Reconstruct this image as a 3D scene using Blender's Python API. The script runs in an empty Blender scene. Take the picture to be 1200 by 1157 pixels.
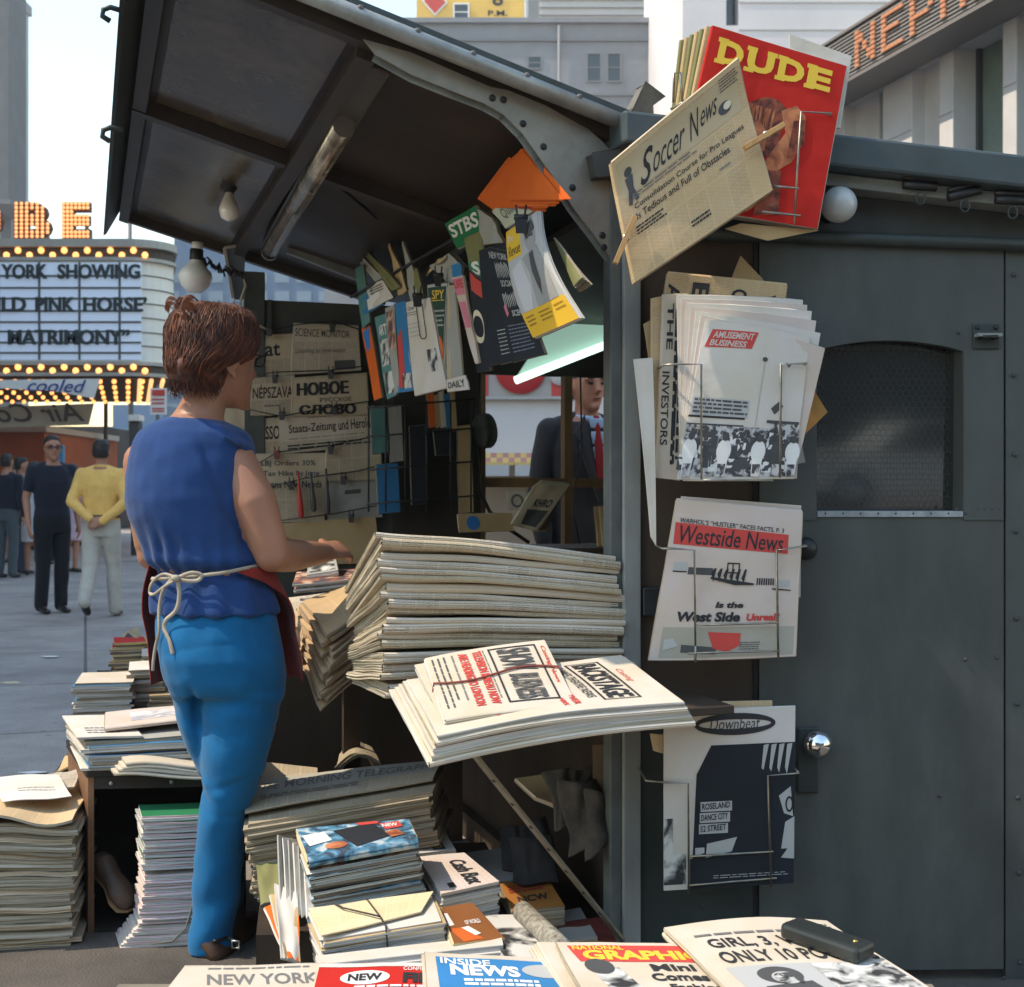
import bpy, bmesh, math, random
import numpy as np
from mathutils import Vector, Matrix, noise
from mathutils.geometry import tessellate_polygon
rnd = random.Random(7)
R = math.radians
SC = bpy.context.scene
COL = SC.collection

# ---------------------------------------------------------------- camera
F, CX, CY, EYE = 1500.0, 600.0, 578.5, 1.19
cam_d = bpy.data.cameras.new('camera')
cam_d.sensor_fit = 'HORIZONTAL'
cam_d.sensor_width = 36.0
cam_d.lens = 45.0
cam_d.clip_start = 0.05
cam_d.clip_end = 2000
cam_d.dof.use_dof = True
cam_d.dof.focus_distance = 3.0
cam_d.dof.aperture_fstop = 9.0
cam = bpy.data.objects.new('camera', cam_d)
cam.location = (0, 0, EYE)
cam.rotation_euler = (R(90), 0, 0)
COL.objects.link(cam)
SC.camera = cam

# ---------------------------------------------------------------- sky and sun
SUN_EL = 54.0
SUN_TO = Vector((0.97, 0.16, 0)).normalized()        # the way the light travels over the ground
w = bpy.data.worlds.new('World')
SC.world = w
w.use_nodes = True
nt = w.node_tree
nt.nodes.clear()
sky = nt.nodes.new('ShaderNodeTexSky')
sky.sky_type = 'NISHITA'
sky.sun_disc = False
sky.sun_elevation = R(SUN_EL)
sky.sun_rotation = math.atan2(-SUN_TO.x, -SUN_TO.y)
sky.air_density = 2.0
sky.dust_density = 0.5
sky.ozone_density = 1.6
bg = nt.nodes.new('ShaderNodeBackground')
bg.inputs['Strength'].default_value = 0.15
wo = nt.nodes.new('ShaderNodeOutputWorld')
nt.links.new(sky.outputs[0], bg.inputs['Color'])
nt.links.new(bg.outputs[0], wo.inputs['Surface'])
sd = bpy.data.lights.new('sun', 'SUN')
sd.energy = 2.6
sd.angle = R(0.6)
sd.color = (1.0, 0.86, 0.67)
sun = bpy.data.objects.new('sun', sd)
ld = Vector((SUN_TO.x * math.cos(R(SUN_EL)), SUN_TO.y * math.cos(R(SUN_EL)), -math.sin(R(SUN_EL))))
sun.rotation_euler = ld.to_track_quat('-Z', 'Y').to_euler()
sun.location = (-6, -3, 9)
COL.objects.link(sun)
SC.view_settings.view_transform = 'Standard'
SC.view_settings.look = 'None'
SC.view_settings.exposure = 1.1
SC.view_settings.gamma = 1.0
SC.cycles.use_denoising = True
SC.cycles.max_bounces = 8
SC.cycles.sample_clamp_indirect = 6.0

# ---------------------------------------------------------------- where a point of the place stands
def P(px, py, Y):
    return Vector(((px - CX) / F * Y, Y, EYE - (py - CY) / F * Y))
def G(px, py, z):
    return P(px, py, (EYE - z) * F / (py - CY))
YAW = R(18.43)
P0 = Vector((0.28, 3.10, 0))
K = Matrix.Translation(P0) @ Matrix.Rotation(YAW, 4, 'Z')    # the kiosk's own axes: x into it, y along its open front
KI = K.inverted()
CAML = KI @ Vector((0, 0, EYE))
KN = K @ Matrix.Rotation(R(-17.0), 4, 'Z')                   # the near side wall stands a little out of square
KNI = KN.inverted()
def KW(px, py, t):          # point in the near wall's own axes, on its plane y = t
    o = KNI @ Vector((0, 0, EYE)); r = KNI.to_3x3() @ Vector(((px - CX) / F, 1, -(py - CY) / F))
    return o + r * ((t - o.y) / r.y)
def ray(px, py):
    return KI.to_3x3() @ Vector(((px - CX) / F, 1, -(py - CY) / F))
def KT(px, py, t):          # kiosk point on the plane y = t
    r = ray(px, py); k = (t - CAML.y) / r.y
    return CAML + r * k
def KD(px, py, d):          # kiosk point on the plane x = d
    r = ray(px, py); k = (d - CAML.x) / r.x
    return CAML + r * k

# ---------------------------------------------------------------- objects
def wm(o):
    m = o.matrix_basis.copy()
    while o.parent:
        o = o.parent
        m = o.matrix_basis @ m
    return m
def tag(o, label=None, cat=None, group=None, kind=None):
    if label: o['label'] = label
    if cat: o['category'] = cat
    if group: o['group'] = group
    if kind: o['kind'] = kind
    return o
def empty(name, loc, rotz=0, label=None, cat=None, group=None):
    o = bpy.data.objects.new(name, None)
    o.empty_display_size = 0.1
    o.location = loc
    o.rotation_euler = (0, 0, rotz)
    COL.objects.link(o)
    o.matrix_basis = Matrix.Translation(Vector(loc)) @ Matrix.Rotation(rotz, 4, 'Z')
    return tag(o, label, cat, group)
def copy_tree(o, M, parent=None):           # a thing moved by M, with copies of its parts and their sub-parts
    c = o.copy()
    COL.objects.link(c)
    if parent is None:
        c.matrix_basis = M @ o.matrix_basis
    else:
        c.parent = parent
    for ch in list(o.children):
        copy_tree(ch, M, c)
    return c

# ---------------------------------------------------------------- materials
MATS = {}
def mat(name, col, rough=0.6, metal=0.0, var=0.0, vs=6.0, bump=0.0, bs=60.0, spec=0.4, col2=None, stretch=None,
        emit=None, es=1.0, dirt_sheen=0.0, dcol=(0.03, 0.025, 0.02), coat=0.0, trans=0.0, sheen=0.0, alpha=1.0):
    if name in MATS: return MATS[name]
    m = bpy.data.materials.new(name)
    m.use_nodes = True
    t = m.node_tree
    b = t.nodes['Principled BSDF']
    b.inputs['Base Color'].default_value = (*col, 1)
    b.inputs['Roughness'].default_value = rough
    b.inputs['Metallic'].default_value = metal
    b.inputs['Specular IOR Level'].default_value = spec
    b.inputs['Coat Weight'].default_value = coat
    b.inputs['Transmission Weight'].default_value = trans
    b.inputs['Sheen Weight'].default_value = sheen
    b.inputs['Alpha'].default_value = alpha
    L = t.links.new
    tc = t.nodes.new('ShaderNodeTexCoord')
    mp = t.nodes.new('ShaderNodeMapping')
    if stretch: mp.inputs['Scale'].default_value = stretch
    L(tc.outputs['Object'], mp.inputs['Vector'])
    if var > 0 or col2:
        n = t.nodes.new('ShaderNodeTexNoise')
        n.inputs['Scale'].default_value = vs
        n.inputs['Detail'].default_value = 6
        n.inputs['Roughness'].default_value = 0.65
        L(mp.outputs[0], n.inputs['Vector'])
        r = t.nodes.new('ShaderNodeValToRGB')
        r.color_ramp.elements[0].position = 0.32
        r.color_ramp.elements[1].position = 0.68
        c2 = col2 or tuple(c * (1 + var) for c in col)
        c1 = col if col2 else tuple(c * (1 - var) for c in col)
        r.color_ramp.elements[0].color = (*c1, 1)
        r.color_ramp.elements[1].color = (*c2, 1)
        L(n.outputs['Fac'], r.inputs['Fac'])
        out = r.outputs['Color']
        if dirt_sheen > 0:
            n2 = t.nodes.new('ShaderNodeTexNoise')
            n2.inputs['Scale'].default_value = vs * 0.45
            n2.inputs['Detail'].default_value = 9
            n2.inputs['Roughness'].default_value = 0.75
            L(mp.outputs[0], n2.inputs['Vector'])
            r2 = t.nodes.new('ShaderNodeValToRGB')
            r2.color_ramp.elements[0].position = 0.5
            r2.color_ramp.elements[1].position = 0.75
            r2.color_ramp.elements[0].color = (0, 0, 0, 1)
            r2.color_ramp.elements[1].color = (dirt_sheen, dirt_sheen, dirt_sheen, 1)
            L(n2.outputs['Fac'], r2.inputs['Fac'])
            mx = t.nodes.new('ShaderNodeMixRGB')
            L(r2.outputs['Color'], mx.inputs['Fac'])
            L(out, mx.inputs['Color1'])
            mx.inputs['Color2'].default_value = (*dcol, 1)
            out = mx.outputs['Color']
        L(out, b.inputs['Base Color'])
        mr = t.nodes.new('ShaderNodeMapRange')
        mr.inputs['To Min'].default_value = max(0.03, rough - 0.12)
        mr.inputs['To Max'].default_value = min(1, rough + 0.12)
        L(n.outputs['Fac'], mr.inputs['Value'])
        L(mr.outputs[0], b.inputs['Roughness'])
    if bump > 0:
        n3 = t.nodes.new('ShaderNodeTexNoise')
        n3.inputs['Scale'].default_value = bs
        n3.inputs['Detail'].default_value = 5
        L(mp.outputs[0], n3.inputs['Vector'])
        bp = t.nodes.new('ShaderNodeBump')
        bp.inputs['Strength'].default_value = bump
        bp.inputs['Distance'].default_value = 0.01
        L(n3.outputs['Fac'], bp.inputs['Height'])
        L(bp.outputs[0], b.inputs['Normal'])
    if emit:
        b.inputs['Emission Color'].default_value = (*emit, 1)
        b.inputs['Emission Strength'].default_value = es
    MATS[name] = m
    return m
def paper_mat(name, col, text=0.0, ink=(0.09, 0.085, 0.08), cols=0.055, line=0.0042, yellow=0.15):
    """printed paper: columns of small grey words over the page's own uv, measured in metres"""
    if name in MATS: return MATS[name]
    m = bpy.data.materials.new(name)
    m.use_nodes = True
    t = m.node_tree
    b = t.nodes['Principled BSDF']
    b.inputs['Roughness'].default_value = 0.85
    b.inputs['Specular IOR Level'].default_value = 0.2
    L = t.links.new
    uv = t.nodes.new('ShaderNodeTexCoord')
    n = t.nodes.new('ShaderNodeTexNoise')
    n.inputs['Scale'].default_value = 7
    n.inputs['Detail'].default_value = 5
    L(uv.outputs['Object'], n.inputs['Vector'])
    r = t.nodes.new('ShaderNodeValToRGB')
    r.color_ramp.elements[0].position = 0.3
    r.color_ramp.elements[1].position = 0.7
    r.color_ramp.elements[0].color = (col[0] * 0.9, col[1] * (0.9 - yellow * 0.2), col[2] * (0.9 - yellow), 1)
    r.color_ramp.elements[1].color = (*col, 1)
    L(n.outputs['Fac'], r.inputs['Fac'])
    out = r.outputs['Color']
    if text > 0:
        br = t.nodes.new('ShaderNodeTexBrick')
        br.offset = 0.37
        br.inputs['Color1'].default_value = (1, 1, 1, 1)
        br.inputs['Color2'].default_value = (0.55, 0.55, 0.55, 1)
        br.inputs['Mortar'].default_value = (0, 0, 0, 1)
        br.inputs['Scale'].default_value = 1.0
        br.inputs['Mortar Size'].default_value = line * 0.27
        br.inputs['Mortar Smooth'].default_value = 0.1
        br.inputs['Brick Width'].default_value = line * 3.4
        br.inputs['Row Height'].default_value = line
        L(uv.outputs['UV'], br.inputs['Vector'])
        cb = t.nodes.new('ShaderNodeTexBrick')
        cb.offset = 0.0
        cb.inputs['Color1'].default_value = (1, 1, 1, 1)
        cb.inputs['Color2'].default_value = (0.25, 0.25, 0.25, 1)
        cb.inputs['Mortar'].default_value = (0, 0, 0, 1)
        cb.inputs['Scale'].default_value = 1.0
        cb.inputs['Mortar Size'].default_value = 0.0022
        cb.inputs['Brick Width'].default_value = cols
        cb.inputs['Row Height'].default_value = cols * 1.7
        L(uv.outputs['UV'], cb.inputs['Vector'])
        m1 = t.nodes.new('ShaderNodeMath'); m1.operation = 'MULTIPLY'
        L(br.outputs['Color'], m1.inputs[0]); L(cb.outputs['Color'], m1.inputs[1])
        m2 = t.nodes.new('ShaderNodeMath'); m2.operation = 'MULTIPLY'
        L(m1.outputs[0], m2.inputs[0]); m2.inputs[1].default_value = text
        mx = t.nodes.new('ShaderNodeMixRGB')
        L(m2.outputs[0], mx.inputs['Fac'])
        L(out, mx.inputs['Color1'])
        mx.inputs['Color2'].default_value = (*ink, 1)
        out = mx.outputs['Color']
    L(out, b.inputs['Base Color'])
    n3 = t.nodes.new('ShaderNodeTexNoise')
    n3.inputs['Scale'].default_value = 16
    n3.inputs['Detail'].default_value = 3
    L(uv.outputs['Object'], n3.inputs['Vector'])
    bp = t.nodes.new('ShaderNodeBump')
    bp.inputs['Strength'].default_value = 0.25
    bp.inputs['Distance'].default_value = 0.012
    L(n3.outputs['Fac'], bp.inputs['Height'])
    L(bp.outputs[0], b.inputs['Normal'])
    MATS[name] = m
    return m
def edge_mat(name, ca, cb, sv=420.0, su=3.0, cc=None):
    """page edges: fine irregular stripes over uv (along the edge, up the edge), both in metres"""
    if name in MATS: return MATS[name]
    m = bpy.data.materials.new(name)
    m.use_nodes = True
    t = m.node_tree
    b = t.nodes['Principled BSDF']
    b.inputs['Roughness'].default_value = 0.9
    b.inputs['Specular IOR Level'].default_value = 0.15
    L = t.links.new
    uv = t.nodes.new('ShaderNodeTexCoord')
    mp = t.nodes.new('ShaderNodeMapping')
    mp.inputs['Scale'].default_value = (su, sv, 1)
    L(uv.outputs['UV'], mp.inputs['Vector'])
    n = t.nodes.new('ShaderNodeTexNoise')
    n.inputs['Scale'].default_value = 1.0
    n.inputs['Detail'].default_value = 4
    n.inputs['Roughness'].default_value = 0.7
    L(mp.outputs[0], n.inputs['Vector'])
    r = t.nodes.new('ShaderNodeValToRGB')
    r.color_ramp.elements[0].position = 0.36
    r.color_ramp.elements[1].position = 0.6
    r.color_ramp.elements[0].color = (*ca, 1)
    r.color_ramp.elements[1].color = (*cb, 1)
    if cc:
        e = r.color_ramp.elements.new(0.68)
        e.color = (*cc, 1)
        e2 = r.color_ramp.elements.new(0.72)
        e2.color = (*cb, 1)
    L(n.outputs['Fac'], r.inputs['Fac'])
    L(r.outputs['Color'], b.inputs['Base Color'])
    bp = t.nodes.new('ShaderNodeBump')
    bp.inputs['Strength'].default_value = 0.5
    bp.inputs['Distance'].default_value = 0.003
    L(n.outputs['Fac'], bp.inputs['Height'])
    L(bp.outputs[0], b.inputs['Normal'])
    MATS[name] = m
    return m
def photo_mat(name, dark=(0.03, 0.03, 0.03), light=(0.6, 0.59, 0.56), scale=22.0, lo=0.42, hi=0.6, mid=None):
    """a printed press picture: blotches of grey"""
    if name in MATS: return MATS[name]
    m = bpy.data.materials.new(name)
    m.use_nodes = True
    t = m.node_tree
    b = t.nodes['Principled BSDF']
    b.inputs['Roughness'].default_value = 0.7
    L = t.links.new
    uv = t.nodes.new('ShaderNodeTexCoord')
    n = t.nodes.new('ShaderNodeTexNoise')
    n.inputs['Scale'].default_value = scale
    n.inputs['Detail'].default_value = 5
    n.inputs['Distortion'].default_value = 0.6
    L(uv.outputs['Object'], n.inputs['Vector'])
    r = t.nodes.new('ShaderNodeValToRGB')
    r.color_ramp.elements[0].position = lo
    r.color_ramp.elements[1].position = hi
    r.color_ramp.elements[0].color = (*dark, 1)
    r.color_ramp.elements[1].color = (*light, 1)
    if mid:
        e = r.color_ramp.elements.new((lo + hi) / 2)
        e.color = (*mid, 1)
    L(n.outputs['Fac'], r.inputs['Fac'])
    L(r.outputs['Color'], b.inputs['Base Color'])
    MATS[name] = m
    return m

# ---------------------------------------------------------------- mesh builder (points in world space, or in M's space)
class MB:
    def __init__(s, m=None, M=None):
        s.v = []; s.f = []; s.mi = []; s.uv = []; s.sm = []
        s.mats = []; s.cur = 0; s.M = M; s.smooth = False
        if m: s.use(m)
    def use(s, m):
        if m not in s.mats: s.mats.append(m)
        s.cur = s.mats.index(m)
        return s
    def add(s, vs, fs, uvs=None, smooth=None):
        o = len(s.v)
        for p in vs:
            p = Vector(p)
            s.v.append(s.M @ p if s.M else p)
        for i, f in enumerate(fs):
            s.f.append([o + k for k in f])
            s.mi.append(s.cur)
            s.uv.append(uvs[i] if uvs else None)
            s.sm.append(s.smooth if smooth is None else smooth)
        return s
    def box(s, x0, x1, y0, y1, z0, z1):
        vs = [(x, y, z) for z in (z0, z1) for y in (y0, y1) for x in (x0, x1)]
        return s.add(vs, [(0, 2, 3, 1), (4, 5, 7, 6), (0, 1, 5, 4), (2, 6, 7, 3), (0, 4, 6, 2), (1, 3, 7, 5)])
    def bar(s, p, q, wd, ht, up=(0, 0, 1), ext=0.0):
        p = Vector(p); q = Vector(q); d = (q - p).normalized()
        p = p - d * ext; q = q + d * ext
        a = d.cross(Vector(up))
        if a.length < 1e-4: a = d.cross(Vector((1, 0, 0)))
        a = a.normalized() * wd / 2
        b = a.cross(d).normalized() * ht / 2
        vs = [p - a - b, p + a - b, p + a + b, p - a + b, q - a - b, q + a - b, q + a + b, q - a + b]
        return s.add(vs, [(0, 1, 2, 3), (7, 6, 5, 4), (0, 4, 5, 1), (1, 5, 6, 2), (2, 6, 7, 3), (3, 7, 4, 0)])
    def tube(s, pts, r, n=8, caps=True, closed=False):
        pts = [Vector(p) for p in pts]
        m = len(pts)
        rr = r if isinstance(r, (list, tuple)) else [r] * m
        vs = []; pa = None
        for i in range(m):
            if closed: d = pts[(i + 1) % m] - pts[i - 1]
            else: d = pts[min(i + 1, m - 1)] - pts[max(i - 1, 0)]
            if d.length < 1e-9: d = Vector((0, 0, 1))
            d.normalize()
            if pa is None:
                pa = d.orthogonal().normalized()
            else:
                pa = pa - d * pa.dot(d)
                pa = pa.normalized() if pa.length > 1e-6 else d.orthogonal().normalized()
            pb = d.cross(pa)
            for k in range(n):
                a = 2 * math.pi * k / n
                vs.append(pts[i] + (pa * math.cos(a) + pb * math.sin(a)) * rr[i])
        fs = []
        for i in range(m if closed else m - 1):
            j = (i + 1) % m
            for k in range(n):
                k2 = (k + 1) % n
                fs.append((i * n + k, i * n + k2, j * n + k2, j * n + k))
        s.add(vs, fs, smooth=True)
        if caps and not closed:
            o = len(s.v) - m * n
            s.f.append([o + k for k in range(n)][::-1]); s.mi.append(s.cur); s.uv.append(None); s.sm.append(False)
            s.f.append([o + (m - 1) * n + k for k in range(n)]); s.mi.append(s.cur); s.uv.append(None); s.sm.append(False)
        return s
    def lathe(s, prof, o=(0, 0, 0), axis=(0, 0, 1), n=20):
        q = Vector(axis).normalized().to_track_quat('Z', 'Y').to_matrix()
        o = Vector(o); vs = []
        for r, z in prof:
            for k in range(n):
                a = 2 * math.pi * k / n
                vs.append(o + q @ Vector((r * math.cos(a), r * math.sin(a), z)))
        fs = [(i * n + k, i * n + (k + 1) % n, (i + 1) * n + (k + 1) % n, (i + 1) * n + k) for i in range(len(prof) - 1) for k in range(n)]
        return s.add(vs, fs, smooth=True)
    def ball(s, c, r, sc=(1, 1, 1), nu=16, nv=10):
        c = Vector(c); vs = []; fs = []
        for i in range(nv + 1):
            th = math.pi * i / nv
            for k in range(nu):
                a = 2 * math.pi * k / nu
                vs.append(c + Vector((r * sc[0] * math.sin(th) * math.cos(a), r * sc[1] * math.sin(th) * math.sin(a), r * sc[2] * math.cos(th))))
        for i in range(nv):
            for k in range(nu):
                fs.append((i * nu + k, (i + 1) * nu + k, (i + 1) * nu + (k + 1) % nu, i * nu + (k + 1) % nu))
        return s.add(vs, fs, smooth=True)
    def prism(s, poly, off):
        """a flat outline (list of points) given thickness by the vector off"""
        poly = [Vector(p) for p in poly]; off = Vector(off); n = len(poly)
        vs = poly + [p + off for p in poly]
        tris = tessellate_polygon([poly])
        fs = [tuple(t) for t in tris] + [tuple(i + n for i in t[::-1]) for t in tris]
        fs += [(i, (i + 1) % n, (i + 1) % n + n, i + n) for i in range(n)]
        return s.add(vs, fs)
    def grid(s, fn, nu, nv, uvf=None, smooth=True, flip=False):
        vs = [fn(i / nu, j / nv) for j in range(nv + 1) for i in range(nu + 1)]
        fs = []; uvs = []
        for j in range(nv):
            for i in range(nu):
                q = (j * (nu + 1) + i, j * (nu + 1) + i + 1, (j + 1) * (nu + 1) + i + 1, (j + 1) * (nu + 1) + i)
                u = [(i / nu, j / nv), ((i + 1) / nu, j / nv), ((i + 1) / nu, (j + 1) / nv), (i / nu, (j + 1) / nv)]
                if flip: q = q[::-1]; u = u[::-1]
                fs.append(q); uvs.append([uvf(*x) for x in u] if uvf else None)
        return s.add(vs, fs, uvs, smooth)
    def loft(s, rings, n=20, caps=True, pw=2.0):
        """rings: (centre, half axis a, half axis b)"""
        vs = []
        for c, a, b in rings:
            c = Vector(c); a = Vector(a); b = Vector(b)
            for k in range(n):
                t = 2 * math.pi * k / n
                ct, st = math.cos(t), math.sin(t)
                x = math.copysign(abs(ct) ** (2 / pw), ct); y = math.copysign(abs(st) ** (2 / pw), st)
                vs.append(c + a * x + b * y)
        m = len(rings)
        fs = [(i * n + k, i * n + (k + 1) % n, (i + 1) * n + (k + 1) % n, (i + 1) * n + k) for i in range(m - 1) for k in range(n)]
        if caps:
            fs.append(tuple(range(n))[::-1]); fs.append(tuple((m - 1) * n + k for k in range(n)))
        return s.add(vs, fs, smooth=True)
    def mesh(s, name, inv=None):
        me = bpy.data.meshes.new(name)
        vs = [inv @ p for p in s.v] if inv else s.v
        me.from_pydata([tuple(p) for p in vs], [], s.f)
        for m in s.mats: me.materials.append(m)
        me.polygons.foreach_set('material_index', s.mi)
        me.polygons.foreach_set('use_smooth', s.sm)
        if any(u for u in s.uv):
            ul = me.uv_layers.new(name='UVMap')
            arr = []
            for f, u in zip(s.f, s.uv):
                arr.extend(u if u else [(0, 0)] * len(f))
            ul.data.foreach_set('uv', [c for p in arr for c in p])
        me.update()
        return me
    def build(s, name, parent=None, label=None, cat=None, group=None, kind=None, bevel=0, origin=None):
        if parent is not None:
            o = bpy.data.objects.new(name, s.mesh(name, wm(parent).inverted()))
            o.parent = parent
        else:
            if origin is None:
                xs = [p.x for p in s.v]; ys = [p.y for p in s.v]; zs = [p.z for p in s.v]
                origin = Vector(((min(xs) + max(xs)) / 2, (min(ys) + max(ys)) / 2, min(zs)))
            T = Matrix.Translation(origin)
            o = bpy.data.objects.new(name, s.mesh(name, T.inverted()))
            o.matrix_basis = T
        COL.objects.link(o)
        if bevel:
            bv = o.modifiers.new('bevel', 'BEVEL')
            bv.width = bevel; bv.segments = 2; bv.limit_method = 'ANGLE'; bv.angle_limit = R(40)
        return tag(o, label, cat, group, kind)

# ---------------------------------------------------------------- lettering
_TX = {}
def text2d(st, bold=0.0, shear=0.0):
    key = (st, bold, shear)
    if key in _TX: return _TX[key]
    c = bpy.data.curves.new('lettering', 'FONT')
    c.body = st; c.size = 1.0; c.offset = bold; c.shear = shear; c.resolution_u = 3
    o = bpy.data.objects.new('lettering', c)
    COL.objects.link(o)
    dg = bpy.context.evaluated_depsgraph_get()
    me = bpy.data.meshes.new_from_object(o.evaluated_get(dg))
    vs = [(p.co.x, p.co.y) for p in me.vertices]
    fs = [tuple(p.vertices) for p in me.polygons]
    bpy.data.objects.remove(o); bpy.data.curves.remove(c); bpy.data.meshes.remove(me)
    x0 = min(p[0] for p in vs); x1 = max(p[0] for p in vs); y0 = min(p[1] for p in vs); y1 = max(p[1] for p in vs)
    vs = [((x - x0) / (x1 - x0), (y - y0) / max(1e-6, y1 - y0)) for x, y in vs]
    # split long triangles a little so that lettering follows a curved page
    _TX[key] = (vs, fs)
    return _TX[key]
def heavy(p, st, u0, v0, u1, v1, m, l=2, bold=0.02, du=0.006, **k):
    for i, s_ in enumerate((-1, 0, 1)): p.text(st, u0 + du * s_, v0, u1 + du * s_, v1, m, l + 0.25 * i, bold=bold, **k)
class Print:
    """marks printed on a surface S(u, v, h); u to the right, v down, h off the page"""
    def __init__(s, S):
        s.S = S; s.mb = MB(); s.step = 0.0008
    def _h(s, l): return s.step * l
    def rect(s, u0, v0, u1, v1, m, l=1, nu=5, nv=5):
        s.mb.use(m)
        s.mb.grid(lambda a, b: s.S(u0 + (u1 - u0) * a, v1 + (v0 - v1) * b, s._h(l)), nu, nv,
                  uvf=lambda a, b: (a * abs(u1 - u0), b * abs(v1 - v0)))
        return s
    def poly(s, pts, m, l=1):
        s.mb.use(m)
        tr = tessellate_polygon([[Vector((a, b, 0)) for a, b in pts]])
        s._tris([[pts[i] for i in t] for t in tr], l)
        return s
    def _tris(s, tris, l, lim=0.07):
        if max(abs(c) for t in tris for p in t for c in p) > 1.6: lim = 1e9
        """triangles in page coordinates, cut small enough to follow the page"""
        out = []
        st = [(t, 0) for t in tris]
        while st:
            t, d = st.pop()
            e = [((t[i][0] - t[(i + 1) % 3][0]) ** 2 + (t[i][1] - t[(i + 1) % 3][1]) ** 2, i) for i in range(3)]
            L2, i = max(e)
            if L2 > lim * lim and d < 9:
                a, b, c = t[i], t[(i + 1) % 3], t[(i + 2) % 3]
                m = ((a[0] + b[0]) / 2, (a[1] + b[1]) / 2)
                st += [((a, m, c), d + 1), ((m, b, c), d + 1)]
            else: out.append(t)
        vs = [s.S(p[0], p[1], s._h(l)) for t in out for p in t]
        s.mb.add(vs, [(3 * k, 3 * k + 1, 3 * k + 2) for k in range(len(out))])
    def ell(s, cu, cv, ru, rv, m, l=1, n=24, rot=0.0):
        pts = []
        for k in range(n):
            a = 2 * math.pi * k / n
            x, y = ru * math.cos(a), rv * math.sin(a)
            pts.append((cu + x * math.cos(rot) - y * math.sin(rot), cv + x * math.sin(rot) + y * math.cos(rot)))
        return s.poly(pts, m, l)
    def ring(s, cu, cv, ru, rv, wd, m, l=1, n=28):
        s.mb.use(m)
        vs = []; fs = []
        for k in range(n):
            a = 2 * math.pi * k / n
            vs.append(s.S(cu + ru * math.cos(a), cv + rv * math.sin(a), s._h(l)))
            vs.append(s.S(cu + (ru - wd) * math.cos(a), cv + (rv - wd) * math.sin(a), s._h(l)))
        fs = [(2 * k, 2 * k + 1, (2 * k + 3) % (2 * n), (2 * k + 2) % (2 * n)) for k in range(n)]
        s.mb.add(vs, fs)
        return s
    def frame(s, u0, v0, u1, v1, wd, m, l=1):
        s.rect(u0, v0, u1, v0 + wd, m, l); s.rect(u0, v1 - wd, u1, v1, m, l)
        s.rect(u0, v0 + wd, u0 + wd, v1 - wd, m, l); s.rect(u1 - wd, v0 + wd, u1, v1 - wd, m, l)
        return s
    def text(s, st, u0, v0, u1, v1, m, l=2, bold=0.0, shear=0.0, slope=0.0, rot=0, mirror=False):
        """the word fills the box; slope lowers its right end; rot 90 reads downwards"""
        vs, fs = text2d(st, bold, shear)
        s.mb.use(m)
        out = []; uvp = []
        for x, y in vs:
            if mirror: x = 1 - x
            if rot == 90: a, b = y, 1 - x
            elif rot == -90: a, b = 1 - y, x
            else: a, b = x, y
            uvp.append((u0 + (u1 - u0) * a, v1 + (v0 - v1) * b + slope * a))
        tris = [[uvp[f[0]], uvp[f[i]], uvp[f[i + 1]]] for f in fs for i in range(1, len(f) - 1)]
        if max(abs(u1 - u0), abs(v1 - v0)) <= 1.5: s._tris(tris, l, 0.12)
        else: s.mb.add([s.S(q[0], q[1], s._h(l)) for q in uvp], [f[::-1] if mirror else f for f in fs])
        return s
    def lines(s, u0, v0, u1, v1, n, m, l=1, seed=1, fill=0.55, ragged=0.15, vert=False):
        rr = random.Random(seed)
        s.mb.use(m)
        for i in range(n):
            a = v0 + (v1 - v0) * i / n; b = a + (v1 - v0) / n * fill
            x = u0; end = u1 - (u1 - u0) * ragged * rr.random()
            while x < end - 0.01:
                wl = (u1 - u0) * (0.05 + 0.13 * rr.random())
                x2 = min(x + wl, end)
                if vert: q = [s.S(a, x, s._h(l)), s.S(b, x, s._h(l)), s.S(b, x2, s._h(l)), s.S(a, x2, s._h(l))]
                else: q = [s.S(x, b, s._h(l)), s.S(x2, b, s._h(l)), s.S(x2, a, s._h(l)), s.S(x, a, s._h(l))]
                s.mb.add(q, [(0, 1, 2, 3)])
                x = x2 + (u1 - u0) * 0.022
        return s
    def build(s, name, parent):
        return s.mb.build(name, parent)

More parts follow.
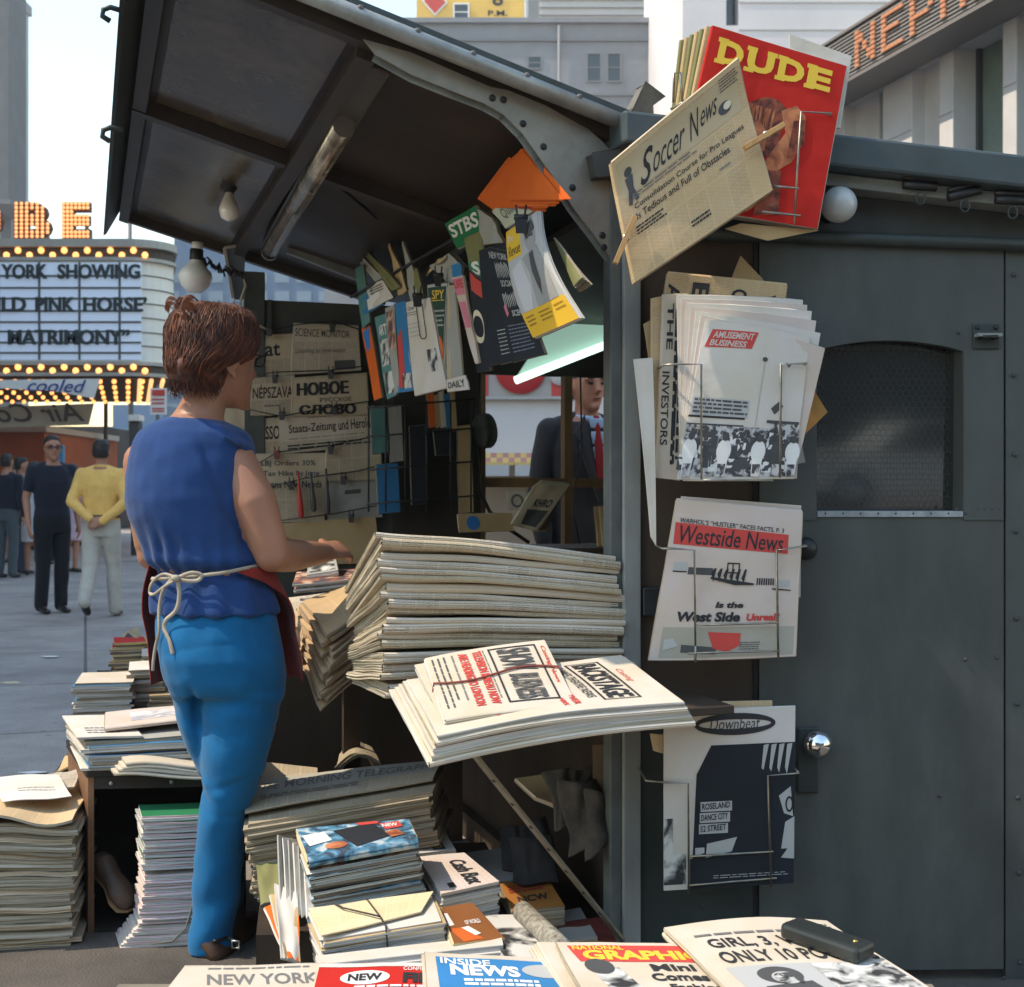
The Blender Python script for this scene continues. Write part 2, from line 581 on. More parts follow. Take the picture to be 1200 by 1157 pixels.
# ---------------------------------------------------------------- paper goods
def smoothstep(x):
    x = max(0.0, min(1.0, x)); return x * x * (3 - 2 * x)
def page(A, B, C, D, th, cov, edge, spine='AB', sag=None, nu=12, nv=10, seed=0, rough=0.0015, dcol=None, layers=0, fan=0.0):
    """a folded paper or magazine: A front left, B front right, C back right, D back left of its TOP face.
    Returns its MB and the surface S(u, v, h) with v = 0 on the D-C side."""
    A, B, C, D = Vector(A), Vector(B), Vector(C), Vector(D)
    n = ((B - A).cross(D - A) + (C - B).cross(A - B) * 1.0 + (B - C).cross(D - C) * -1.0)
    n = (B - A).cross(D - A).normalized()
    rr = random.Random(seed)
    w_ = ((B - A).length + (C - D).length) / 2; d_ = ((D - A).length + (C - B).length) / 2
    off = (rr.random() * 50, rr.random() * 50, rr.random() * 50)
    def top(u, v, h=0.0):
        p = A * (1 - u) * (1 - v) + B * u * (1 - v) + C * u * v + D * (1 - u) * v
        q = n * ((sag(u, v) if sag else 0.0) + h)
        z = noise.noise(Vector((u * 2.2 + off[0], v * 2.2 + off[1], off[2]))) * rough
        return p + q + n * z
    mb = MB(cov)
    mb.grid(lambda u, v: top(u, v), nu, nv, uvf=lambda u, v: (u * w_, v * d_))
    mb.grid(lambda u, v: top(u, v) - n * th, nu, nv, uvf=lambda u, v: (u * w_ + 0.3, v * d_), flip=True)
    KR = 14 if spine and th > 0.009 else max(3, min(10, int(th / 0.003))); gv = 2 + seed % 3
    sides = {'AB': (lambda s: (s, 0.0), nu, -(D - A).normalized(), w_), 'BC': (lambda s: (1.0, s), nv, (B - A).normalized(), d_),
             'CD': (lambda s: (1 - s, 1.0), nu, (D - A).normalized(), w_), 'DA': (lambda s: (0.0, 1 - s), nv, -(B - A).normalized(), d_)}
    for key, (fn, ns, out, L_) in sides.items():
        sp = key in spine if spine else False
        mb.use(cov if sp else edge)
        jit = [[0.0] * (ns + 1) for _ in range(KR + 1)]
        if not sp:
            for k in range(1, KR):
                b = rr.uniform(-1, 1) * min(0.004, th * 0.25) - fan * (k / KR)
                for i in range(ns + 1): jit[k][i] = b + 0.0012 * noise.noise(Vector((i * 0.6, k * 5.1, seed * 1.7)))
        def pt(a, b, fn=fn, ns=ns, out=out, sp=sp, jit=jit):
            u, v = fn(a)
            k = round(b * KR); i = round(a * ns)
            e = math.sin(math.pi * b) ** 0.7 * th * 0.42 * (1 - (0.45 if abs(math.sin(gv * math.pi * b)) < 0.35 and 0.1 < b < 0.9 else 0.0)) if sp else jit[k][i]
            return top(u, v) - n * th * (1 - b) + out * e
        o0 = rr.random() * 3
        mb.grid(pt, ns, KR, uvf=lambda a, b, L_=L_, o0=o0: (a * L_ + o0, b * th + o0))
    S = lambda u, v, h=0.0: top(u, 1 - v, h)
    return mb, S
def turn(S, k):
    """the page's own top turned: 1 = top on the left side, 2 = upside down, 3 = top on the right side"""
    if k == 1: return lambda u, v, h=0.0: S(v, 1 - u, h)
    if k == 2: return lambda u, v, h=0.0: S(1 - u, 1 - v, h)
    if k == 3: return lambda u, v, h=0.0: S(1 - v, u, h)
    return S
def pile(name, A, B, C, D, th, n, cov, edge, label, cat, group, spine='AB', sagf=None, jit=0.006, rot=1.0, variants=3, seed=1,
         tilt=None, nu=8, nv=6, rough=0.002, gap=1.03, lean=(0, 0)):
    """n separate papers, one on the other; A-D is the outline of the pile's foot, tilt a last-paper offset per corner"""
    A, B, C, D = Vector(A), Vector(B), Vector(C), Vector(D)
    nn = (B - A).cross(D - A).normalized()
    rr = random.Random(seed)
    protos = {}; outs = []
    ctr = (A + B + C + D) / 4
    for i in range(n):
        f = i / max(1, n - 1)
        kv = (0.72, 1.12, 0.9, 1.25, 0.8, 1.05)[i % variants % 6]
        acc = acc + nn * th * gap * kv if i else nn * th * gap * kv
        up = acc
        kf = (round(f * 5) / 5, i % variants) if (tilt or sagf) else (0, i % variants)
        dx = (B - A).normalized() * (rr.uniform(-jit, jit) + lean[0] * f) + (D - A).normalized() * (rr.uniform(-jit, jit) + lean[1] * f)
        if kf not in protos:
            t4 = [Vector(x) * kf[0] for x in tilt] if tilt else [Vector((0, 0, 0))] * 4
            sg = (lambda u, v, k=kf[0]: sagf(u, v, k)) if sagf else None
            e = edge[i % len(edge)] if isinstance(edge, (list, tuple)) else edge
            mb, S = page(A + t4[0], B + t4[1], C + t4[2], D + t4[3], th * kv, cov[i % len(cov)] if isinstance(cov, (list, tuple)) else cov,
                         e, spine, sg, nu, nv, seed * 31 + i, rough)
            o = mb.build(name, origin=ctr)
            tag(o, label, cat, group)
            protos[kf] = o
            base = o
        else:
            base = protos[kf].copy()
            COL.objects.link(base)
        base.matrix_basis = Matrix.Translation(ctr + up + dx) @ Matrix.Rotation(R(rr.uniform(-rot, rot)), 4, nn)
        outs.append(base)
    return outs

# common inks, papers and edges
INK = mat('ink_black', (0.025, 0.025, 0.028), 0.7)
INKG = mat('ink_grey', (0.16, 0.155, 0.15), 0.7)
INKR = mat('ink_red', (0.55, 0.06, 0.05), 0.7)
INKY = mat('ink_yellow', (0.75, 0.5, 0.05), 0.7)
INKB = mat('ink_blue', (0.03, 0.18, 0.5), 0.7)
WHT = mat('ink_white', (0.75, 0.73, 0.70), 0.7)
NEWS = paper_mat('newsprint', (0.52, 0.44, 0.335))
NEWST = paper_mat('newsprint_text', (0.52, 0.44, 0.335), text=0.75)
NEWSW = paper_mat('newsprint_white', (0.575, 0.505, 0.43))
NEWSWT = paper_mat('newsprint_white_text', (0.575, 0.505, 0.43), text=0.7)
NEWSD = paper_mat('newsprint_old', (0.40, 0.34, 0.25), text=0.6)
NEWSB = paper_mat('newsprint_tan', (0.62, 0.455, 0.275), text=0.45)  # tan, warmed further: sunlight on the Soccer News put into the colour
E_NEWS = edge_mat('edge_newsprint', (0.24, 0.20, 0.14), (0.54, 0.48, 0.38), 300)
E_TAN = edge_mat('edge_tan', (0.26, 0.19, 0.12), (0.62, 0.50, 0.36), 260)
E_OLD = edge_mat('edge_old', (0.14, 0.11, 0.075), (0.42, 0.35, 0.25), 300)
E_WHITE = edge_mat('edge_white', (0.30, 0.28, 0.25), (0.62, 0.585, 0.53), 500)
E_MAG = edge_mat('edge_magazines', (0.30, 0.28, 0.26), (0.68, 0.66, 0.62), 380, 2.0, cc=(0.05, 0.05, 0.06))
E_PINK = edge_mat('edge_pink', (0.55, 0.22, 0.28), (0.70, 0.64, 0.62), 420, 2.0)
# ================================================================ THE SETTING
def ground_material():
    m = bpy.data.materials.new('pavement_concrete'); m.use_nodes = True
    t = m.node_tree; b = t.nodes['Principled BSDF']; L = t.links.new
    tc = t.nodes.new('ShaderNodeTexCoord')
    mp = t.nodes.new('ShaderNodeMapping'); mp.inputs['Rotation'].default_value = (0, 0, -YAW)
    L(tc.outputs['Object'], mp.inputs['Vector'])
    n = t.nodes.new('ShaderNodeTexNoise'); n.inputs['Scale'].default_value = 1.1; n.inputs['Detail'].default_value = 10; n.inputs['Roughness'].default_value = 0.7
    L(tc.outputs['Object'], n.inputs['Vector'])
    r = t.nodes.new('ShaderNodeValToRGB')
    r.color_ramp.elements[0].position = 0.3; r.color_ramp.elements[1].position = 0.7
    r.color_ramp.elements[0].color = (0.21, 0.184, 0.165, 1); r.color_ramp.elements[1].color = (0.47, 0.415, 0.365, 1)
    L(n.outputs['Fac'], r.inputs['Fac'])
    n2 = t.nodes.new('ShaderNodeTexNoise'); n2.inputs['Scale'].default_value = 160; n2.inputs['Detail'].default_value = 3
    L(tc.outputs['Object'], n2.inputs['Vector'])
    r2 = t.nodes.new('ShaderNodeValToRGB')
    r2.color_ramp.elements[0].position = 0.36; r2.color_ramp.elements[1].position = 0.62
    r2.color_ramp.elements[0].color = (0.55, 0.55, 0.55, 1); r2.color_ramp.elements[1].color = (1.15, 1.15, 1.15, 1)
    L(n2.outputs['Fac'], r2.inputs['Fac'])
    mx = t.nodes.new('ShaderNodeMixRGB'); mx.blend_type = 'MULTIPLY'; mx.inputs['Fac'].default_value = 1
    L(r.outputs['Color'], mx.inputs['Color1']); L(r2.outputs['Color'], mx.inputs['Color2'])
    # dark gum spots and stains
    n4 = t.nodes.new('ShaderNodeTexVoronoi'); n4.inputs['Scale'].default_value = 5.0
    L(tc.outputs['Object'], n4.inputs['Vector'])
    r4 = t.nodes.new('ShaderNodeValToRGB')
    r4.color_ramp.elements[0].position = 0.05; r4.color_ramp.elements[1].position = 0.075
    r4.color_ramp.elements[0].color = (0.5, 0.5, 0.5, 1); r4.color_ramp.elements[1].color = (1, 1, 1, 1)
    L(n4.outputs['Distance'], r4.inputs['Fac'])
    m4 = t.nodes.new('ShaderNodeMixRGB'); m4.blend_type = 'MULTIPLY'; m4.inputs['Fac'].default_value = 1
    L(mx.outputs['Color'], m4.inputs['Color1']); L(r4.outputs['Color'], m4.inputs['Color2'])
    br = t.nodes.new('ShaderNodeTexBrick'); br.offset = 0.0
    br.inputs['Color1'].default_value = (1, 1, 1, 1); br.inputs['Color2'].default_value = (0.86, 0.87, 0.9, 1); br.inputs['Mortar'].default_value = (0.35, 0.35, 0.35, 1)
    br.inputs['Scale'].default_value = 1.0; br.inputs['Mortar Size'].default_value = 0.012; br.inputs['Brick Width'].default_value = 1.7; br.inputs['Row Height'].default_value = 1.7
    L(mp.outputs[0], br.inputs['Vector'])
    m3 = t.nodes.new('ShaderNodeMixRGB'); m3.blend_type = 'MULTIPLY'; m3.inputs['Fac'].default_value = 1
    L(m4.outputs['Color'], m3.inputs['Color1']); L(br.outputs['Color'], m3.inputs['Color2'])
    L(m3.outputs['Color'], b.inputs['Base Color'])
    b.inputs['Roughness'].default_value = 0.85
    bp = t.nodes.new('ShaderNodeBump'); bp.inputs['Strength'].default_value = 0.35; bp.inputs['Distance'].default_value = 0.006
    L(n2.outputs['Fac'], bp.inputs['Height']); L(bp.outputs[0], b.inputs['Normal'])
    return m
mb = MB(ground_material())
mb.add([(-130, -31, 0), (90, -31, 0), (90, 210, 0), (-130, 210, 0)], [(0, 1, 2, 3)])
mb.build('pavement', kind='structure', origin=Vector((0, 0, 0)))
ASPH = mat('asphalt', (0.055, 0.055, 0.058), 0.9, var=0.25, vs=3, bump=0.4, bs=120)
mb = MB(ASPH, M=K)
mb.box(1.9, 9.5, -10, 60, 0.001, 0.004)
mb.build('road', kind='structure')
mb = MB(mat('asphalt_patch', (0.085, 0.072, 0.06), 0.9, var=0.35, vs=2.5, bump=0.5, bs=140)); mb.add([(-4, -6, 0.004), (6, -6, 0.004), (6, 3.62, 0.004), (-4, 3.50, 0.004)], [(0, 1, 2, 3)]); mb.build('asphalt_patch', kind='structure')
mb = MB(mat('kerb_granite', (0.26, 0.26, 0.26), 0.85, var=0.2, vs=4, bump=0.3, bs=60), M=K)
mb.box(1.72, 1.9, -10, 60, 0.0, 0.13)
mb.build('kerb', kind='structure', bevel=0.015)

def hit(px, py, pt, nrm):
    d = Vector(((px - CX) / F, 1, -(py - CY) / F)); o = Vector((0, 0, EYE))
    return o + d * ((Vector(pt) - o).dot(nrm) / d.dot(nrm))
def pbox(mb, px0, py0, px1, py1, Y, dep):
    a = P(px0, py0, Y); b = P(px1, py1, Y)
    return mb.box(min(a.x, b.x), max(a.x, b.x), Y, Y + dep, min(a.z, b.z), max(a.z, b.z))

# ---------------------------------------------------------------- buildings
GLASS_D = mat('window_dark_glass', (0.035, 0.045, 0.055), 0.12, spec=0.6)
def win(parent, px0, py0, px1, py1, Y, frame_m, bars=1, glass=GLASS_D):
    a = P(px0, py1, Y); b = P(px1, py0, Y); fw = (b.x - a.x) * 0.09
    m = MB(frame_m)
    m.box(a.x, b.x, Y - 0.06, Y + 0.05, b.z - fw, b.z); m.box(a.x, b.x, Y - 0.10, Y + 0.05, a.z, a.z + fw)
    m.box(a.x, a.x + fw, Y - 0.06, Y + 0.05, a.z + fw, b.z - fw); m.box(b.x - fw, b.x, Y - 0.06, Y + 0.05, a.z + fw, b.z - fw)
    for k in range(bars):
        zz = a.z + fw + (b.z - a.z - 2 * fw) * (k + 1) / (bars + 1)
        m.box(a.x + fw, b.x - fw, Y - 0.05, Y + 0.03, zz - fw * 0.3, zz + fw * 0.3)
    o = m.build('window', parent)
    g = MB(glass); g.box(a.x + fw, b.x - fw, Y - 0.02, Y + 0.02, a.z + fw, b.z - fw); g.build('pane', o)
    return o
STONE_G = mat('grey_render', (0.24, 0.25, 0.27), 0.9, var=0.16, vs=0.35, bump=0.15, bs=3, dirt_sheen=0.25, dcol=(0.14, 0.14, 0.15))
STONE_W = mat('pale_brick', (0.50, 0.49, 0.50), 0.9, var=0.1, vs=0.3, dirt_sheen=0.2, dcol=(0.32, 0.31, 0.31))
FRAME_G = mat('window_frame_grey', (0.20, 0.21, 0.22), 0.7)
b = empty('office_building', P(680, 578, 62), 0, 'plain grey rendered building with few small windows behind the raised canopy', 'building')
m = MB(STONE_G); pbox(m, 380, 27, 800, 640, 60, 18); m.build('wall', b)
m = MB(STONE_G); a = P(380, 27, 59.9); c = P(801, 24, 59.9); m.box(a.x, c.x, 59.8, 60.0, a.z, a.z + 0.22); m.build('parapet', b)
for x0, y0, x1, y1 in ((618, 66, 635, 82), (687, 62, 705, 97), (711, 62, 728, 97), (773, 59, 790, 94), (560, 66, 577, 97), (500, 66, 517, 97)):
    win(b, x0, y0, x1, y1, 60, FRAME_G)
b = empty('brick_building', P(690, 578, 95), 0, 'pale brick building rising behind the grey rendered one', 'building')
m = MB(STONE_W); pbox(m, 632, -160, 830, 640, 92, 20); m.build('wall', b)
for k in range(4):
    m = MB(mat('pale_course', (0.40, 0.39, 0.40), 0.9)); a = P(632, 18 - k * 9, 91.9); c = P(830, 16 - k * 9, 91.9)
    m.box(a.x, c.x, 91.8, 92, a.z, a.z + 0.12); m.build('string_course', b)
m = MB(FRAME_G); pbox(m, 619, -160, 632, 640, 92.5, 18); m.build('corner_pier', b)
b = empty('tower_block', P(845, 578, 48), 0, 'white stone slab building with one dark vertical slot beside the illuminated sign', 'building')
m = MB(mat('white_stone', (0.62, 0.58, 0.58), 0.85, var=0.08, vs=0.25, bump=0.1, bs=2))
pbox(m, 800, -300, 851, 640, 48, 14); pbox(m, 866, -300, 1330, 640, 48, 14); pbox(m, 851, 30, 866, 640, 48, 14); m.build('wall', b)
m = MB(GLASS_D); pbox(m, 851, -300, 866, 30, 48.8, 1.0); m.build('window_slot', b)
for k in range(9):
    m = MB(mat('stone_joint', (0.40, 0.38, 0.38), 0.9)); a = P(866, -60 + k * 32, 47.98); c = P(1300, -60 + k * 32, 47.98)
    m.box(a.x, c.x, 47.97, 48.0, a.z, a.z + 0.05); m.build('stone_course', b)
b = bpy.data.objects['office_building']
for k, py in enumerate((48, 112, 150)):
    m = MB(mat('render_course', (0.19, 0.20, 0.215), 0.9)); a = P(380, py, 59.9); c = P(800, py, 59.9); m.box(a.x, c.x, 59.9, 60.0, a.z, a.z + 0.10); m.build('string_course', b)
m = MB(FRAME_G); m.tube([P(655, 30, 59.85), P(655, 500, 59.85)], 0.07, 6); m.build('drain_pipe', b)
# the yellow hoarding
b = empty('billboard', P(550, 22, 74), 0, 'yellow painted hoarding with a red diamond and P.M. above the grey building', 'billboard')
YEL = mat('hoarding_yellow', (0.72, 0.45, 0.10), 0.7, var=0.08, vs=0.6)
m = MB(YEL); pbox(m, 488, -70, 615, 22, 74, 0.4); m.build('board', b)
Sb = lambda u, v, h=0.0: P(488 + 127 * u, -70 + 92 * v, 74) + Vector((0, -0.05 - h, 0))
p = Print(Sb); p.step = 0.02
p.poly([(0.05, 0.78), (0.17, 0.60), (0.29, 0.80), (0.17, 0.97)], WHT, 1)
p.poly([(0.07, 0.78), (0.17, 0.63), (0.27, 0.80), (0.17, 0.94)], INKR, 2)
p.text('P.M.', 0.66, 0.90, 0.84, 0.97, INK, 1, bold=0.02)
p.text('8', 0.70, 0.66, 0.80, 0.84, INK, 1, bold=0.02)
p.build('painted_marks', b)
win(b, 531, 4, 550, 25, 73.9, WHT)
m = MB(FRAME_G)
for x in (500, 555, 605): m.bar(P(x, 22, 74.6), P(x, 90, 74.6), 0.3, 0.3)
m.build('stand', b)

# left: the dark tower, the pale one past it, the theatre that shades the pavement
b = empty('dark_tower', P(-10, 578, 110), 0, 'dark stone tower at the left edge of the sky', 'building')
m = MB(mat('dark_stone', (0.10, 0.105, 0.115), 0.9, var=0.2, vs=0.5))
a = P(3, 0, 112); m.box(-90, a.x, 112, 114, 0, 70)
a2 = P(10, 0, 108); m.box(-90, a2.x, 108, 111.9, 26, 70); m.build('wall', b)
m = MB(mat('dark_cornice', (0.14, 0.145, 0.155), 0.9)); m.box(-90, a2.x + 0.2, 107.8, 114.2, 25.6, 26); m.build('cornice', b)
b = empty('pale_tower', P(20, 578, 150), 0, 'pale grey tower with vertical ribs just right of the dark one', 'building')
m = MB(mat('pale_ribs', (0.34, 0.35, 0.37), 0.9, var=0.1, vs=0.4)); a = P(26, 0, 150); m.box(-110, a.x, 150, 152, 0, 58); m.build('wall', b)
for k in range(5):
    m = MB(FRAME_G); x = a.x - 0.5 - k * 0.75; m.box(x, x + 0.3, 149.6, 150, 0, 57); m.build('rib', b)
m = MB(FRAME_G); m.box(-110, a.x + 0.3, 149.3, 152.3, 57.9, 59); m.build('cornice', b)
b = empty('theatre', (-18, 16, 0), 0, 'theatre building along the left side that shades the pavement', 'building')
m = MB(mat('theatre_brick', (0.28, 0.20, 0.15), 0.9, var=0.2, vs=2)); m.box(-26, -14.6, 2.5, 36, 0, 24); m.build('wall', b)
m = MB(mat('theatre_cornice', (0.35, 0.32, 0.28), 0.9)); m.box(-26, -14.2, 2.1, 36.4, 24, 25); m.build('cornice', b)
# far towers
def far_block(name, label, cols, steps, Y, dep, glass, floors):
    b = empty(name, P(steps[0][0], 578, Y), 0, label, 'building')
    m = MB(cols)
    x0, ytop, x1 = steps[0]
    for (x0, yt, x1, dy) in [(q[0], q[1], q[2], i) for i, q in enumerate(steps)]:
        a = P(x0, yt, Y + dy * 0.4); c = P(x1, 600, Y + dy * 0.4)
        m.box(a.x, c.x, Y + dy * 0.8, Y + dep, 0, a.z)
    m.build('wall', b)
    for k in range(floors):
        g = MB(glass)
        x0, yt, x1 = steps[0]
        a = P(x0, 0, Y); c = P(x1, 0, Y); zt = P(0, yt, Y).z
        z = zt - 2.2 - k * (zt - 3) / floors
        nw = 9; w_ = (c.x - a.x) / nw
        for q in range(nw): g.box(a.x + w_ * (q + 0.2), a.x + w_ * (q + 0.85), Y - 0.1, Y + 0.1, z - 1.1, z)
        g.build('window_row', b)
    return b
BLUEG = mat('hazed_blue_stone', (0.10, 0.17, 0.28), 0.9, var=0.15, vs=0.08)  # blue of the distant haze put into the wall colour
BLUEW = mat('far_window', (0.17, 0.25, 0.34), 0.3)
far_block('skyscraper', 'stepped skyscraper toned blue with haze behind the white lamp', BLUEG, [(188, 296, 420), (203, 264, 420), (216, 251, 420)], 140, 25, BLUEW, 12)
far_block('apartment_block', 'bluish block beyond the marquee, left of the seller', BLUEG, [(118, 500, 190), (130, 474, 190)], 90, 15, BLUEW, 4)
far_block('warehouse', 'low pale grey block closing the street under the banner', mat('far_grey', (0.27, 0.28, 0.27), 0.9, var=0.2, vs=0.2), [(40, 500, 70), (70, 522, 120)], 70, 10, BLUEW, 3)
far_block('corner_building', 'far bluish corner building low on the street line behind the walkers', mat('far_blue', (0.16, 0.21, 0.27), 0.9, var=0.2, vs=0.2), [(-140, 545, 330)], 170, 10, BLUEW, 3)
b = empty('storefront', P(15, 578, 27), 0, 'orange red storefront at the left edge behind the crowd', 'shop')
m = MB(mat('orange_front', (0.36, 0.10, 0.04), 0.7, var=0.15, vs=1)); pbox(m, -60, 506, 52, 640, 27, 5); m.build('wall', b)
m = MB(mat('front_trim', (0.5, 0.45, 0.4), 0.7)); pbox(m, -60, 499, 54, 506, 26.8, 5); m.build('roof_trim', b)
m = MB(mat('poster_red', (0.75, 0.10, 0.05), 0.6)); pbox(m, 58, 520, 68, 550, 26.6, 0.1); m.build('poster', b)
m = MB(mat('poster_blue', (0.1, 0.35, 0.65), 0.6)); pbox(m, 69, 522, 74, 548, 26.6, 0.1); m.build('poster', b)

# ---------------------------------------------------------------- the marquee
YM = 24.0
mq = empty('theatre_marquee', P(0, 578, YM), 0, 'theatre marquee with bulb letters, white letter board and rows of lit bulbs', 'marquee')
def plan(off, x1=None):
    """outline of the marquee seen from above, pushed out by off"""
    xr = P(191, 0, YM).x + off; y0 = YM - off; r = 0.75
    pts = [(-13.5, y0)]
    for k in range(9):
        a = R(-90 + k * 11.25)
        pts.append((xr - r + r * math.cos(a), y0 + r + r * math.sin(a)))
    pts += [(P(188, 0, YM + 6.5).x + off, YM + 6.5), (-13.5, YM + 6.5)]
    return pts
def band(nm, m_, off, z0, z1):
    m = MB(m_); m.prism([(x, y, z0) for x, y in plan(off)], (0, 0, z1 - z0)); return m.build(nm, mq)
zz = lambda py: EYE - (py - CY) / F * YM
MQ_DARK = mat('marquee_dark', (0.06, 0.05, 0.04), 0.6)
MQ_TRIM = mat('marquee_trim', (0.36, 0.35, 0.32), 0.5, var=0.1, vs=2)
MQ_WHITE = mat('marquee_white', (0.74, 0.72, 0.66), 0.5, var=0.06, vs=1)
band('cornice', MQ_TRIM, 0.10, zz(290), zz(281))
band('upper_bulb_band', MQ_DARK, 0.0, zz(302), zz(290))
band('moulding', MQ_TRIM, 0.08, zz(306), zz(302))
band('letter_board', MQ_WHITE, 0.0, zz(424), zz(306))
band('moulding', MQ_TRIM, 0.06, zz(428), zz(424))
band('lower_bulb_band', MQ_DARK, 0.0, zz(437), zz(428))
band('moulding', MQ_TRIM, 0.06, zz(441), zz(437))
m = MB(mat('soffit_brown', (0.05, 0.035, 0.02), 0.7)); m.prism([(x, y, zz(441) - 0.02) for x, y in plan(-0.04)], (0, 0, 0.015)); m.build('soffit', mq)
# the milk glass panels and their black letters
xg0, xg1 = -13.3, P(166, 0, YM).x
m = MB(mat('milk_glass', (0.50, 0.60, 0.76), 0.25, emit=(0.55, 0.68, 0.9), es=0.12)); m.box(xg0, xg1, YM - 0.03, YM - 0.005, zz(422), zz(308)); m.build('milk_glass', mq)
m = MB(mat('rail', (0.10, 0.11, 0.12), 0.5))
for py in (338, 350.5, 378, 389, 402, 414, 324, 365): m.box(xg0, xg1, YM - 0.06, YM - 0.03, zz(py) - 0.018, zz(py) + 0.018)
for px in (-48, -1, 47, 94, 141): m.box(P(px, 0, YM).x - 0.02, P(px, 0, YM).x + 0.02, YM - 0.055, YM - 0.03, zz(422), zz(308))
m.build('letter_rail', mq)
m = MB(mat('rail', (0.1, 0.11, 0.12)))
for py in (322, 338, 355, 372, 389, 405):
    pts = [(x, y, zz(py)) for x, y in plan(0.01)[1:11]]
    m.tube(pts, 0.012, 4)
m.build('end_rail', mq)
Sm = lambda u, v, h=0.0: Vector((P(u, 0, YM).x, YM - 0.075 - h, zz(v)))
p = Print(Sm); p.step = 0.01
BLK = mat('letter_black', (0.02, 0.035, 0.04), 0.5)
for s_, x0, y0, x1, y1 in (('YORK', 3, 310.5, 58, 328), ('SHOWING', 69, 310.5, 166, 328), ('NEW', -52, 310.5, -9, 328), ('WILD', -29, 349, 33, 366.5),
                           ('PINK', 43, 349, 90, 366.5), ('HORSE’', 99, 349, 174, 366.5), ('MATRIMONY”', 11, 387, 154, 405)):
    heavy(p, s_, x0 + 0.5, y0, x1 - 0.5, y1, BLK, 1, 0.03, 0.5)
p.build('black_letters', mq)
BULB = mat('bulb_warm', (0.9, 0.5, 0.2), 0.4, emit=(1.0, 0.40, 0.11), es=1.1)
BULB_S = mat('bulb_letter', (0.9, 0.5, 0.25), 0.4, emit=(1.0, 0.42, 0.15), es=0.6)
bm0 = MB(BULB); bm0.ball((0, 0, 0), 0.062, nu=8, nv=5)
bulb_me = bm0.mesh('bulb')
nb = 0
for row, (py0, py1, z_off) in enumerate(((294, 299.5, 0), (430.5, 435, 0))):
    for k in range(48):
        x = -9.9 + k * 0.235 * 0.92
        zc = zz(py0) if k % 2 else zz(py1)
        if x > P(182, 0, YM).x: break
        o = bpy.data.objects.new('bulb', bulb_me); COL.objects.link(o); o.parent = mq
        o.location = Vector((x, YM - 0.03, zc)) - mq.location
        nb += 1
m = MB(BULB)
for j in range(5):
    for k in range(26):
        x = -13 + k * 0.27 + 0.13 * (j % 2); y = YM + 0.45 + j * 1.35
        if x < P(184, 0, YM).x - 0.15 - j * 0.42: m.ball((x, y, zz(441) - 0.06), 0.05, nu=6, nv=4)
tag(m.build('soffit_bulbs', mq), kind='stuff')
BULB_T = mat('tube_warm', (0.9, 0.5, 0.2), 0.4, emit=(1.0, 0.5, 0.2), es=0.7)
for q in (0, 1, 2):
    m = MB(BULB_T); m.tube([(P(186, 0, YM).x - q * 0.22, YM + 0.3, zz(441) - 0.05), (P(184, 0, YM + 6.3).x - q * 0.22, YM + 6.3, zz(441) - 0.05)], 0.04, 6); m.build('lamp_tube', mq)
# bulb letters on the roof
LET = mat('bulb_letter_face', (0.14, 0.06, 0.03), 0.6)
for ch, x0, x1 in (('G', -148, -108), ('L', -94, -60), ('O', -46, 3), ('B', 17, 60), ('E', 73, 106)):
    a = P(x0, 280, YM + 0.4); c = P(x1, 237, YM + 0.4); wq = (c.x - a.x) / 5; hq = (c.z - a.z) / 8
    vs2, fs2 = text2d(ch, 0.06, 0)
    m = MB(LET)
    tris = [[Vector((a.x + (c.x - a.x) * vs2[i][0], YM + 0.38, a.z + (c.z - a.z) * vs2[i][1])) for i in f] for f in fs2]
    for t_ in tris:
        m.add(t_ + [q + Vector((0, 0.14, 0)) for q in t_], [(0, 1, 2)[:len(t_)] if len(t_) == 3 else tuple(range(len(t_))), tuple(range(len(t_), 2 * len(t_)))[::-1]] +
              [(i, (i + 1) % len(t_), (i + 1) % len(t_) + len(t_), i + len(t_)) for i in range(len(t_))])
    lo = m.build('bulb_letter', mq)
    g = MB(BULB_S)
    from mathutils.geometry import intersect_point_tri_2d
    for r_ in range(9):
        for c_ in range(7):
            qx, qz = (c_ + 0.5) / 7, (r_ + 0.5) / 9
            ins = any(intersect_point_tri_2d(Vector((qx, qz)), Vector(vs2[f[0]]), Vector(vs2[f[i]]), Vector(vs2[f[i + 1]])) for f in fs2 for i in range(1, len(f) - 1))
            if ins: g.ball((a.x + (c.x - a.x) * qx, YM + 0.35, a.z + (c.z - a.z) * qz), 0.036, nu=6, nv=4)
    g.build('letter_bulbs', lo)
    s_ = MB(MQ_TRIM); s_.bar((a.x + 0.1, YM + 0.5, zz(283)), (a.x + 0.1, YM + 0.5, a.z + 0.3), 0.06, 0.06); s_.bar((c.x - 0.1, YM + 0.5, zz(283)), (c.x - 0.1, YM + 0.5, a.z + 0.3), 0.06, 0.06); s_.build('letter_post', lo)
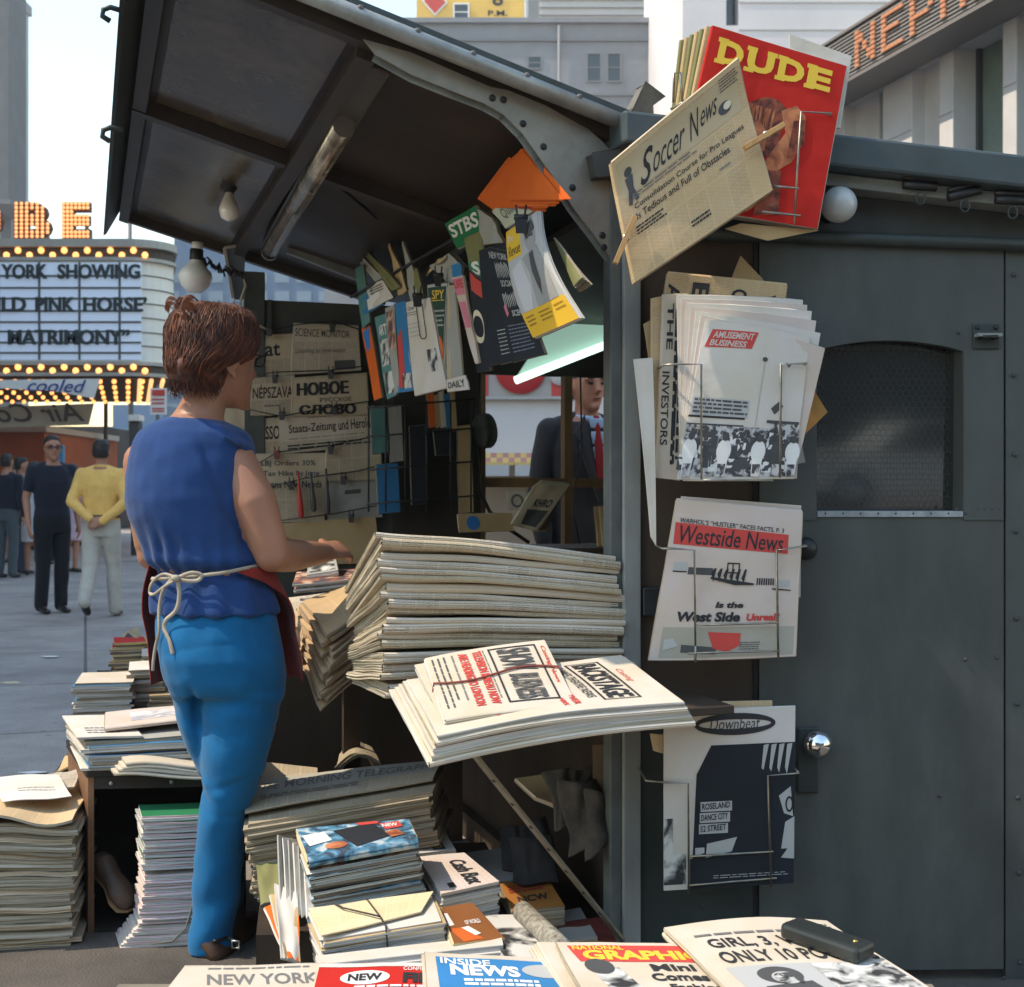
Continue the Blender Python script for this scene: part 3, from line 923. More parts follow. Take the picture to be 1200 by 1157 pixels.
# banners under the marquee
bn = MB(mat('banner_white', (0.72, 0.72, 0.70), 0.8, var=0.06, vs=1.5))
q4 = [P(-120, 447, YM - 0.3), P(117, 444, YM - 0.3), P(110, 467, YM - 0.3), P(60, 458, YM - 0.3), P(-120, 449, YM - 0.3)]
bn.prism(q4, (0, 0.02, 0))
bo = bn.build('banner', label='white pennant with blue script hanging from the marquee front', cat='banner')
p = Print(lambda u, v, h=0.0: P(u, v, YM - 0.32 - h)); p.step = 0.01
p.text('cooled', 32, 444, 101, 459, mat('banner_blue', (0.03, 0.05, 0.25), 0.7), 1, bold=0.005, shear=0.35, slope=1.5)
p.build('banner_script', bo)
bn = MB(mat('banner_cream', (0.42, 0.40, 0.33), 0.8, var=0.1, vs=1.5))
bn.prism([P(-150, 482, 25.5), P(110, 473, 25.5), P(104, 498, 25.5), P(-150, 506, 25.5)], (0, 0.02, 0))
bo = bn.build('banner', label='cream banner seen from behind, its script reading backwards, below the bulbs', cat='banner')
p = Print(lambda u, v, h=0.0: P(u, v, 25.48 - h)); p.step = 0.01
p.text('Air Conditioned', -150, 475, 100, 497, mat('banner_script', (0.09, 0.085, 0.08), 0.8), 1, bold=0.012, shear=0.35, mirror=True, slope=-3)
p.build('banner_script', bo)
# poles and signs of the street
m = MB(mat('pole_dark', (0.07, 0.08, 0.08), 0.6)); m.tube([P(124, 640, 30), P(124, 470, 30)], 0.05, 8); m.build('street_pole', label='thin dark pole standing behind the walking men', cat='pole')
m = MB(mat('pole_grey', (0.15, 0.16, 0.17), 0.6)); m.tube([P(154, 600, 45), P(152, 232, 45)], [0.11, 0.07], 8); m.build('flag_pole', label='tall thin grey pole rising behind the marquee', cat='pole')
sg = empty('parking_sign', P(178, 578, 20), 0, 'white parking sign with red lettering left of the seller', 'sign')
m = MB(WHT); pbox(m, 176, 455, 195, 486, 20, 0.02); m.build('plate', sg)
p = Print(lambda u, v, h=0.0: P(u, v, 19.99 - h)); p.step = 0.006
p.rect(178, 457, 193, 464, INKR, 1); p.lines(178, 467, 193, 476, 2, INKR, 1, 3, 0.5); p.lines(178, 478, 193, 484, 2, INKR, 1, 4, 0.6); p.build('red_lettering', sg)
m = MB(mat('pole_grey', (0.15, 0.16, 0.17), 0.6)); m.tube([P(185, 690, 20.05), P(185, 452, 20.05)], 0.03, 8); m.build('post', sg)
tl = empty('traffic_light', P(157, 650, 24.5), 0, 'dark traffic light with pale cap behind the man in yellow', 'traffic light')
m = MB(mat('signal_dark', (0.05, 0.055, 0.05), 0.5)); pbox(m, 151, 494, 163, 528, 24.5, 0.25); m.build('housing', tl, bevel=0.03)
m = MB(WHT); pbox(m, 150, 486, 164, 493.5, 24.4, 0.3); m.build('cap', tl, bevel=0.02)
m = MB(mat('pole_dark', (0.07, 0.08, 0.08), 0.6)); m.tube([P(157, 656, 24.6), P(157, 528, 24.6)], 0.06, 8); m.build('post', tl)

# ---------------------------------------------------------------- the building with the news sign, right
UR = Vector((-0.297, 0.955, 0)).normalized(); NR = Vector((-UR.y, UR.x, 0))      # NR points to the street
O_R = Vector((4.0, 16.0, 0))
def FR(px, py, out=0.0): return hit(px, py, O_R + NR * out, NR)
def fpanel(m, px0, px1, z0, z1, out0, out1):
    """a block on the facade from column px0 to px1 (at eye height), between two heights and two distances from the wall"""
    a = FR(px0, CY); c = FR(px1, CY)
    base = [Vector((a.x, a.y, z0)) + NR * out0, Vector((c.x, c.y, z0)) + NR * out0, Vector((c.x, c.y, z0)) + NR * out1, Vector((a.x, a.y, z0)) + NR * out1]
    return m.prism(base, (0, 0, z1 - z0))
rb = empty('marble_building', O_R, 0, 'white marble building with green glazing under the illuminated news sign', 'building')
MARB = mat('marble_panels', (0.60, 0.585, 0.58), 0.5, var=0.1, vs=1.5, bump=0.05, bs=5)
JOIN = mat('marble_joint', (0.35, 0.34, 0.34), 0.8)
DKM = mat('dark_mullion', (0.05, 0.055, 0.055), 0.4)
m = MB(MARB); fpanel(m, 945, 2600, 0, 6.0, -0.55, -0.5); m.build('back_wall', rb)
m = MB(MARB); fpanel(m, 945, 2600, 6.0, 6.6, -6, -0.02); m.build('roof', rb)
for px0, px1 in ((945, 985), (1030, 1064), (1096, 1112), (1170, 1186), (1260, 1290), (1380, 1420)):
    m = MB(MARB); fpanel(m, px0, px1, 0, 6.0, -0.5, -0.05); m.build('pier', rb, bevel=0.01)
for px0, px1 in ((985, 1012), (1064, 1096)):
    m = MB(MARB); fpanel(m, px0, px1, 0, 6.0, -0.5, -0.22); m.build('wall_panel', rb)
GREEN = mat('green_glass', (0.16, 0.21, 0.18), 0.15, var=0.25, vs=1.2, spec=0.6)
for px0, px1 in ((1112, 1170), (1186, 1260), (1290, 1380), (1012, 1030)):
    g = MB(GREEN if px0 != 1012 else GLASS_D); fpanel(g, px0, px1, 0, 6.0, -0.44, -0.40); wo_ = g.build('window', rb)
    f = MB(DKM); fpanel(f, px0, px0 + 3, 0.2, 6.0, -0.399, -0.34); fpanel(f, px1 - 3, px1, 0.2, 6.0, -0.399, -0.34)
    if px1 - px0 > 30:
        mid = px0 + (px1 - px0) * 0.56; fpanel(f, mid - 1.5, mid + 1.5, 0.2, 6.0, -0.399, -0.34)
    fpanel(f, px0, px1, 4.52, 4.62, -0.398, -0.36)
    f.build('mullion', wo_)
    d = MB(mat('spandrel_dark', (0.04, 0.045, 0.045), 0.3)); fpanel(d, px0, px1, 2.0, 4.52, -0.398, -0.38); d.build('spandrel', wo_)
for z in (2.1, 2.9, 3.7, 4.5, 5.3):
    m = MB(JOIN); fpanel(m, 1096, 1112, z, z + 0.012, -0.05, -0.046); fpanel(m, 1170, 1186, z, z + 0.012, -0.05, -0.046); fpanel(m, 1030, 1064, z, z + 0.012, -0.05, -0.046); m.build('panel_joint', rb)
ns = empty('news_sign', O_R + Vector((0, 0, 6)), 0, 'long louvred sign with words in lit orange bulbs on the marble building', 'sign')
m = MB(mat('sign_dark', (0.10, 0.095, 0.09), 0.6)); fpanel(m, 940, 2600, 5.99, 6.54, 0.0, 0.42); m.build('sign_box', ns)
m = MB(mat('louvre_grey', (0.30, 0.29, 0.28), 0.5))
for k in range(12): fpanel(m, 940, 2600, 6.02 + k * 0.043, 6.036 + k * 0.043, 0.42, 0.45)
m.build('louvre', ns)
m = MB(mat('louvre_frame', (0.22, 0.2, 0.19), 0.5)); fpanel(m, 940, 2600, 6.54, 6.57, -0.02, 0.47); fpanel(m, 940, 2600, 5.95, 5.99, -0.02, 0.47); m.build('sign_frame', ns)
sa = FR(1003, CY, 0.46); sa.z = 0
Ssign = lambda u, v, h=0.0: sa - UR * u + Vector((0, 0, 6.52 - v)) + NR * h
LITO = mat('news_bulbs', (0.42, 0.19, 0.10), 0.5, emit=(1.0, 0.42, 0.22), es=0.13)
# the lamps sit between the louvres: letters cut into short lit strokes
GL = {'N': ['10001', '11001', '11001', '10101', '10101', '10011', '10011', '10001'], 'E': ['11111', '10000', '10000', '11110', '10000', '10000', '10000', '11111'],
      'P': ['11110', '10001', '10001', '10001', '11110', '10000', '10000', '10000'], 'H': ['10001', '10001', '10001', '11111', '10001', '10001', '10001', '10001'],
      'W': ['10001', '10001', '10001', '10101', '10101', '10101', '11011', '10001']}
m = MB(LITO); x = 0.0
for ch in 'NEPHEW':
    for r_, row in enumerate(GL[ch]):
        for c_, v_ in enumerate(row):
            if v_ == '1':
                u0 = x + c_ * 0.08; v0 = 0.052 + r_ * 0.0535
                m.add([Ssign(u0, v0, 0.0), Ssign(u0, v0 + 0.034, 0), Ssign(u0 + 0.074, v0 + 0.034, 0), Ssign(u0 + 0.074, v0, 0),
                       Ssign(u0, v0, 0.02), Ssign(u0, v0 + 0.034, 0.02), Ssign(u0 + 0.074, v0 + 0.034, 0.02), Ssign(u0 + 0.074, v0, 0.02)],
                      [(0, 1, 2, 3), (7, 6, 5, 4), (0, 4, 5, 1), (1, 5, 6, 2), (2, 6, 7, 3), (3, 7, 4, 0)])
    x += 0.53
m.build('lit_words', ns)

# ---------------------------------------------------------------- what stands in the street behind the kiosk
YS = 15.0
st = empty('refreshment_stand', P(610, 650, YS), 0, 'pale refreshment stand with red disc sign and checked awning seen through the kiosk window', 'stand')
m = MB(mat('stand_white', (0.66, 0.64, 0.64), 0.6, var=0.05, vs=1)); pbox(m, 520, 468, 672, 531, YS, 2.0); m.build('fascia', st)
m = MB(mat('stand_trim', (0.45, 0.44, 0.42), 0.5)); pbox(m, 516, 464.5, 674, 468, YS - 0.1, 2.2); m.build('trim', st)
m = MB(mat('stand_panel', (0.42, 0.38, 0.34), 0.6)); pbox(m, 540, 425, 646, 464.4, YS + 0.1, 0.15); m.build('sign_panel', st)
m = MB(mat('stand_red', (0.58, 0.07, 0.06), 0.5)); pbox(m, 646, 425, 720, 464.4, YS + 0.1, 0.15); pbox(m, 500, 425, 572, 464.4, YS + 0.08, 0.01); m.build('side_panel', st)
m = MB(mat('disc_red', (0.62, 0.05, 0.05), 0.45)); m.lathe([(0, 0.05), (0.30, 0.04), (0.30, 0)], P(610, 432, YS + 0.1), (0, -1, 0), 32); m.build('disc_sign', st)
m = MB(mat('ball_white', (0.75, 0.72, 0.7), 0.5)); m.lathe([(0, 0.06), (0.12, 0.04), (0.12, 0)], P(656, 440, YS + 0.1), (0, -1, 0), 24); m.build('disc_sign', st)
AWR = mat('awning_red', (0.55, 0.22, 0.18), 0.8); AWY = mat('awning_yellow', (0.72, 0.50, 0.16), 0.8)
m = MB(AWR)
for k in range(20):
    for j in range(2):
        m.use(AWR if (k + j) % 2 else AWY)
        x0, x1 = 540 + k * 7, 547 + k * 7
        ya, yb = 531 + j * 5.5, 536.5 + j * 5.5
        d0, d1 = -j * 0.25, -(j + 1) * 0.25
        m.add([P(x0, ya, YS + d0), P(x0, yb, YS + d1), P(x1, yb, YS + d1), P(x1, ya, YS + d0)], [(0, 1, 2, 3)])
    m.use(AWY)
    pc = P(543.5 + k * 7, 542, YS - 0.5)
    m.add([P(540 + k * 7, 542, YS - 0.5)] + [pc + Vector((0.036 * math.cos(R(180 + q * 30)), 0, 0.035 * math.sin(R(180 + q * 30)))) for q in range(7)] + [P(547 + k * 7, 542, YS - 0.5)], [tuple(range(9))])
m.build('awning', st)
m = MB(mat('stand_counter', (0.30, 0.22, 0.15), 0.7)); pbox(m, 530, 558, 672, 640, YS + 0.2, 1.6); m.build('counter', st)
m = MB(mat('stand_post', (0.6, 0.58, 0.55), 0.6))
for x in (535, 600, 668): m.bar(P(x, 531, YS + 0.3), P(x, 700, YS + 0.3), 0.07, 0.07)
m.build('post', st)
m = MB(STONE_W); pbox(m, 420, 300, 1100, 640, 34, 8); bb = m.build('stucco_building', label='pale stucco building across the street behind the refreshment stand', cat='building')

# ---------------------------------------------------------------- the parked car that the kiosk pane reflects
ca = empty('parked_car', (7.2, -13.0, 0), 0, 'pale sedan parked beyond the kerb, seen only as a reflection in the wired pane', 'car')
CM = Matrix.Translation((7.2, -13.0, 0))
PAINT = mat('car_paint', (0.80, 0.80, 0.76), 0.25, coat=0.6, spec=0.5)
sl = [(-2.3, 0.35), (-2.35, 0.75), (-2.1, 0.88), (-1.0, 0.95), (0.9, 0.95), (2.1, 0.90), (2.3, 0.72), (2.3, 0.35)]
m = MB(PAINT, M=CM); m.prism([(x, -0.88, z) for x, z in sl], (0, 1.76, 0)); m.build('body', ca, bevel=0.06)
m = MB(PAINT, M=CM); m.prism([(x, -0.74, z) for x, z in ((-1.15, 0.951), (-0.55, 1.38), (0.75, 1.42), (1.5, 0.951), (1.38, 0.951), (0.68, 1.37), (-0.48, 1.33), (-1.02, 0.951))], (0, 1.48, 0)); m.bar((0.1, -0.74, 0.95), (0.1, -0.74, 1.36), 0.05, 0.06); m.build('roof', ca)
m = MB(GLASS_D, M=CM); m.prism([(x, -0.72, z) for x, z in ((-1.02, 0.952), (-0.48, 1.325), (0.68, 1.365), (1.38, 0.952))], (0, 1.44, 0)); m.build('window', ca)
for x in (-1.45, 1.4):
    for y in (-0.89, 0.72):
        m = MB(BLK, M=CM); m.lathe([(0.2, 0), (0.33, 0.01), (0.33, 0.16), (0.2, 0.17)], (x, y, 0.33), (0, 1, 0), 20); w_ = m.build('wheel', ca)
        m = MB(mat('hubcap', (0.6, 0.6, 0.6), 0.2, metal=0.9), M=CM); m.lathe([(0, -0.02), (0.12, -0.015), (0.2, 0.0), (0.2, 0.17), (0, 0.18)], (x, y, 0.33), (0, 1, 0), 16); m.build('hubcap', w_)

# ---------------------------------------------------------------- the summer haze of the street
hz = bpy.data.materials.new('haze'); hz.use_nodes = True
t = hz.node_tree; t.nodes.clear()
pv = t.nodes.new('ShaderNodeVolumePrincipled'); pv.inputs['Color'].default_value = (0.86, 0.93, 1.0, 1); pv.inputs['Density'].default_value = 0.0010; pv.inputs['Anisotropy'].default_value = 0.2
ho = t.nodes.new('ShaderNodeOutputMaterial'); t.links.new(pv.outputs[0], ho.inputs['Volume'])
m = MB(hz); m.box(-131, 91, -32, 212, -1, 74); m.build('haze', kind='stuff')

b = empty('facing_building', (8, -27, 0), 0, 'dark stone building across the road, behind the parked car', 'building')
m = MB(mat('soot_stone', (0.10, 0.095, 0.09), 0.9, var=0.3, vs=1)); m.box(-14, 34, -29, -26, 0, 13); m.build('wall', b)
for k in range(9):
    m = MB(GLASS_D); m.box(-12 + k * 5, -9.5 + k * 5, -25.99, -25.92, 3.5, 6.5); m.build('window', b)

b = empty('shop_row', P(80, 578, 42), 0, 'dark row of shopfronts behind the crowd, under the marquee', 'building')
m = MB(mat('shop_dark', (0.075, 0.07, 0.068), 0.8, var=0.3, vs=0.6)); pbox(m, -120, 500, 122, 620, 42, 6); m.build('wall', b)
for k in range(6):
    m = MB(mat('shop_lit', (0.16, 0.15, 0.13), 0.4) if k % 2 else GLASS_D); pbox(m, 52 + k * 12, 545, 61 + k * 12, 590, 41.9, 0.08); m.build('window', b)
m = MB(mat('shop_fascia', (0.30, 0.12, 0.06), 0.7)); pbox(m, 50, 528, 122, 541, 41.85, 0.13); m.build('fascia', b)
# ================================================================ THE KIOSK
kio = empty('newsstand', P0, YAW, 'grey green sheet metal newsstand kiosk with its front canopy propped open', 'newsstand')
GREY = mat('kiosk_paint', (0.074, 0.082, 0.075), 0.44, var=0.20, vs=3.4, bump=0.22, bs=5, dirt_sheen=0.65, dcol=(0.032, 0.033, 0.030), spec=0.45, stretch=(1, 1, 0.4))
GREY2 = mat('kiosk_paint_light', (0.22, 0.235, 0.22), 0.5, var=0.22, vs=7, dirt_sheen=0.5, dcol=(0.08, 0.065, 0.05), bump=0.1, bs=40)
POSTM = mat('post_paint', (0.26, 0.265, 0.245), 0.5, var=0.2, vs=9, dirt_sheen=0.6, dcol=(0.10, 0.075, 0.05), bump=0.12, bs=40, stretch=(1, 1, 0.25))
DARKG = mat('kiosk_dark_green', (0.035, 0.045, 0.042), 0.5, var=0.3, vs=5, dirt_sheen=0.3)
BROWN = mat('brown_board', (0.055, 0.035, 0.022), 0.6, var=0.3, vs=6, stretch=(1, 1, 0.2))
DARKW = mat('dark_wood', (0.045, 0.03, 0.02), 0.7, var=0.4, vs=6, stretch=(1, 1, 0.15), bump=0.15, bs=30)
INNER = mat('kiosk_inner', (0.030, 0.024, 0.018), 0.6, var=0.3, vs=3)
STEEL = mat('dull_steel', (0.42, 0.42, 0.40), 0.35, metal=0.9, var=0.2, vs=12)
CHROME = mat('chrome', (0.75, 0.75, 0.76), 0.12, metal=1.0)
BLACK = mat('black_iron', (0.018, 0.018, 0.02), 0.45, var=0.3, vs=20)
WIRE = mat('rack_wire', (0.30, 0.28, 0.24), 0.35, metal=0.8, var=0.3, vs=30)
SLATE = mat('roof_sheet', (0.12, 0.14, 0.145), 0.5, var=0.3, vs=3, dirt_sheen=0.4)
D_, L_ = 1.55, 2.5
# near side wall, in its own axes
X0, X1, WL, WR = KW(890, 600, 0).x, KW(1178, 600, 0).x, KW(957, 500, 0).x, KW(1128, 500, 0).x
ZT, ZB, ZC, ZA = KW(1000, 281, 0).z, KW(1040, 600, 0).z, KW(960, 411, 0).z, KW(1040, 399, 0).z
XE = X1 + 0.45
zr = lambda x, h=0.0: KW(970, 155, -0.10).z + (KW(1200, 181, -0.10).z - KW(970, 155, -0.10).z) / (KW(1200, 181, -0.10).x - KW(970, 155, -0.10).x) * (x - KW(970, 155, -0.10).x) + h
m = MB(GREY, M=KN)
m.box(X0, WL, 0.0, 0.03, 0.03, ZT); m.box(WR, X1 - 0.004, 0.0, 0.03, 0.03, ZT); m.box(WL, WR, 0.0, 0.03, 0.03, ZB)
arch = [(WL, 0, ZT), (WL, 0, ZC)] + [(WL + (WR - WL) * k / 14, 0, ZC + (ZA - ZC) * math.sin(math.pi * k / 14) ** 0.8) for k in range(1, 14)] + [(WR, 0, ZC), (WR, 0, ZT)]
m.prism(arch, (0, 0.03, 0))
door = m.build('door', kio)
m = MB(GREY, M=KN); m.box(X1 + 0.002, XE, 0.002, 0.03, 0.0, ZT); m.build('side_panel', kio)
m = MB(BLACK, M=KN); m.box(X0 - 0.012, X0 - 0.002, 0.006, 0.03, 0.03, ZT); m.box(X1 - 0.0035, X1 + 0.0015, 0.008, 0.03, 0.03, ZT); m.build('door_gap', kio)
m = MB(GREY, M=KN)      # window reveal with its paler sill
m.box(WL - 0.008, WL - 0.0005, 0.0305, 0.10, ZB - 0.01, ZA + 0.03); m.box(WR + 0.0005, WR + 0.008, 0.0305, 0.10, ZB - 0.01, ZA + 0.03)
m.box(WL - 0.008, WR + 0.008, 0.0305, 0.10, ZA + 0.03, ZA + 0.04)
m.build('window_reveal', door)
m = MB(mat('sill_pale', (0.30, 0.32, 0.33), 0.4, var=0.3, vs=20), M=KN); m.box(WL + 0.001, WR - 0.001, -0.006, 0.10, ZB - 0.012, ZB + 0.002); m.build('sill', door)
m = MB(mat('wire_glass', (0.016, 0.019, 0.019), 0.08, spec=1.0, coat=0.5), M=KN); m.prism([(WL - 0.0002, 0.067, ZB + 0.001), (WR + 0.0002, 0.067, ZB + 0.001), (WR + 0.0002, 0.0545, ZA + 0.03), (WL - 0.0002, 0.0545, ZA + 0.03)], (0, 0.005, 0)); glass = m.build('window_pane', door)
m = MB(mat('mesh_wire', (0.075, 0.082, 0.08), 0.5, metal=0.3), M=KN)
hx = 0.0092
for r_ in range(int((ZA - ZB) / (hx * 1.5)) + 1):
    for c_ in range(int((WR - WL) / (hx * 1.732)) + 1):
        cx_ = WL + 0.006 + (c_ + 0.5 * (r_ % 2)) * hx * 1.732; cz = ZB + 0.012 + r_ * hx * 1.5
        if cx_ > WR - 0.01: continue
        for a in (90, 210, 330):
            e = Vector((cx_ + hx * math.cos(R(a)), 0.0535, cz + hx * math.sin(R(a))))
            m.bar((cx_, 0.0535, cz), e, 0.0007, 0.0007)
            if a == 90: m.bar(e, e + Vector((hx * 0.0, 0, 0.0001)), 0.0007, 0.0007)
m.build('wire_mesh', glass)
m = MB(GREY, M=KN); m.box(X0 + 0.001, WL - 0.001, -0.004, -0.0005, ZB - 0.02, ZA + 0.03); m.build('window_strap', door); m = MB(GREY, M=KN); m.box(WR + 0.001, X1 - 0.006, -0.004, -0.0005, ZB - 0.02, ZC + 0.0); m.build('window_strap', door)
m = MB(mat('rivet', (0.045, 0.05, 0.05), 0.5), M=KN)
for px, py in ((1188, 322), (1188, 440), (1189, 533), (1190, 623), (1191, 725), (1192, 825), (1193, 935), (1194, 1023), (1195, 1128), (1123, 390), (1120, 597), (1145, 597), (1153, 597), (1162, 597), (1171, 597), (905, 606), (922, 606), (940, 606), (1131, 773), (1168, 771), (823, 1060), (1101, 933), (1140, 1151), (1176, 1146)):
    q = KW(px, py, 0); m.ball((q.x, -0.002, q.z), 0.006 if px > 1185 else 0.0045, (1, 0.6, 1), 8, 6)
for k in range(9): m.ball((WL + 0.02 + k * 0.043, -0.005, ZB - 0.004), 0.0035, (1, 0.6, 1), 6, 5)
m.build('rivets', kio)
# eaves: recess, ledge bar, fascia
def band_q(m, x0, x1, y0, y1, za, zb):
    """a strip along the wall whose lower and upper edges follow the sloping roof or stay level"""
    vs = [(x, y, f(x)) for x in (x0, x1) for f in (za, zb) for y in (y0, y1)]
    return m.add(vs, [(0, 1, 3, 2), (4, 6, 7, 5), (0, 2, 6, 4), (1, 5, 7, 3), (2, 3, 7, 6), (0, 4, 5, 1)])
LV = lambda z: (lambda x: z)
m = MB(mat('eave_shade', (0.05, 0.056, 0.055), 0.55, var=0.3, vs=5), M=KN); band_q(m, 0.05, XE, 0.03, 0.06, LV(ZT + 0.0), lambda x: zr(x, -0.08)); m.build('eave_recess', kio)  # recess colour darkened for the shadow under the overhang
m = MB(DARKG, M=KN); a = KW(880, 276, -0.012); c = KW(1205, 287, -0.012); d = (c - a); m.tube([a - d * 0.35, c + d * 0.6], 0.017, 10); m.build('ledge_bar', kio)
m = MB(GREY2, M=KN); band_q(m, 0.03, XE, -0.05, 0.02, lambda x: zr(x, -0.112), lambda x: zr(x, -0.081)); m.build('eave_batten', kio, bevel=0.003)
m = MB(mat('roof_paint', (0.06, 0.078, 0.083), 0.4, var=0.2, vs=3, dirt_sheen=0.4))
q = [KN @ Vector((-0.02, -0.10, 0)), KN @ Vector((XE + 0.15, -0.10, 0)), K @ Vector((D_ + 0.2, L_ + 0.03, 0)), K @ Vector((-0.02, L_ + 0.03, 0))]
zq = [zr(-0.02), zr(XE + 0.15), zr(XE + 0.15), zr(-0.02)]
m.add([v_ + Vector((0, 0, z - 0.078)) for v_, z in zip(q, zq)] + [v_ + Vector((0, 0, z)) for v_, z in zip(q, zq)], [(0, 3, 2, 1), (4, 5, 6, 7), (0, 1, 5, 4), (1, 2, 6, 5), (2, 3, 7, 6), (3, 0, 4, 7)])
m.build('roof', kio, bevel=0.008)
# shutter pins hanging under the eave
for px, py, yaw_ in ((1078, 213, 4), (1130, 222, -14), (1186, 230, 2)):
    c = KW(px, py + 5, -0.068)
    h = empty('shutter_pin', KN @ c, 0, {1078: 'dark pin with ring under the eave, nearest the white globe', 1130: 'tilted dark pin with ring under the eave, middle one', 1186: 'dark pin with ring under the eave at the right edge'}[px], 'pin', 'pins hanging under the kiosk eave')
    m = MB(BLACK, M=KN); d = Vector((math.cos(R(yaw_)), 0, -math.sin(R(yaw_)))) * 0.040
    m.tube([c - d, c + d], 0.011, 8); m.tube([c - d * 1.02 + Vector((0, 0, 0.016)), c + d * 1.02 + Vector((0, 0, 0.016))], 0.007, 6); m.bar(c + Vector((0, 0.006, 0.012)), c + Vector((0, 0.03, 0.045)), 0.006, 0.006); m.build('pin_barrel', h)
    m = MB(DARKG, M=KN); m.tube([c + Vector((0.011 * math.cos(R(a)), -0.004, -0.030 + 0.015 * math.sin(R(a)))) for a in range(0, 360, 30)], 0.0022, 5, closed=True); m.build('ring', h)
# globe lamp, knobs, hasp
gl = empty('globe_lamp', KN @ KW(983, 240, -0.03), 0, 'round white glass globe lamp on the wall under the eave', 'lamp')
c = KW(983, 240, -0.06)
m = MB(mat('milk_globe', (0.50, 0.52, 0.51), 0.22, var=0.06, vs=14, spec=0.6), M=KN); m.ball(c, 0.043, nu=28, nv=18); m.build('globe', gl)
m = MB(DARKG, M=KN); m.lathe([(0.022, 0), (0.022, 0.05), (0.03, 0.09)], c + Vector((0, 0.02, 0)), (0, 1, 0), 16); m.build('holder', gl)
m = MB(BLACK, M=KN); c = KW(943, 643, -0.005); m.lathe([(0, -0.03), (0.020, -0.027), (0.028, -0.014), (0.028, -0.004), (0.012, 0.0), (0.012, 0.012)], c, (0, 1, 0), 20); m.build('black_knob', door)
hd = MB(DARKG, M=KN); c = KW(944, 888, -0.001); hd.box(c.x - 0.022, c.x + 0.03, c.y - 0.010, c.y, c.z - 0.085, c.z + 0.075); ho = hd.build('lock_plate', door, bevel=0.004)
m = MB(CHROME, M=KN); c = KW(957, 872, -0.03); m.lathe([(0, -0.036), (0.02, -0.033), (0.033, -0.018), (0.035, -0.004), (0.024, 0.006), (0.014, 0.012), (0.014, 0.03)], c, (0, 1, 0), 26); m.build('chrome_knob', ho)
c = KW(1155, 394, 0.0)
m = MB(DARKG, M=KN); m.box(c.x - 0.033, c.x + 0.033, -0.006, -0.0005, c.z - 0.032, c.z + 0.03); hs = m.build('hasp_plate', kio, bevel=0.002)
m = MB(BLACK, M=KN); m.tube([c + Vector((-0.016, -0.006, -0.005)), c + Vector((-0.016, -0.028, -0.005)), c + Vector((0.016, -0.028, -0.005)), c + Vector((0.016, -0.006, -0.005))], 0.005, 8)
m.ball(c + Vector((-0.022, -0.006, 0.02)), 0.006, nu=8, nv=6); m.ball(c + Vector((0.022, -0.006, 0.02)), 0.006, nu=8, nv=6); m.build('staple', hs)
m = MB(GREY2, M=KN); m.box(c.x - 0.03, c.x + 0.03, -0.03, -0.0065, c.z - 0.004, c.z + 0.004); m.build('hasp_leaf', hs)
# corner post, brown board, lower panel
m = MB(POSTM, M=K)
m.box(-0.020, 0.026, -0.022, 0.03, 0.0, 2.02); m.build('corner_post', kio, bevel=0.004)
m = MB(mat('post_paint_dark', (0.11, 0.12, 0.112), 0.5, var=0.2, vs=9, dirt_sheen=0.4), M=K); m.box(-0.05, -0.0205, -0.012, 0.035, 0.0, 2.02); m.build('corner_stile', kio, bevel=0.003)
m = MB(BROWN, M=KN); m.box(0.030, X0 - 0.0125, 0.012, 0.04, KW(800, 822, 0).z, ZT); m.build('brown_board', kio)
m = MB(DARKG, M=KN); m.box(0.030, X0 - 0.0125, 0.008, 0.04, 0.0, KW(800, 822, 0).z - 0.002); m.build('lower_panel', kio)
q = KW(767, 705, 0)
m = MB(BLACK, M=KN); m.box(q.x - 0.03, q.x + 0.03, -0.012, 0.0115, q.z - 0.035, q.z + 0.035); m.build('catch', kio, bevel=0.004)
m = MB(DARKW, M=K); m.box(0.0, D_, 0.05, L_ - 0.05, 0.0, 0.085); m.build('base', kio)
# the bevelled iron lug on the roof corner
m = MB(mat('lug_iron', (0.13, 0.115, 0.09), 0.55, var=0.4, vs=15), M=K)
a = [KT(q[0], q[1], -0.07) for q in ((741, 128), (757, 97), (778, 113), (765, 124), (766, 140), (746, 140))]
m.prism(a, (0, 0.05, 0)); m.build('roof_lug', kio, bevel=0.003)
# inside: ceiling, back wall, far wall with its window, floor
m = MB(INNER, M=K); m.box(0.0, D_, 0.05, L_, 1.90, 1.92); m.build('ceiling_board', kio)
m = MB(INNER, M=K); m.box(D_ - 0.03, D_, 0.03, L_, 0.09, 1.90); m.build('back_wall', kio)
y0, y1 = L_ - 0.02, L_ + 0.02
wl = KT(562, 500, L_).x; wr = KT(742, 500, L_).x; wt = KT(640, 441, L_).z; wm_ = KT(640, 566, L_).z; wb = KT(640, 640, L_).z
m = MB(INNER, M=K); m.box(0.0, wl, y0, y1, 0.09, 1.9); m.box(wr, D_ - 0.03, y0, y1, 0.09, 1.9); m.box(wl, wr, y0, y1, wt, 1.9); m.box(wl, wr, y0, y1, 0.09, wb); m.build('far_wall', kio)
WOODF = mat('window_wood', (0.17, 0.10, 0.045), 0.55, var=0.4, vs=8, stretch=(1, 1, 0.3))
m = MB(WOODF, M=K)
mx0 = KT(659, 500, L_).x; mx1 = KT(668, 500, L_).x
m.box(mx0, mx1, y0 - 0.01, y1, wb, wt); m.box(wl, mx0, y0 - 0.015, y1, wm_ - 0.02, wm_ + 0.02); m.box(mx1, wr, y0 - 0.015, y1, wm_ - 0.02, wm_ + 0.02)
m.box(wl, wl + 0.02, y0 - 0.005, y0, wb, wt); m.build('window_frame', kio)
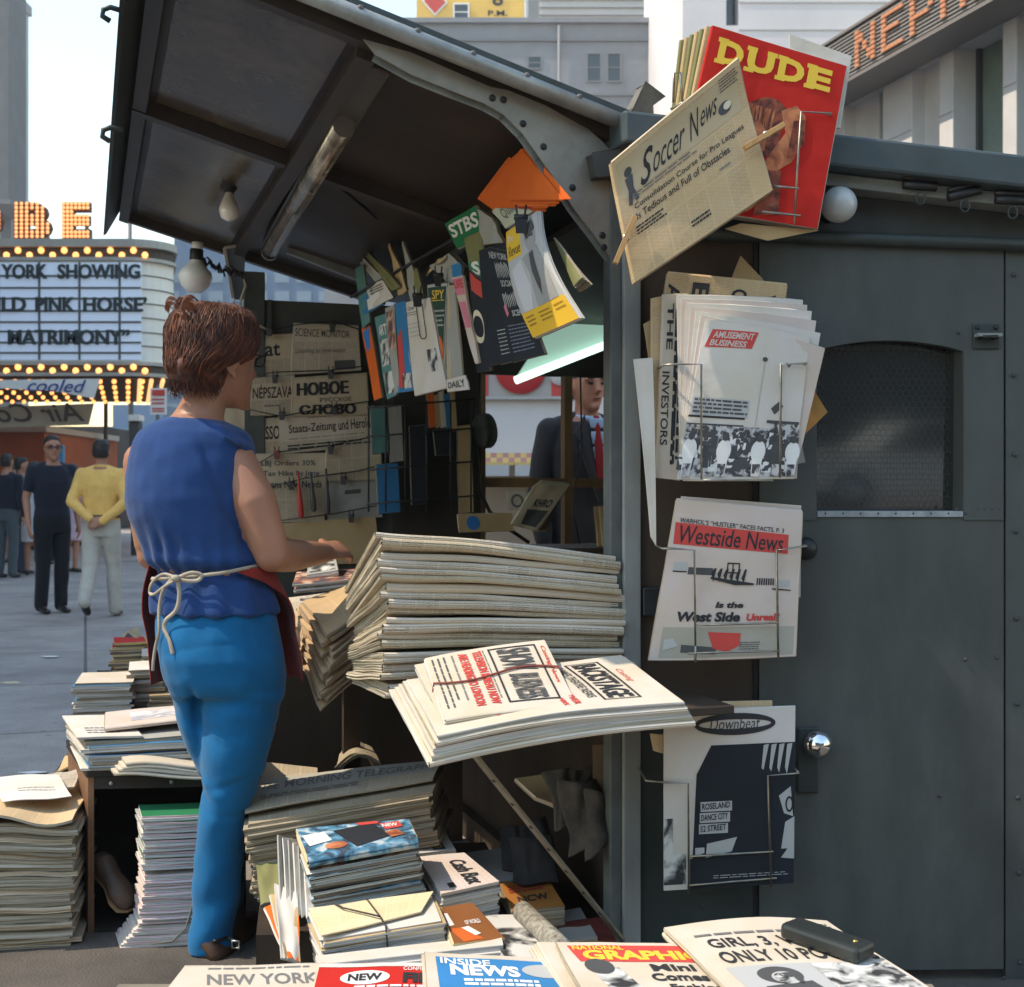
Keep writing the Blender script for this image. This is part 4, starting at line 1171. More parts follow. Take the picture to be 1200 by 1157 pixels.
# the lit fluorescent lamp that hangs above that window, greenish on the film
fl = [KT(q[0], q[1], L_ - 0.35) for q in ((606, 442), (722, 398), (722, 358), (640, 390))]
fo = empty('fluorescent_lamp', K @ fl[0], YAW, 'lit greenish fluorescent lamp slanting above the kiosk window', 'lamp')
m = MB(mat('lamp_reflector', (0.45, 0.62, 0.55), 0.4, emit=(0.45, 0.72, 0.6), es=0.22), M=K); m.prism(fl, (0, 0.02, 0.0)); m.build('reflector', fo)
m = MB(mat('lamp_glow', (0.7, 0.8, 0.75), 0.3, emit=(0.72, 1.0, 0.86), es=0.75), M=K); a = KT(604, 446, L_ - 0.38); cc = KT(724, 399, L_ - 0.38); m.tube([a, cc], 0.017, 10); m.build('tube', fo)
# wing at the far end, standing out to the street, with its post
m = MB(mat('wing_board', (0.055, 0.058, 0.052), 0.6, var=0.25, vs=3), M=K); m.box(-0.60, -0.001, L_ - 0.01, L_ + 0.015, 0.30, 1.99); wing = m.build('wing_board', kio)
m = MB(mat('wing_post', (0.06, 0.07, 0.065), 0.55, var=0.3, vs=6), M=K); m.box(-0.63, -0.545, L_ - 0.04, L_ - 0.0105, 0.0, 2.1); m.box(-0.535, -0.515, L_ - 0.03, L_ - 0.0105, 0.3, 1.99); m.build('wing_post', kio, bevel=0.004)
m = MB(mat('frame_white', (0.55, 0.54, 0.5), 0.5), M=K)
q = [KT(*x, L_ + 0.1) for x in ((263, 291), (286, 287), (284, 350), (273, 350))]
for a, c in ((q[0], q[1]), (q[0], q[3])): m.bar(a, c, 0.012, 0.012)
m.build('side_frame', kio)
m = MB(mat('side_glass', (0.20, 0.24, 0.30), 0.15), M=K); m.prism([x + Vector((0.006, 0.004, -0.004)) for x in q], (0, 0.004, 0)); m.build('side_pane', kio)
m = MB(GREY2, M=K); a = KT(338, 290, L_ - 0.08); c = KT(425, 324, L_ - 0.08); m.bar(a, c, 0.03, 0.05); m.build('wing_rail', kio)
# counter inside, flap outside, its strut
m = MB(DARKW, M=K); m.box(0.03, 1.2, 0.045, L_ - 0.03, 0.70, 0.73); m.box(0.031, 0.06, 0.045, L_ - 0.03, 0.09, 0.6995); m.build('counter', kio)
m = MB(DARKW, M=K); m.box(-0.47, 0.028, 0.04, 1.55, 0.705, 0.727); m.box(-0.40, 0.15, -0.26, 0.0395, 0.69, 0.71); m.build('counter_flap', kio, bevel=0.003)
strut = MB(mat('strut_iron', (0.20, 0.17, 0.125), 0.5, metal=0.3, var=0.3, vs=12, dirt_sheen=0.4))
sa_ = P(556, 885, 2.74); sb_ = P(728, 1100, 3.03)
strut.bar(sa_, sb_, 0.028, 0.006, up=(0.25, 0.1, 1)); so = strut.build('flap_strut', kio)
dd = (sb_ - sa_); nn_ = dd.normalized().cross(Vector((0.25, 0.1, 1)).cross(dd)).normalized()
m = MB(BLACK)
for k in range(7):
    c = sa_ + dd * (0.12 + 0.12 * k)
    fr = Vector((0, -1, 0.2)); fr = (fr - dd.normalized() * fr.dot(dd.normalized())).normalized()
    m.ball(c + fr * 0.004, 0.0055, (1, 0.8, 1), 8, 6)
m.build('strut_hole', so)
m = MB(DARKW, M=K); m.box(-0.52, -0.47, 0.9, 0.93, 0.0, 0.70); m.build('flap_leg', kio)
m = MB(mat('under_panel', (0.045, 0.033, 0.022), 0.65, var=0.4, vs=5, stretch=(1, 1, 0.2)), M=K)
m.box(-0.80, -0.02, 1.36, 1.39, 0.0, 0.70); m.build('under_panel', kio)
m = MB(GREY2, M=K); m.bar((-0.43, 1.28, 0), (-0.43, 1.28, 0.70), 0.014, 0.014); m.bar((-0.16, 1.28, 0), (-0.16, 1.28, 0.70), 0.008, 0.008); m.build('under_rod', kio)

# ---------------------------------------------------------------- the canopy
CW, CL, CZ0, CRISE = 1.1025, 2.80, 2.07, 0.31
SL = CRISE / CW
nC = Vector((SL, 0, 1)).normalized()
def cp(x, y, h=0.0): return Vector((x, y, CZ0 - x * SL)) + nC * h
def CH(px, py, h=0.0):
    r = ray(px, py); p0 = cp(0, 0, h)
    return CAML + r * ((p0 - CAML).dot(nC) / r.dot(nC))
UNDER = mat('canopy_under', (0.036, 0.023, 0.014), 0.42, var=0.5, vs=4, dirt_sheen=0.6, dcol=(0.075, 0.05, 0.03), spec=0.3, bump=0.3, bs=6)
UNDER2 = mat('canopy_under_glossy', (0.085, 0.066, 0.046), 0.2, var=0.5, vs=5.0, dirt_sheen=0.8, dcol=(0.11, 0.075, 0.042), spec=0.35, bump=0.25, bs=5)  # paler patches paint the panels' sheen into the colour
cn = MB(UNDER, M=K)
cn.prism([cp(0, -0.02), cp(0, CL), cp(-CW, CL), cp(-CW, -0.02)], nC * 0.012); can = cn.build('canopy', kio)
m = MB(mat('canopy_top', (0.05, 0.062, 0.06), 0.5, var=0.3, vs=4), M=K)
m.prism([cp(0.03, -0.055, 0.0125), cp(0.03, CL + 0.03, 0.0125), cp(-CW - 0.03, CL + 0.03, 0.0125), cp(-CW - 0.03, -0.055, 0.0125)], nC * 0.012); m.build('roof_sheet', can)
m = MB(mat('edge_tube', (0.30, 0.31, 0.30), 0.42, var=0.25, vs=10, dirt_sheen=0.5, dcol=(0.10, 0.09, 0.08), metal=0.3), M=K)
m.tube([cp(0.09, -0.045, -0.005), cp(-CW - 0.02, -0.045, -0.005)], 0.020, 12); m.build('edge_tube', can)
m = MB(mat('edge_bolt', (0.12, 0.11, 0.10), 0.5), M=K)
for k in range(9): m.ball(cp(-0.02 - k * 0.13, -0.06, 0.006), 0.008, (1, 0.6, 1), 8, 6)
m.build('edge_bolt', can)
for y in (0.02, 2.76):
    m = MB(mat('canopy_frame', (0.045, 0.035, 0.027), 0.45, var=0.3, vs=5, dirt_sheen=0.4), M=K)
    m.bar(cp(0, y, -0.02), cp(-CW, y, -0.02), 0.04, 0.04, up=nC); m.build('cross_rib', can)
ry = [CH(163, 117).y, CH(190, 30).y]
for k, (a, c) in enumerate((((163, 117), (353, 187)),)):
    m = MB(mat('canopy_rib', (0.045, 0.035, 0.027), 0.45, var=0.3, vs=5, dirt_sheen=0.4), M=K)
    ya = CH(*a).y
    m.bar(cp(-0.02, ya, -0.022), cp(-CW, ya, -0.022), 0.05, 0.044, up=nC); m.build('cross_rib', can)
RIBY = ya
m = MB(mat('canopy_rib', (0.045, 0.035, 0.027)), M=K); m.bar(cp(-CW + 0.02, 0, -0.02), cp(-CW + 0.02, CL, -0.02), 0.04, 0.04, up=nC); m.bar(cp(-0.62, 0.045, -0.03), cp(-0.62, 2.735, -0.03), 0.045, 0.06, up=nC); m.bar(cp(-0.02, 0.045, -0.02), cp(-0.02, 2.735, -0.02), 0.04, 0.04, up=nC); m.build('long_rib', can)
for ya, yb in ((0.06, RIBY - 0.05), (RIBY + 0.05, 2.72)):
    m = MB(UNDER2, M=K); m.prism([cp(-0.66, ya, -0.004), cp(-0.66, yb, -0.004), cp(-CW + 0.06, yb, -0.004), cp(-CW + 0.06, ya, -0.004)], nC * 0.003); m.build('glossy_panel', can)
# outer lip with its riveted strip
m = MB(DARKG, M=K)
lp = lambda y, s_: cp(-CW - 0.005, y, 0.0) + Vector((-0.055 * s_, 0, -0.10 * s_))
m.prism([lp(-0.03, 0), lp(CL, 0), lp(CL, 1), lp(-0.03, 1)], (-0.012, 0, -0.006)); m.build('outer_lip', can)
m = MB(GREY2, M=K); m.bar(lp(-0.03, 0.05) + Vector((0.014, 0, 0)), lp(CL, 0.05) + Vector((0.014, 0, 0)), 0.022, 0.006, up=(1, 0, 0.6)); st_ = m.build('rivet_strip', can)
m = MB(BLACK, M=K)
for k in range(64): m.ball(lp(0.02 + k * 0.0435, 0.05) + Vector((0.0165, 0, -0.006)), 0.0042, (1, 1, 1), 6, 4)
m.build('strip_rivets', st_)
for px, py in ((127, 17), (127, 158)):
    m = MB(DARKG, M=K)
    r = ray(px, py); k_ = (lp(0, 1).x - 0.03 - CAML.x) / r.x; c = CAML + r * k_
    m.tube([c + Vector((0.035, 0.0, 0.012)), c + Vector((0.005, 0, 0.018)), c + Vector((-0.012, 0, 0.010)), c + Vector((-0.014, 0, -0.006)), c + Vector((0.004, 0, -0.016))], 0.007, 8); m.build('lip_hook', can)
# curved gusset plate holding the canopy
gp = [(426, 46), (483, 62), (533, 84), (575, 102), (596, 106), (640, 124), (690, 152), (706, 166), (715, 176), (715, 300), (709, 293), (693, 271), (673, 245), (653, 215), (633, 185), (613, 157), (590, 134), (567, 121), (533, 108), (483, 88), (440, 64)]
GUS = mat('gusset_metal', (0.27, 0.25, 0.21), 0.45, var=0.25, vs=6, dirt_sheen=0.6, dcol=(0.14, 0.10, 0.07), metal=0.25, bump=0.1, bs=20)
m = MB(GUS, M=K); m.prism([KT(x, y, -0.006) for x, y in gp], (0, 0.006, 0)); gs = m.build('gusset_plate', kio)
lo = gp[9:]
m = MB(GREY2, M=K)
for (a, c) in zip(lo, lo[1:]): m.bar(KT(a[0], a[1], 0.012), KT(c[0], c[1], 0.012), 0.036, 0.004, up=(0, 1, 0), ext=0.002)
m.build('gusset_flange', gs)
m = MB(BLACK, M=K)
for x, y in ((577, 115), (590, 117), (613, 145), (637, 172), (671, 220), (706, 276), (708, 290)): m.ball(KT(x, y, -0.007), 0.0085, (1, 0.5, 1), 10, 6)
m.build('gusset_bolt', gs)
m = MB(mat('bracket_dark', (0.05, 0.05, 0.045), 0.5, var=0.3, vs=9), M=K)
m.prism([KT(x, y, -0.05) for x, y in ((695, 180), (738, 172), (740, 210), (722, 206), (700, 206))], (0, 0.04, 0)); m.build('post_bracket', kio, bevel=0.003)
# lamp trough and tube under the canopy
a = CH(452, 66, -0.08); c = CH(316, 296, -0.08)
a = a.lerp(c, max(0.0, (0.09 - a.y) / (c.y - a.y)))
tb = empty('tube_lamp', K @ a, YAW, 'long cylindrical metal lamp tube fixed across the underside of the canopy', 'lamp')
m = MB(mat('trough', (0.085, 0.075, 0.06), 0.35, var=0.3, vs=6, metal=0.4), M=K); m.bar(a + nC * 0.05, c + nC * 0.05, 0.075, 0.05, up=nC); m.build('trough', tb, bevel=0.006)
m = MB(mat('lamp_tube', (0.36, 0.33, 0.28), 0.25, var=0.4, vs=9, metal=0.8, dirt_sheen=0.4), M=K); m.tube([a.lerp(c, 0.18), c], 0.030, 16); m.build('tube', tb)
m = MB(STEEL, M=K); m.lathe([(0.0, 0.012), (0.028, 0.010), (0.034, 0.0), (0.034, -0.03)], c, (c - a), 18); m.build('end_cap', tb)
# bare bulb on the canopy underside
c = CH(268, 218, -0.005)
lb = empty('light_bulb', K @ c, YAW, 'bare light bulb in a socket on the underside of the canopy', 'light bulb')
m = MB(mat('bulb_glass', (0.80, 0.78, 0.72), 0.08, spec=0.9, coat=0.6), M=K)
ax = (-nC + Vector((0.25, -0.35, 0))).normalized()
m.lathe([(0.014, 0.03), (0.017, 0.045), (0.030, 0.075), (0.036, 0.10), (0.030, 0.125), (0.014, 0.137), (0, 0.139)], c, ax, 20); m.build('bulb', lb)
m = MB(BLACK, M=K); m.lathe([(0.03, 0), (0.028, 0.012), (0.018, 0.014), (0.018, 0.034), (0, 0.034)], c, ax, 16); m.build('socket', lb)
# white lamp hung out on a gooseneck from the wing post
wl_ = empty('white_lamp', K @ KT(231, 320, L_), YAW, 'white globe lamp in a dark socket on a wired arm beside the wing post', 'lamp')
c = KT(229, 324, L_ - 0.05)
m = MB(mat('opal_white', (0.82, 0.81, 0.78), 0.25, var=0.03, vs=10, spec=0.5), M=K); m.lathe([(0, -0.066), (0.03, -0.063), (0.055, -0.04), (0.068, -0.005), (0.063, 0.018), (0.045, 0.036), (0.028, 0.055), (0.022, 0.07)], c, (0.05, 0, 1), 26); m.build('globe', wl_)
m = MB(BLACK, M=K); m.lathe([(0.022, 0.06), (0.027, 0.07), (0.027, 0.108), (0.02, 0.112)], c, (0.05, 0, 1), 18); m.build('socket', wl_)
m = MB(mat('porcelain', (0.7, 0.7, 0.68), 0.3), M=K); m.lathe([(0.02, 0.111), (0.024, 0.118), (0.022, 0.136), (0.010, 0.138), (0.009, 0.125)], c, (0.05, -0.15, 1), 18); m.build('socket_cap', wl_)
m = MB(BLACK, M=K)
e = KT(284, 322, L_ - 0.03)
pts = [c + Vector((0.02, 0, 0.07))]
for k in range(1, 15):
    f = k / 14
    q = (c + Vector((0.02, 0, 0.07))).lerp(e, f); pts.append(q + Vector((0, 0, 0.012 * math.sin(k * 2.4) - 0.01 * math.sin(f * 3.1))))
m.tube(pts, 0.009, 6); m.tube([p_ + Vector((0, -0.01, 0.008 * math.cos(i * 2.1))) for i, p_ in enumerate(pts)], 0.006, 6)
for k in range(3, 14, 2): m.tube([pts[k] + Vector((-0.012, -0.012, 0.016)), pts[k] + Vector((0.006, -0.014, 0.0)), pts[k] + Vector((0.012, -0.012, -0.02))], 0.004, 5)
m.build('wired_arm', wl_)
m = MB(mat('cord_pale', (0.5, 0.42, 0.32), 0.6), M=K); m.tube([e, KT(288, 335, L_ - 0.06), KT(282, 352, L_ - 0.06), KT(280, 372, L_ - 0.06), KT(296, 378, L_ - 0.06), KT(318, 388, L_ - 0.06)], 0.005, 6); m.build('cord', wl_)
# loose cables inside
m = MB(BLACK, M=K)
m.tube([KT(562, 432, L_ - 0.08), KT(558, 520, L_ - 0.08), KT(562, 575, L_ - 0.08), KT(574, 600, L_ - 0.09), KT(596, 620, L_ - 0.1), KT(620, 636, L_ - 0.1)], 0.008, 6)
m.build('power_cable', label='thick black cable sagging inside left of the kiosk window', cat='cable')
m = MB(BLACK, M=K)
m.tube([KT(680, 436, L_ - 0.06), KT(681, 480, L_ - 0.06), KT(682, 530, L_ - 0.06), KT(674, 566, L_ - 0.06), KT(672, 600, L_ - 0.06), KT(680, 640, L_ - 0.06)], 0.004, 6)
m.build('power_cable', label='thin black cord hanging in front of the kiosk window', cat='cable')
m = MB(BLACK, M=K)
m.tube([CH(388, 212, -0.03), CH(430, 246, -0.05), KD(470, 285, 0.02)], 0.006, 6)
m.build('power_cable', label='black wire running across the dark canopy ceiling', cat='cable')
# ================================================================ PAPERS
def W3(q, t): return [KN @ KW(x, y, t) for x, y in q]        # pixels -> points on a plane before the near wall
def D3(q, d):                                                # -> a plane along the open front, under the canopy
    d += -0.185 - 0.115 * smoothstep((570 - sum(p_[0] for p_ in q) / len(q)) / 170)
    return [K @ KD(x, y, d) for x, y in q]
def T3(q, t): return [K @ KT(x, y, t) for x, y in q]         # -> a plane across the kiosk
def paper(name, q4, th, cov, edge, label, cat, spine='AB', sag=None, group=None, nu=12, nv=10, seed=0, rough=0.0015):
    """q4: top left, top right, bottom right, bottom left as seen when reading it"""
    TL, TR, BR, BL = q4
    mb, S = page(BL, BR, TR, TL, th, cov, edge, spine, sag, nu, nv, seed, rough)
    o = mb.build(name, label=label, cat=cat, group=group)
    return o, S
def inks(nm, c): return mat('ink_' + nm, c, 0.65)
ORG = inks('orange', (0.62, 0.13, 0.025)); GRN = inks('green', (0.02, 0.20, 0.08)); OLV = inks('olive', (0.22, 0.22, 0.05)); PNK = inks('pink', (0.60, 0.18, 0.25)); TEAL = inks('teal', (0.06, 0.26, 0.28))
CRM = inks('cream', (0.68, 0.60, 0.44)); SKIN_P = photo_mat('printed_skin', (0.22, 0.05, 0.02), (0.55, 0.20, 0.08), 26, 0.35, 0.6); HAIR_P = photo_mat('printed_hair', (0.07, 0.012, 0.008), (0.30, 0.07, 0.03), 40, 0.38, 0.62); DRED = inks('dark_red', (0.30, 0.02, 0.015)); GRYL = inks('light_grey', (0.42, 0.42, 0.41)); GRYD = inks('dark_grey', (0.07, 0.07, 0.072))
PH1 = photo_mat('press_photo', scale=26); PH2 = photo_mat('press_photo_coarse', scale=12, lo=0.44, hi=0.56); PH3 = photo_mat('press_photo_crowd', (0.05, 0.045, 0.05), (0.55, 0.53, 0.53), 60, 0.42, 0.56)
PHC = photo_mat('colour_photo', (0.05, 0.06, 0.09), (0.55, 0.42, 0.32), 20, 0.4, 0.62, (0.30, 0.10, 0.05))
PHB = photo_mat('colour_photo_blue', (0.03, 0.05, 0.08), (0.45, 0.50, 0.52), 24, 0.4, 0.62, (0.06, 0.22, 0.36))
RED_C = paper_mat('glossy_red', (0.50, 0.022, 0.016)); YEL_C = paper_mat('cover_yellow', (0.72, 0.46, 0.04)); BLK_C = paper_mat('cover_black', (0.022, 0.026, 0.035)); GRN_C = paper_mat('cover_green', (0.02, 0.17, 0.07))
WHT_C = paper_mat('cover_white', (0.63, 0.59, 0.56)); BLU_C = paper_mat('cover_blue', (0.04, 0.20, 0.46)); ORG_C = paper_mat('cover_orange', (0.66, 0.13, 0.02)); PNK_C = paper_mat('cover_pinkish', (0.60, 0.51, 0.475)); GRY_C = paper_mat('cover_grey', (0.36, 0.36, 0.35)); TAN_C = paper_mat('cover_tan', (0.50, 0.36, 0.20), text=0.25); BRN_C = paper_mat('cover_brown', (0.26, 0.10, 0.035))
TEA_C = paper_mat('cover_teal', (0.10, 0.24, 0.25)); OLV_C = paper_mat('cover_olive', (0.20, 0.20, 0.09))
E_ORG = edge_mat('edge_orange', (0.42, 0.06, 0.01), (0.75, 0.15, 0.03), 300); E_DARK = edge_mat('edge_dark', (0.05, 0.045, 0.04), (0.25, 0.22, 0.18), 400); E_BLUE = edge_mat('edge_blueish', (0.07, 0.09, 0.11), (0.50, 0.52, 0.50), 330, 1.5, cc=(0.08, 0.25, 0.34))
E_YEL = edge_mat('edge_yellowish', (0.50, 0.38, 0.18), (0.74, 0.64, 0.45), 420)

# ---------------------------------------------------------------- side racks
def wire_rack(label, segs, t, hooks=()):
    pts0 = [W3([s_[0]], t)[0] for s_ in segs]
    m = MB(WIRE)
    for s_ in segs:
        pts = W3(s_, t)
        m.tube(pts, 0.0028, 6)
    for (x, y) in hooks:
        a = KW(x, y, t); m.tube([KN @ a, KN @ Vector((a.x, 0.011, a.z + 0.004))], 0.0028, 6)
    return m.build('wire_rack', label=label, cat='wire rack')
# the red magazine, with its fellows behind
T_ = -0.17
q = [(836, 30), (992, 78), (958, 268), (788, 240)]
for i in range(6):
    dx, dy = -7 - 6 * i, 1 + 3.2 * i
    qq = [(q[0][0] + dx, q[0][1] + dy), (q[1][0] + dx * 0.9, q[1][1] + dy * 0.7), (q[2][0] + dx * 0.5, q[2][1]), (q[3][0] + dx * 0.3, q[3][1])]
    paper('magazine', W3(qq, T_ + 0.016 + i * 0.015), 0.012, OLV_C if i % 2 else TAN_C, E_OLD, 'olive grey magazine stacked behind the red DUDE magazine', 'magazine', 'DA', group='magazines behind the red one', seed=i)
paper('magazine', W3([(925, 40), (998, 66), (985, 150), (930, 150)], T_ + 0.012), 0.006, WHT_C, E_WHITE, 'white and green magazine peeping out at the red one\'s top right corner', 'magazine', None, seed=9)
o, S = paper('magazine', W3(q, T_), 0.010, RED_C, E_WHITE, 'glossy red DUDE magazine with a figure, in the top wire rack', 'magazine', 'DA', seed=3, rough=0.003)
p = Print(S)
for ch, u0, u1, sl in (('D', 0.075, 0.26, 0.005), ('U', 0.29, 0.485, 0.0), ('D', 0.52, 0.71, 0.0), ('E', 0.735, 0.91, 0.0)):
    p.text(ch, u0, 0.055, u1, 0.185, INKY, 2, bold=0.05)
    p.rect(u0 - 0.015, 0.05, u0 + 0.06, 0.075, INKY, 2, 2, 1); p.rect(u0 - 0.015, 0.168, u0 + 0.06, 0.192, INKY, 2, 2, 1)
    if ch == 'U': p.rect(u1 - 0.06, 0.05, u1 + 0.015, 0.075, INKY, 2, 2, 1)
# the printed figure: hair, face, raised arm, shoulder
p.ell(0.46, 0.50, 0.17, 0.17, HAIR_P, 1, 20, 0.3); p.ell(0.52, 0.40, 0.14, 0.10, HAIR_P, 1, 20)
p.poly([(0.34, 0.53), (0.46, 0.44), (0.53, 0.50), (0.54, 0.60), (0.48, 0.67), (0.40, 0.64)], SKIN_P, 2)
p.poly([(0.60, 0.36), (0.70, 0.31), (0.78, 0.36), (0.80, 0.50), (0.74, 0.64), (0.66, 0.70), (0.60, 0.90), (0.50, 0.97), (0.42, 0.95), (0.50, 0.80), (0.58, 0.62), (0.66, 0.48)], SKIN_P, 2)
p.poly([(0.70, 0.40), (0.78, 0.38), (0.80, 0.52), (0.74, 0.62), (0.70, 0.62)], HAIR_P, 3)
p.poly([(0.56, 0.72), (0.68, 0.70), (0.72, 0.96), (0.55, 0.98)], HAIR_P, 3)
p.ell(0.42, 0.56, 0.022, 0.012, HAIR_P, 4, 10); p.ell(0.49, 0.54, 0.022, 0.012, HAIR_P, 4, 10); p.ell(0.46, 0.625, 0.025, 0.010, DRED, 4, 10)
for k in range(16):
    a = rnd.uniform(0.0, 1.0); p.poly([(0.34 + 0.25 * a, 0.36 + 0.04 * rnd.random()), (0.36 + 0.25 * a, 0.36), (0.34 + 0.22 * a + 0.03, 0.48 + 0.07 * rnd.random())], SKIN_P if k % 3 == 0 else inks('hair_light', (0.34, 0.10, 0.03)), 2 + k % 2)
p.build('printed_cover', o)
paper('magazine', W3([(868, 262), (960, 270), (900, 282), (850, 268)], T_ + 0.02), 0.004, TAN_C, E_TAN, 'tan sheet sticking out below the red magazine', 'magazine', None, seed=12)
wire_rack('wire rack holding the red magazine by the globe lamp', [[(974, 133), (939, 131), (934, 200), (931, 262)], [(905, 218), (936, 221)], [(893, 248), (938, 253)], [(800, 120), (797, 85), (790, 86), (789, 120)], [(786, 128), (826, 106)]], T_ - 0.014, ((974, 133), (905, 240)))
# Soccer News on its clothes pegs
T2 = -0.215
o, S = paper('newspaper', W3([(716, 192), (864, 70), (906, 222), (744, 331)], T2), 0.016, NEWSB, E_TAN, 'warm tan Soccer News paper hung askew on clothes pegs', 'newspaper', 'DA', seed=5, rough=0.007, sag=lambda u, v: 0.014 * smoothstep((v - 0.8) / 0.2) - 0.01 * u * u)
p = Print(S); p.step = 0.0009
p.text('S', 0.17, 0.10, 0.30, 0.34, INK, 2, bold=0.01, shear=0.6); p.text('occer', 0.275, 0.18, 0.54, 0.31, INK, 2, bold=0.0, shear=0.75, slope=-0.02)
p.text('N', 0.56, 0.10, 0.66, 0.29, INK, 2, bold=0.0, shear=0.6); p.text('ews', 0.655, 0.15, 0.80, 0.25, INK, 2, bold=0.0, shear=0.75, slope=-0.02)
p.rect(0.03, 0.05, 0.95, 0.34, paper_mat('newsprint_tint', (0.52, 0.42, 0.28)), 1, 10, 4)
p.ell(0.10, 0.16, 0.030, 0.035, GRYD, 2, 12); p.poly([(0.07, 0.2), (0.13, 0.19), (0.12, 0.30), (0.145, 0.40), (0.12, 0.41), (0.105, 0.33), (0.09, 0.42), (0.065, 0.41), (0.08, 0.3)], GRYD, 2)
p.ell(0.84, 0.24, 0.05, 0.045, GRYD, 2, 14); p.ell(0.86, 0.235, 0.03, 0.028, CRM, 3, 10); p.lines(0.83, 0.04, 0.98, 0.14, 5, GRYD, 2, 3, 0.35)
p.text('Consolidation Course for Pro Leagues', 0.10, 0.425, 0.93, 0.48, INK, 2, bold=0.008)
p.text('Is Tedious and Full of Obstacles', 0.10, 0.50, 0.80, 0.555, INK, 2, bold=0.008)
p.lines(0.10, 0.35, 0.60, 0.40, 2, INKG, 2, 5, 0.4); p.lines(0.08, 0.60, 0.30, 0.68, 3, INK, 2, 8, 0.5); p.lines(0.44, 0.84, 0.60, 0.90, 2, INK, 2, 9, 0.5); p.lines(0.70, 0.62, 0.80, 0.64, 1, INKG, 2, 11, 0.6)
p.build('printed_page', o)
PEG = mat('peg_wood', (0.46, 0.26, 0.10), 0.6, var=0.2, vs=30, stretch=(1, 1, 0.3))
for lab, a, b_ in (('wooden clothes peg at the lower left edge of the Soccer News', (721, 309), (744, 254)), ('wooden clothes peg clamping the right edge of the Soccer News', (872, 174), (919, 146))):
    a3, b3 = W3([a, b_], T2 - 0.02); d = (b3 - a3).normalized(); s_ = d.cross(Vector((0, 1, 0))).normalized()
    m = MB(PEG); m.bar(a3 + Vector((0, -0.006, 0)), b3 + Vector((0, -0.004, 0)), 0.012, 0.008, up=(0, 1, 0)); m.bar(a3 + Vector((0, 0.006, 0)), b3 + Vector((0, 0.008, 0)), 0.012, 0.008, up=(0, 1, 0))
    po = m.build('clothes_peg', label=lab, cat='clothes peg', group='pegs on the Soccer News', bevel=0.001)
    m = MB(STEEL); c = a3.lerp(b3, 0.55); m.tube([c - s_ * 0.008, c + s_ * 0.008], 0.0075, 8); m.build('spring', po)
# the wire grip post behind them
# Amusement Business and what is folded round it
T3_ = -0.13
paper('envelope', W3([(868, 300), (893, 326), (905, 345), (850, 345)], T3_ + 0.10), 0.004, BRN_C if False else TAN_C, E_TAN, 'brown paper corner above the tan newspaper', 'envelope', None, seed=21)
o, S = paper('newspaper', W3([(783, 320), (922, 334), (914, 400), (770, 400)], T3_ + 0.055), 0.012, NEWSB, E_TAN, 'tan newspaper with sideways headline behind the Amusement Business', 'newspaper', 'CD', seed=22)
p = Print(S); p.text('El', 0.22, 0.10, 0.36, 0.50, INK, 2, bold=0.03, rot=90); p.text('Co', 0.55, 0.15, 0.68, 0.45, INK, 2, bold=0.03, rot=90); p.text('Wa', 0.85, 0.2, 0.92, 0.5, INK, 2, bold=0.03, rot=90); p.text('A', 0.02, 0.15, 0.12, 0.4, INK, 2, bold=0.03, rot=90); p.build('printed_page', o)
o, S = paper('newspaper', W3([(779, 345), (806, 345), (797, 563), (771, 560)], T3_ + 0.03), 0.014, NEWSW, E_NEWS, 'newspaper folded lengthwise, headline running down its spine, left of the Amusement Business', 'newspaper', 'DA', seed=23)
p = Print(S); p.text('THE', 0.15, 0.05, 0.42, 0.30, INK, 2, bold=0.02, rot=90); p.text('INVESTORS', 0.02, 0.42, 0.34, 0.82, INK, 2, bold=0.01, rot=90); p.lines(0.08, 0.50, 0.95, 0.95, 2, INK, 2, 8, 0.5, vert=True); p.lines(0.05, 0.58, 0.98, 0.82, 1, INK, 2, 9, 0.4, vert=True); p.build('printed_page', o)
o, S = paper('newspaper', W3([(764, 350), (782, 346), (778, 545), (763, 540)], T3_ + 0.045), 0.008, NEWSB, E_TAN, 'tan paper edge tucked at the rack\'s far left', 'newspaper', 'DA', seed=24)
paper('envelope', W3([(754, 380), (768, 372), (776, 420), (760, 420)], T3_ + 0.06), 0.003, TAN_C, E_TAN, 'small brown envelope corner left of the rack', 'envelope', None, seed=25)
paper('envelope', W3([(928, 432), (938, 432), (970, 483), (930, 522)], T3_ + 0.025), 0.003, BRN_C if False else paper_mat('kraft', (0.42, 0.22, 0.07)), E_TAN, 'orange brown envelope corner right of the Amusement Business', 'envelope', None, seed=26)
paper('sheet', W3([(928, 505), (936, 505), (944, 542), (928, 545)], T3_ + 0.03), 0.002, GRY_C, E_WHITE, 'grey paper corner below the brown envelope', 'paper', None, seed=27)
for i in range(7):
    f = i / 6
    qq = [(793 + 34 * f, 346 + 28 * f), (941 + (31 * f if i < 6 else 8), 352 + (76 * f - 14 * math.sin(math.pi * f) if i < 6 else 44)), (934 - 4 * f, 561), (797 - 4 * f, 562)]
    o, S = paper('newspaper', W3(qq, T3_ - 0.006 * i), 0.0055, PNK_C if i % 2 else WHT_C, E_WHITE, 'pinkish white paper fanned above the Amusement Business cover' if i < 6 else 'Amusement Business paper with a fairground crowd photo in its rack', 'newspaper', None,
                 group='papers fanned in the second rack' if i < 6 else None, sag=lambda u, v: 0.02 * math.sin(math.pi * u) * v * v, seed=30 + i)
p = Print(S)
p.poly([(0.03, 0.17), (0.08, 0.055), (0.50, 0.035), (0.46, 0.145)], INKR, 1)
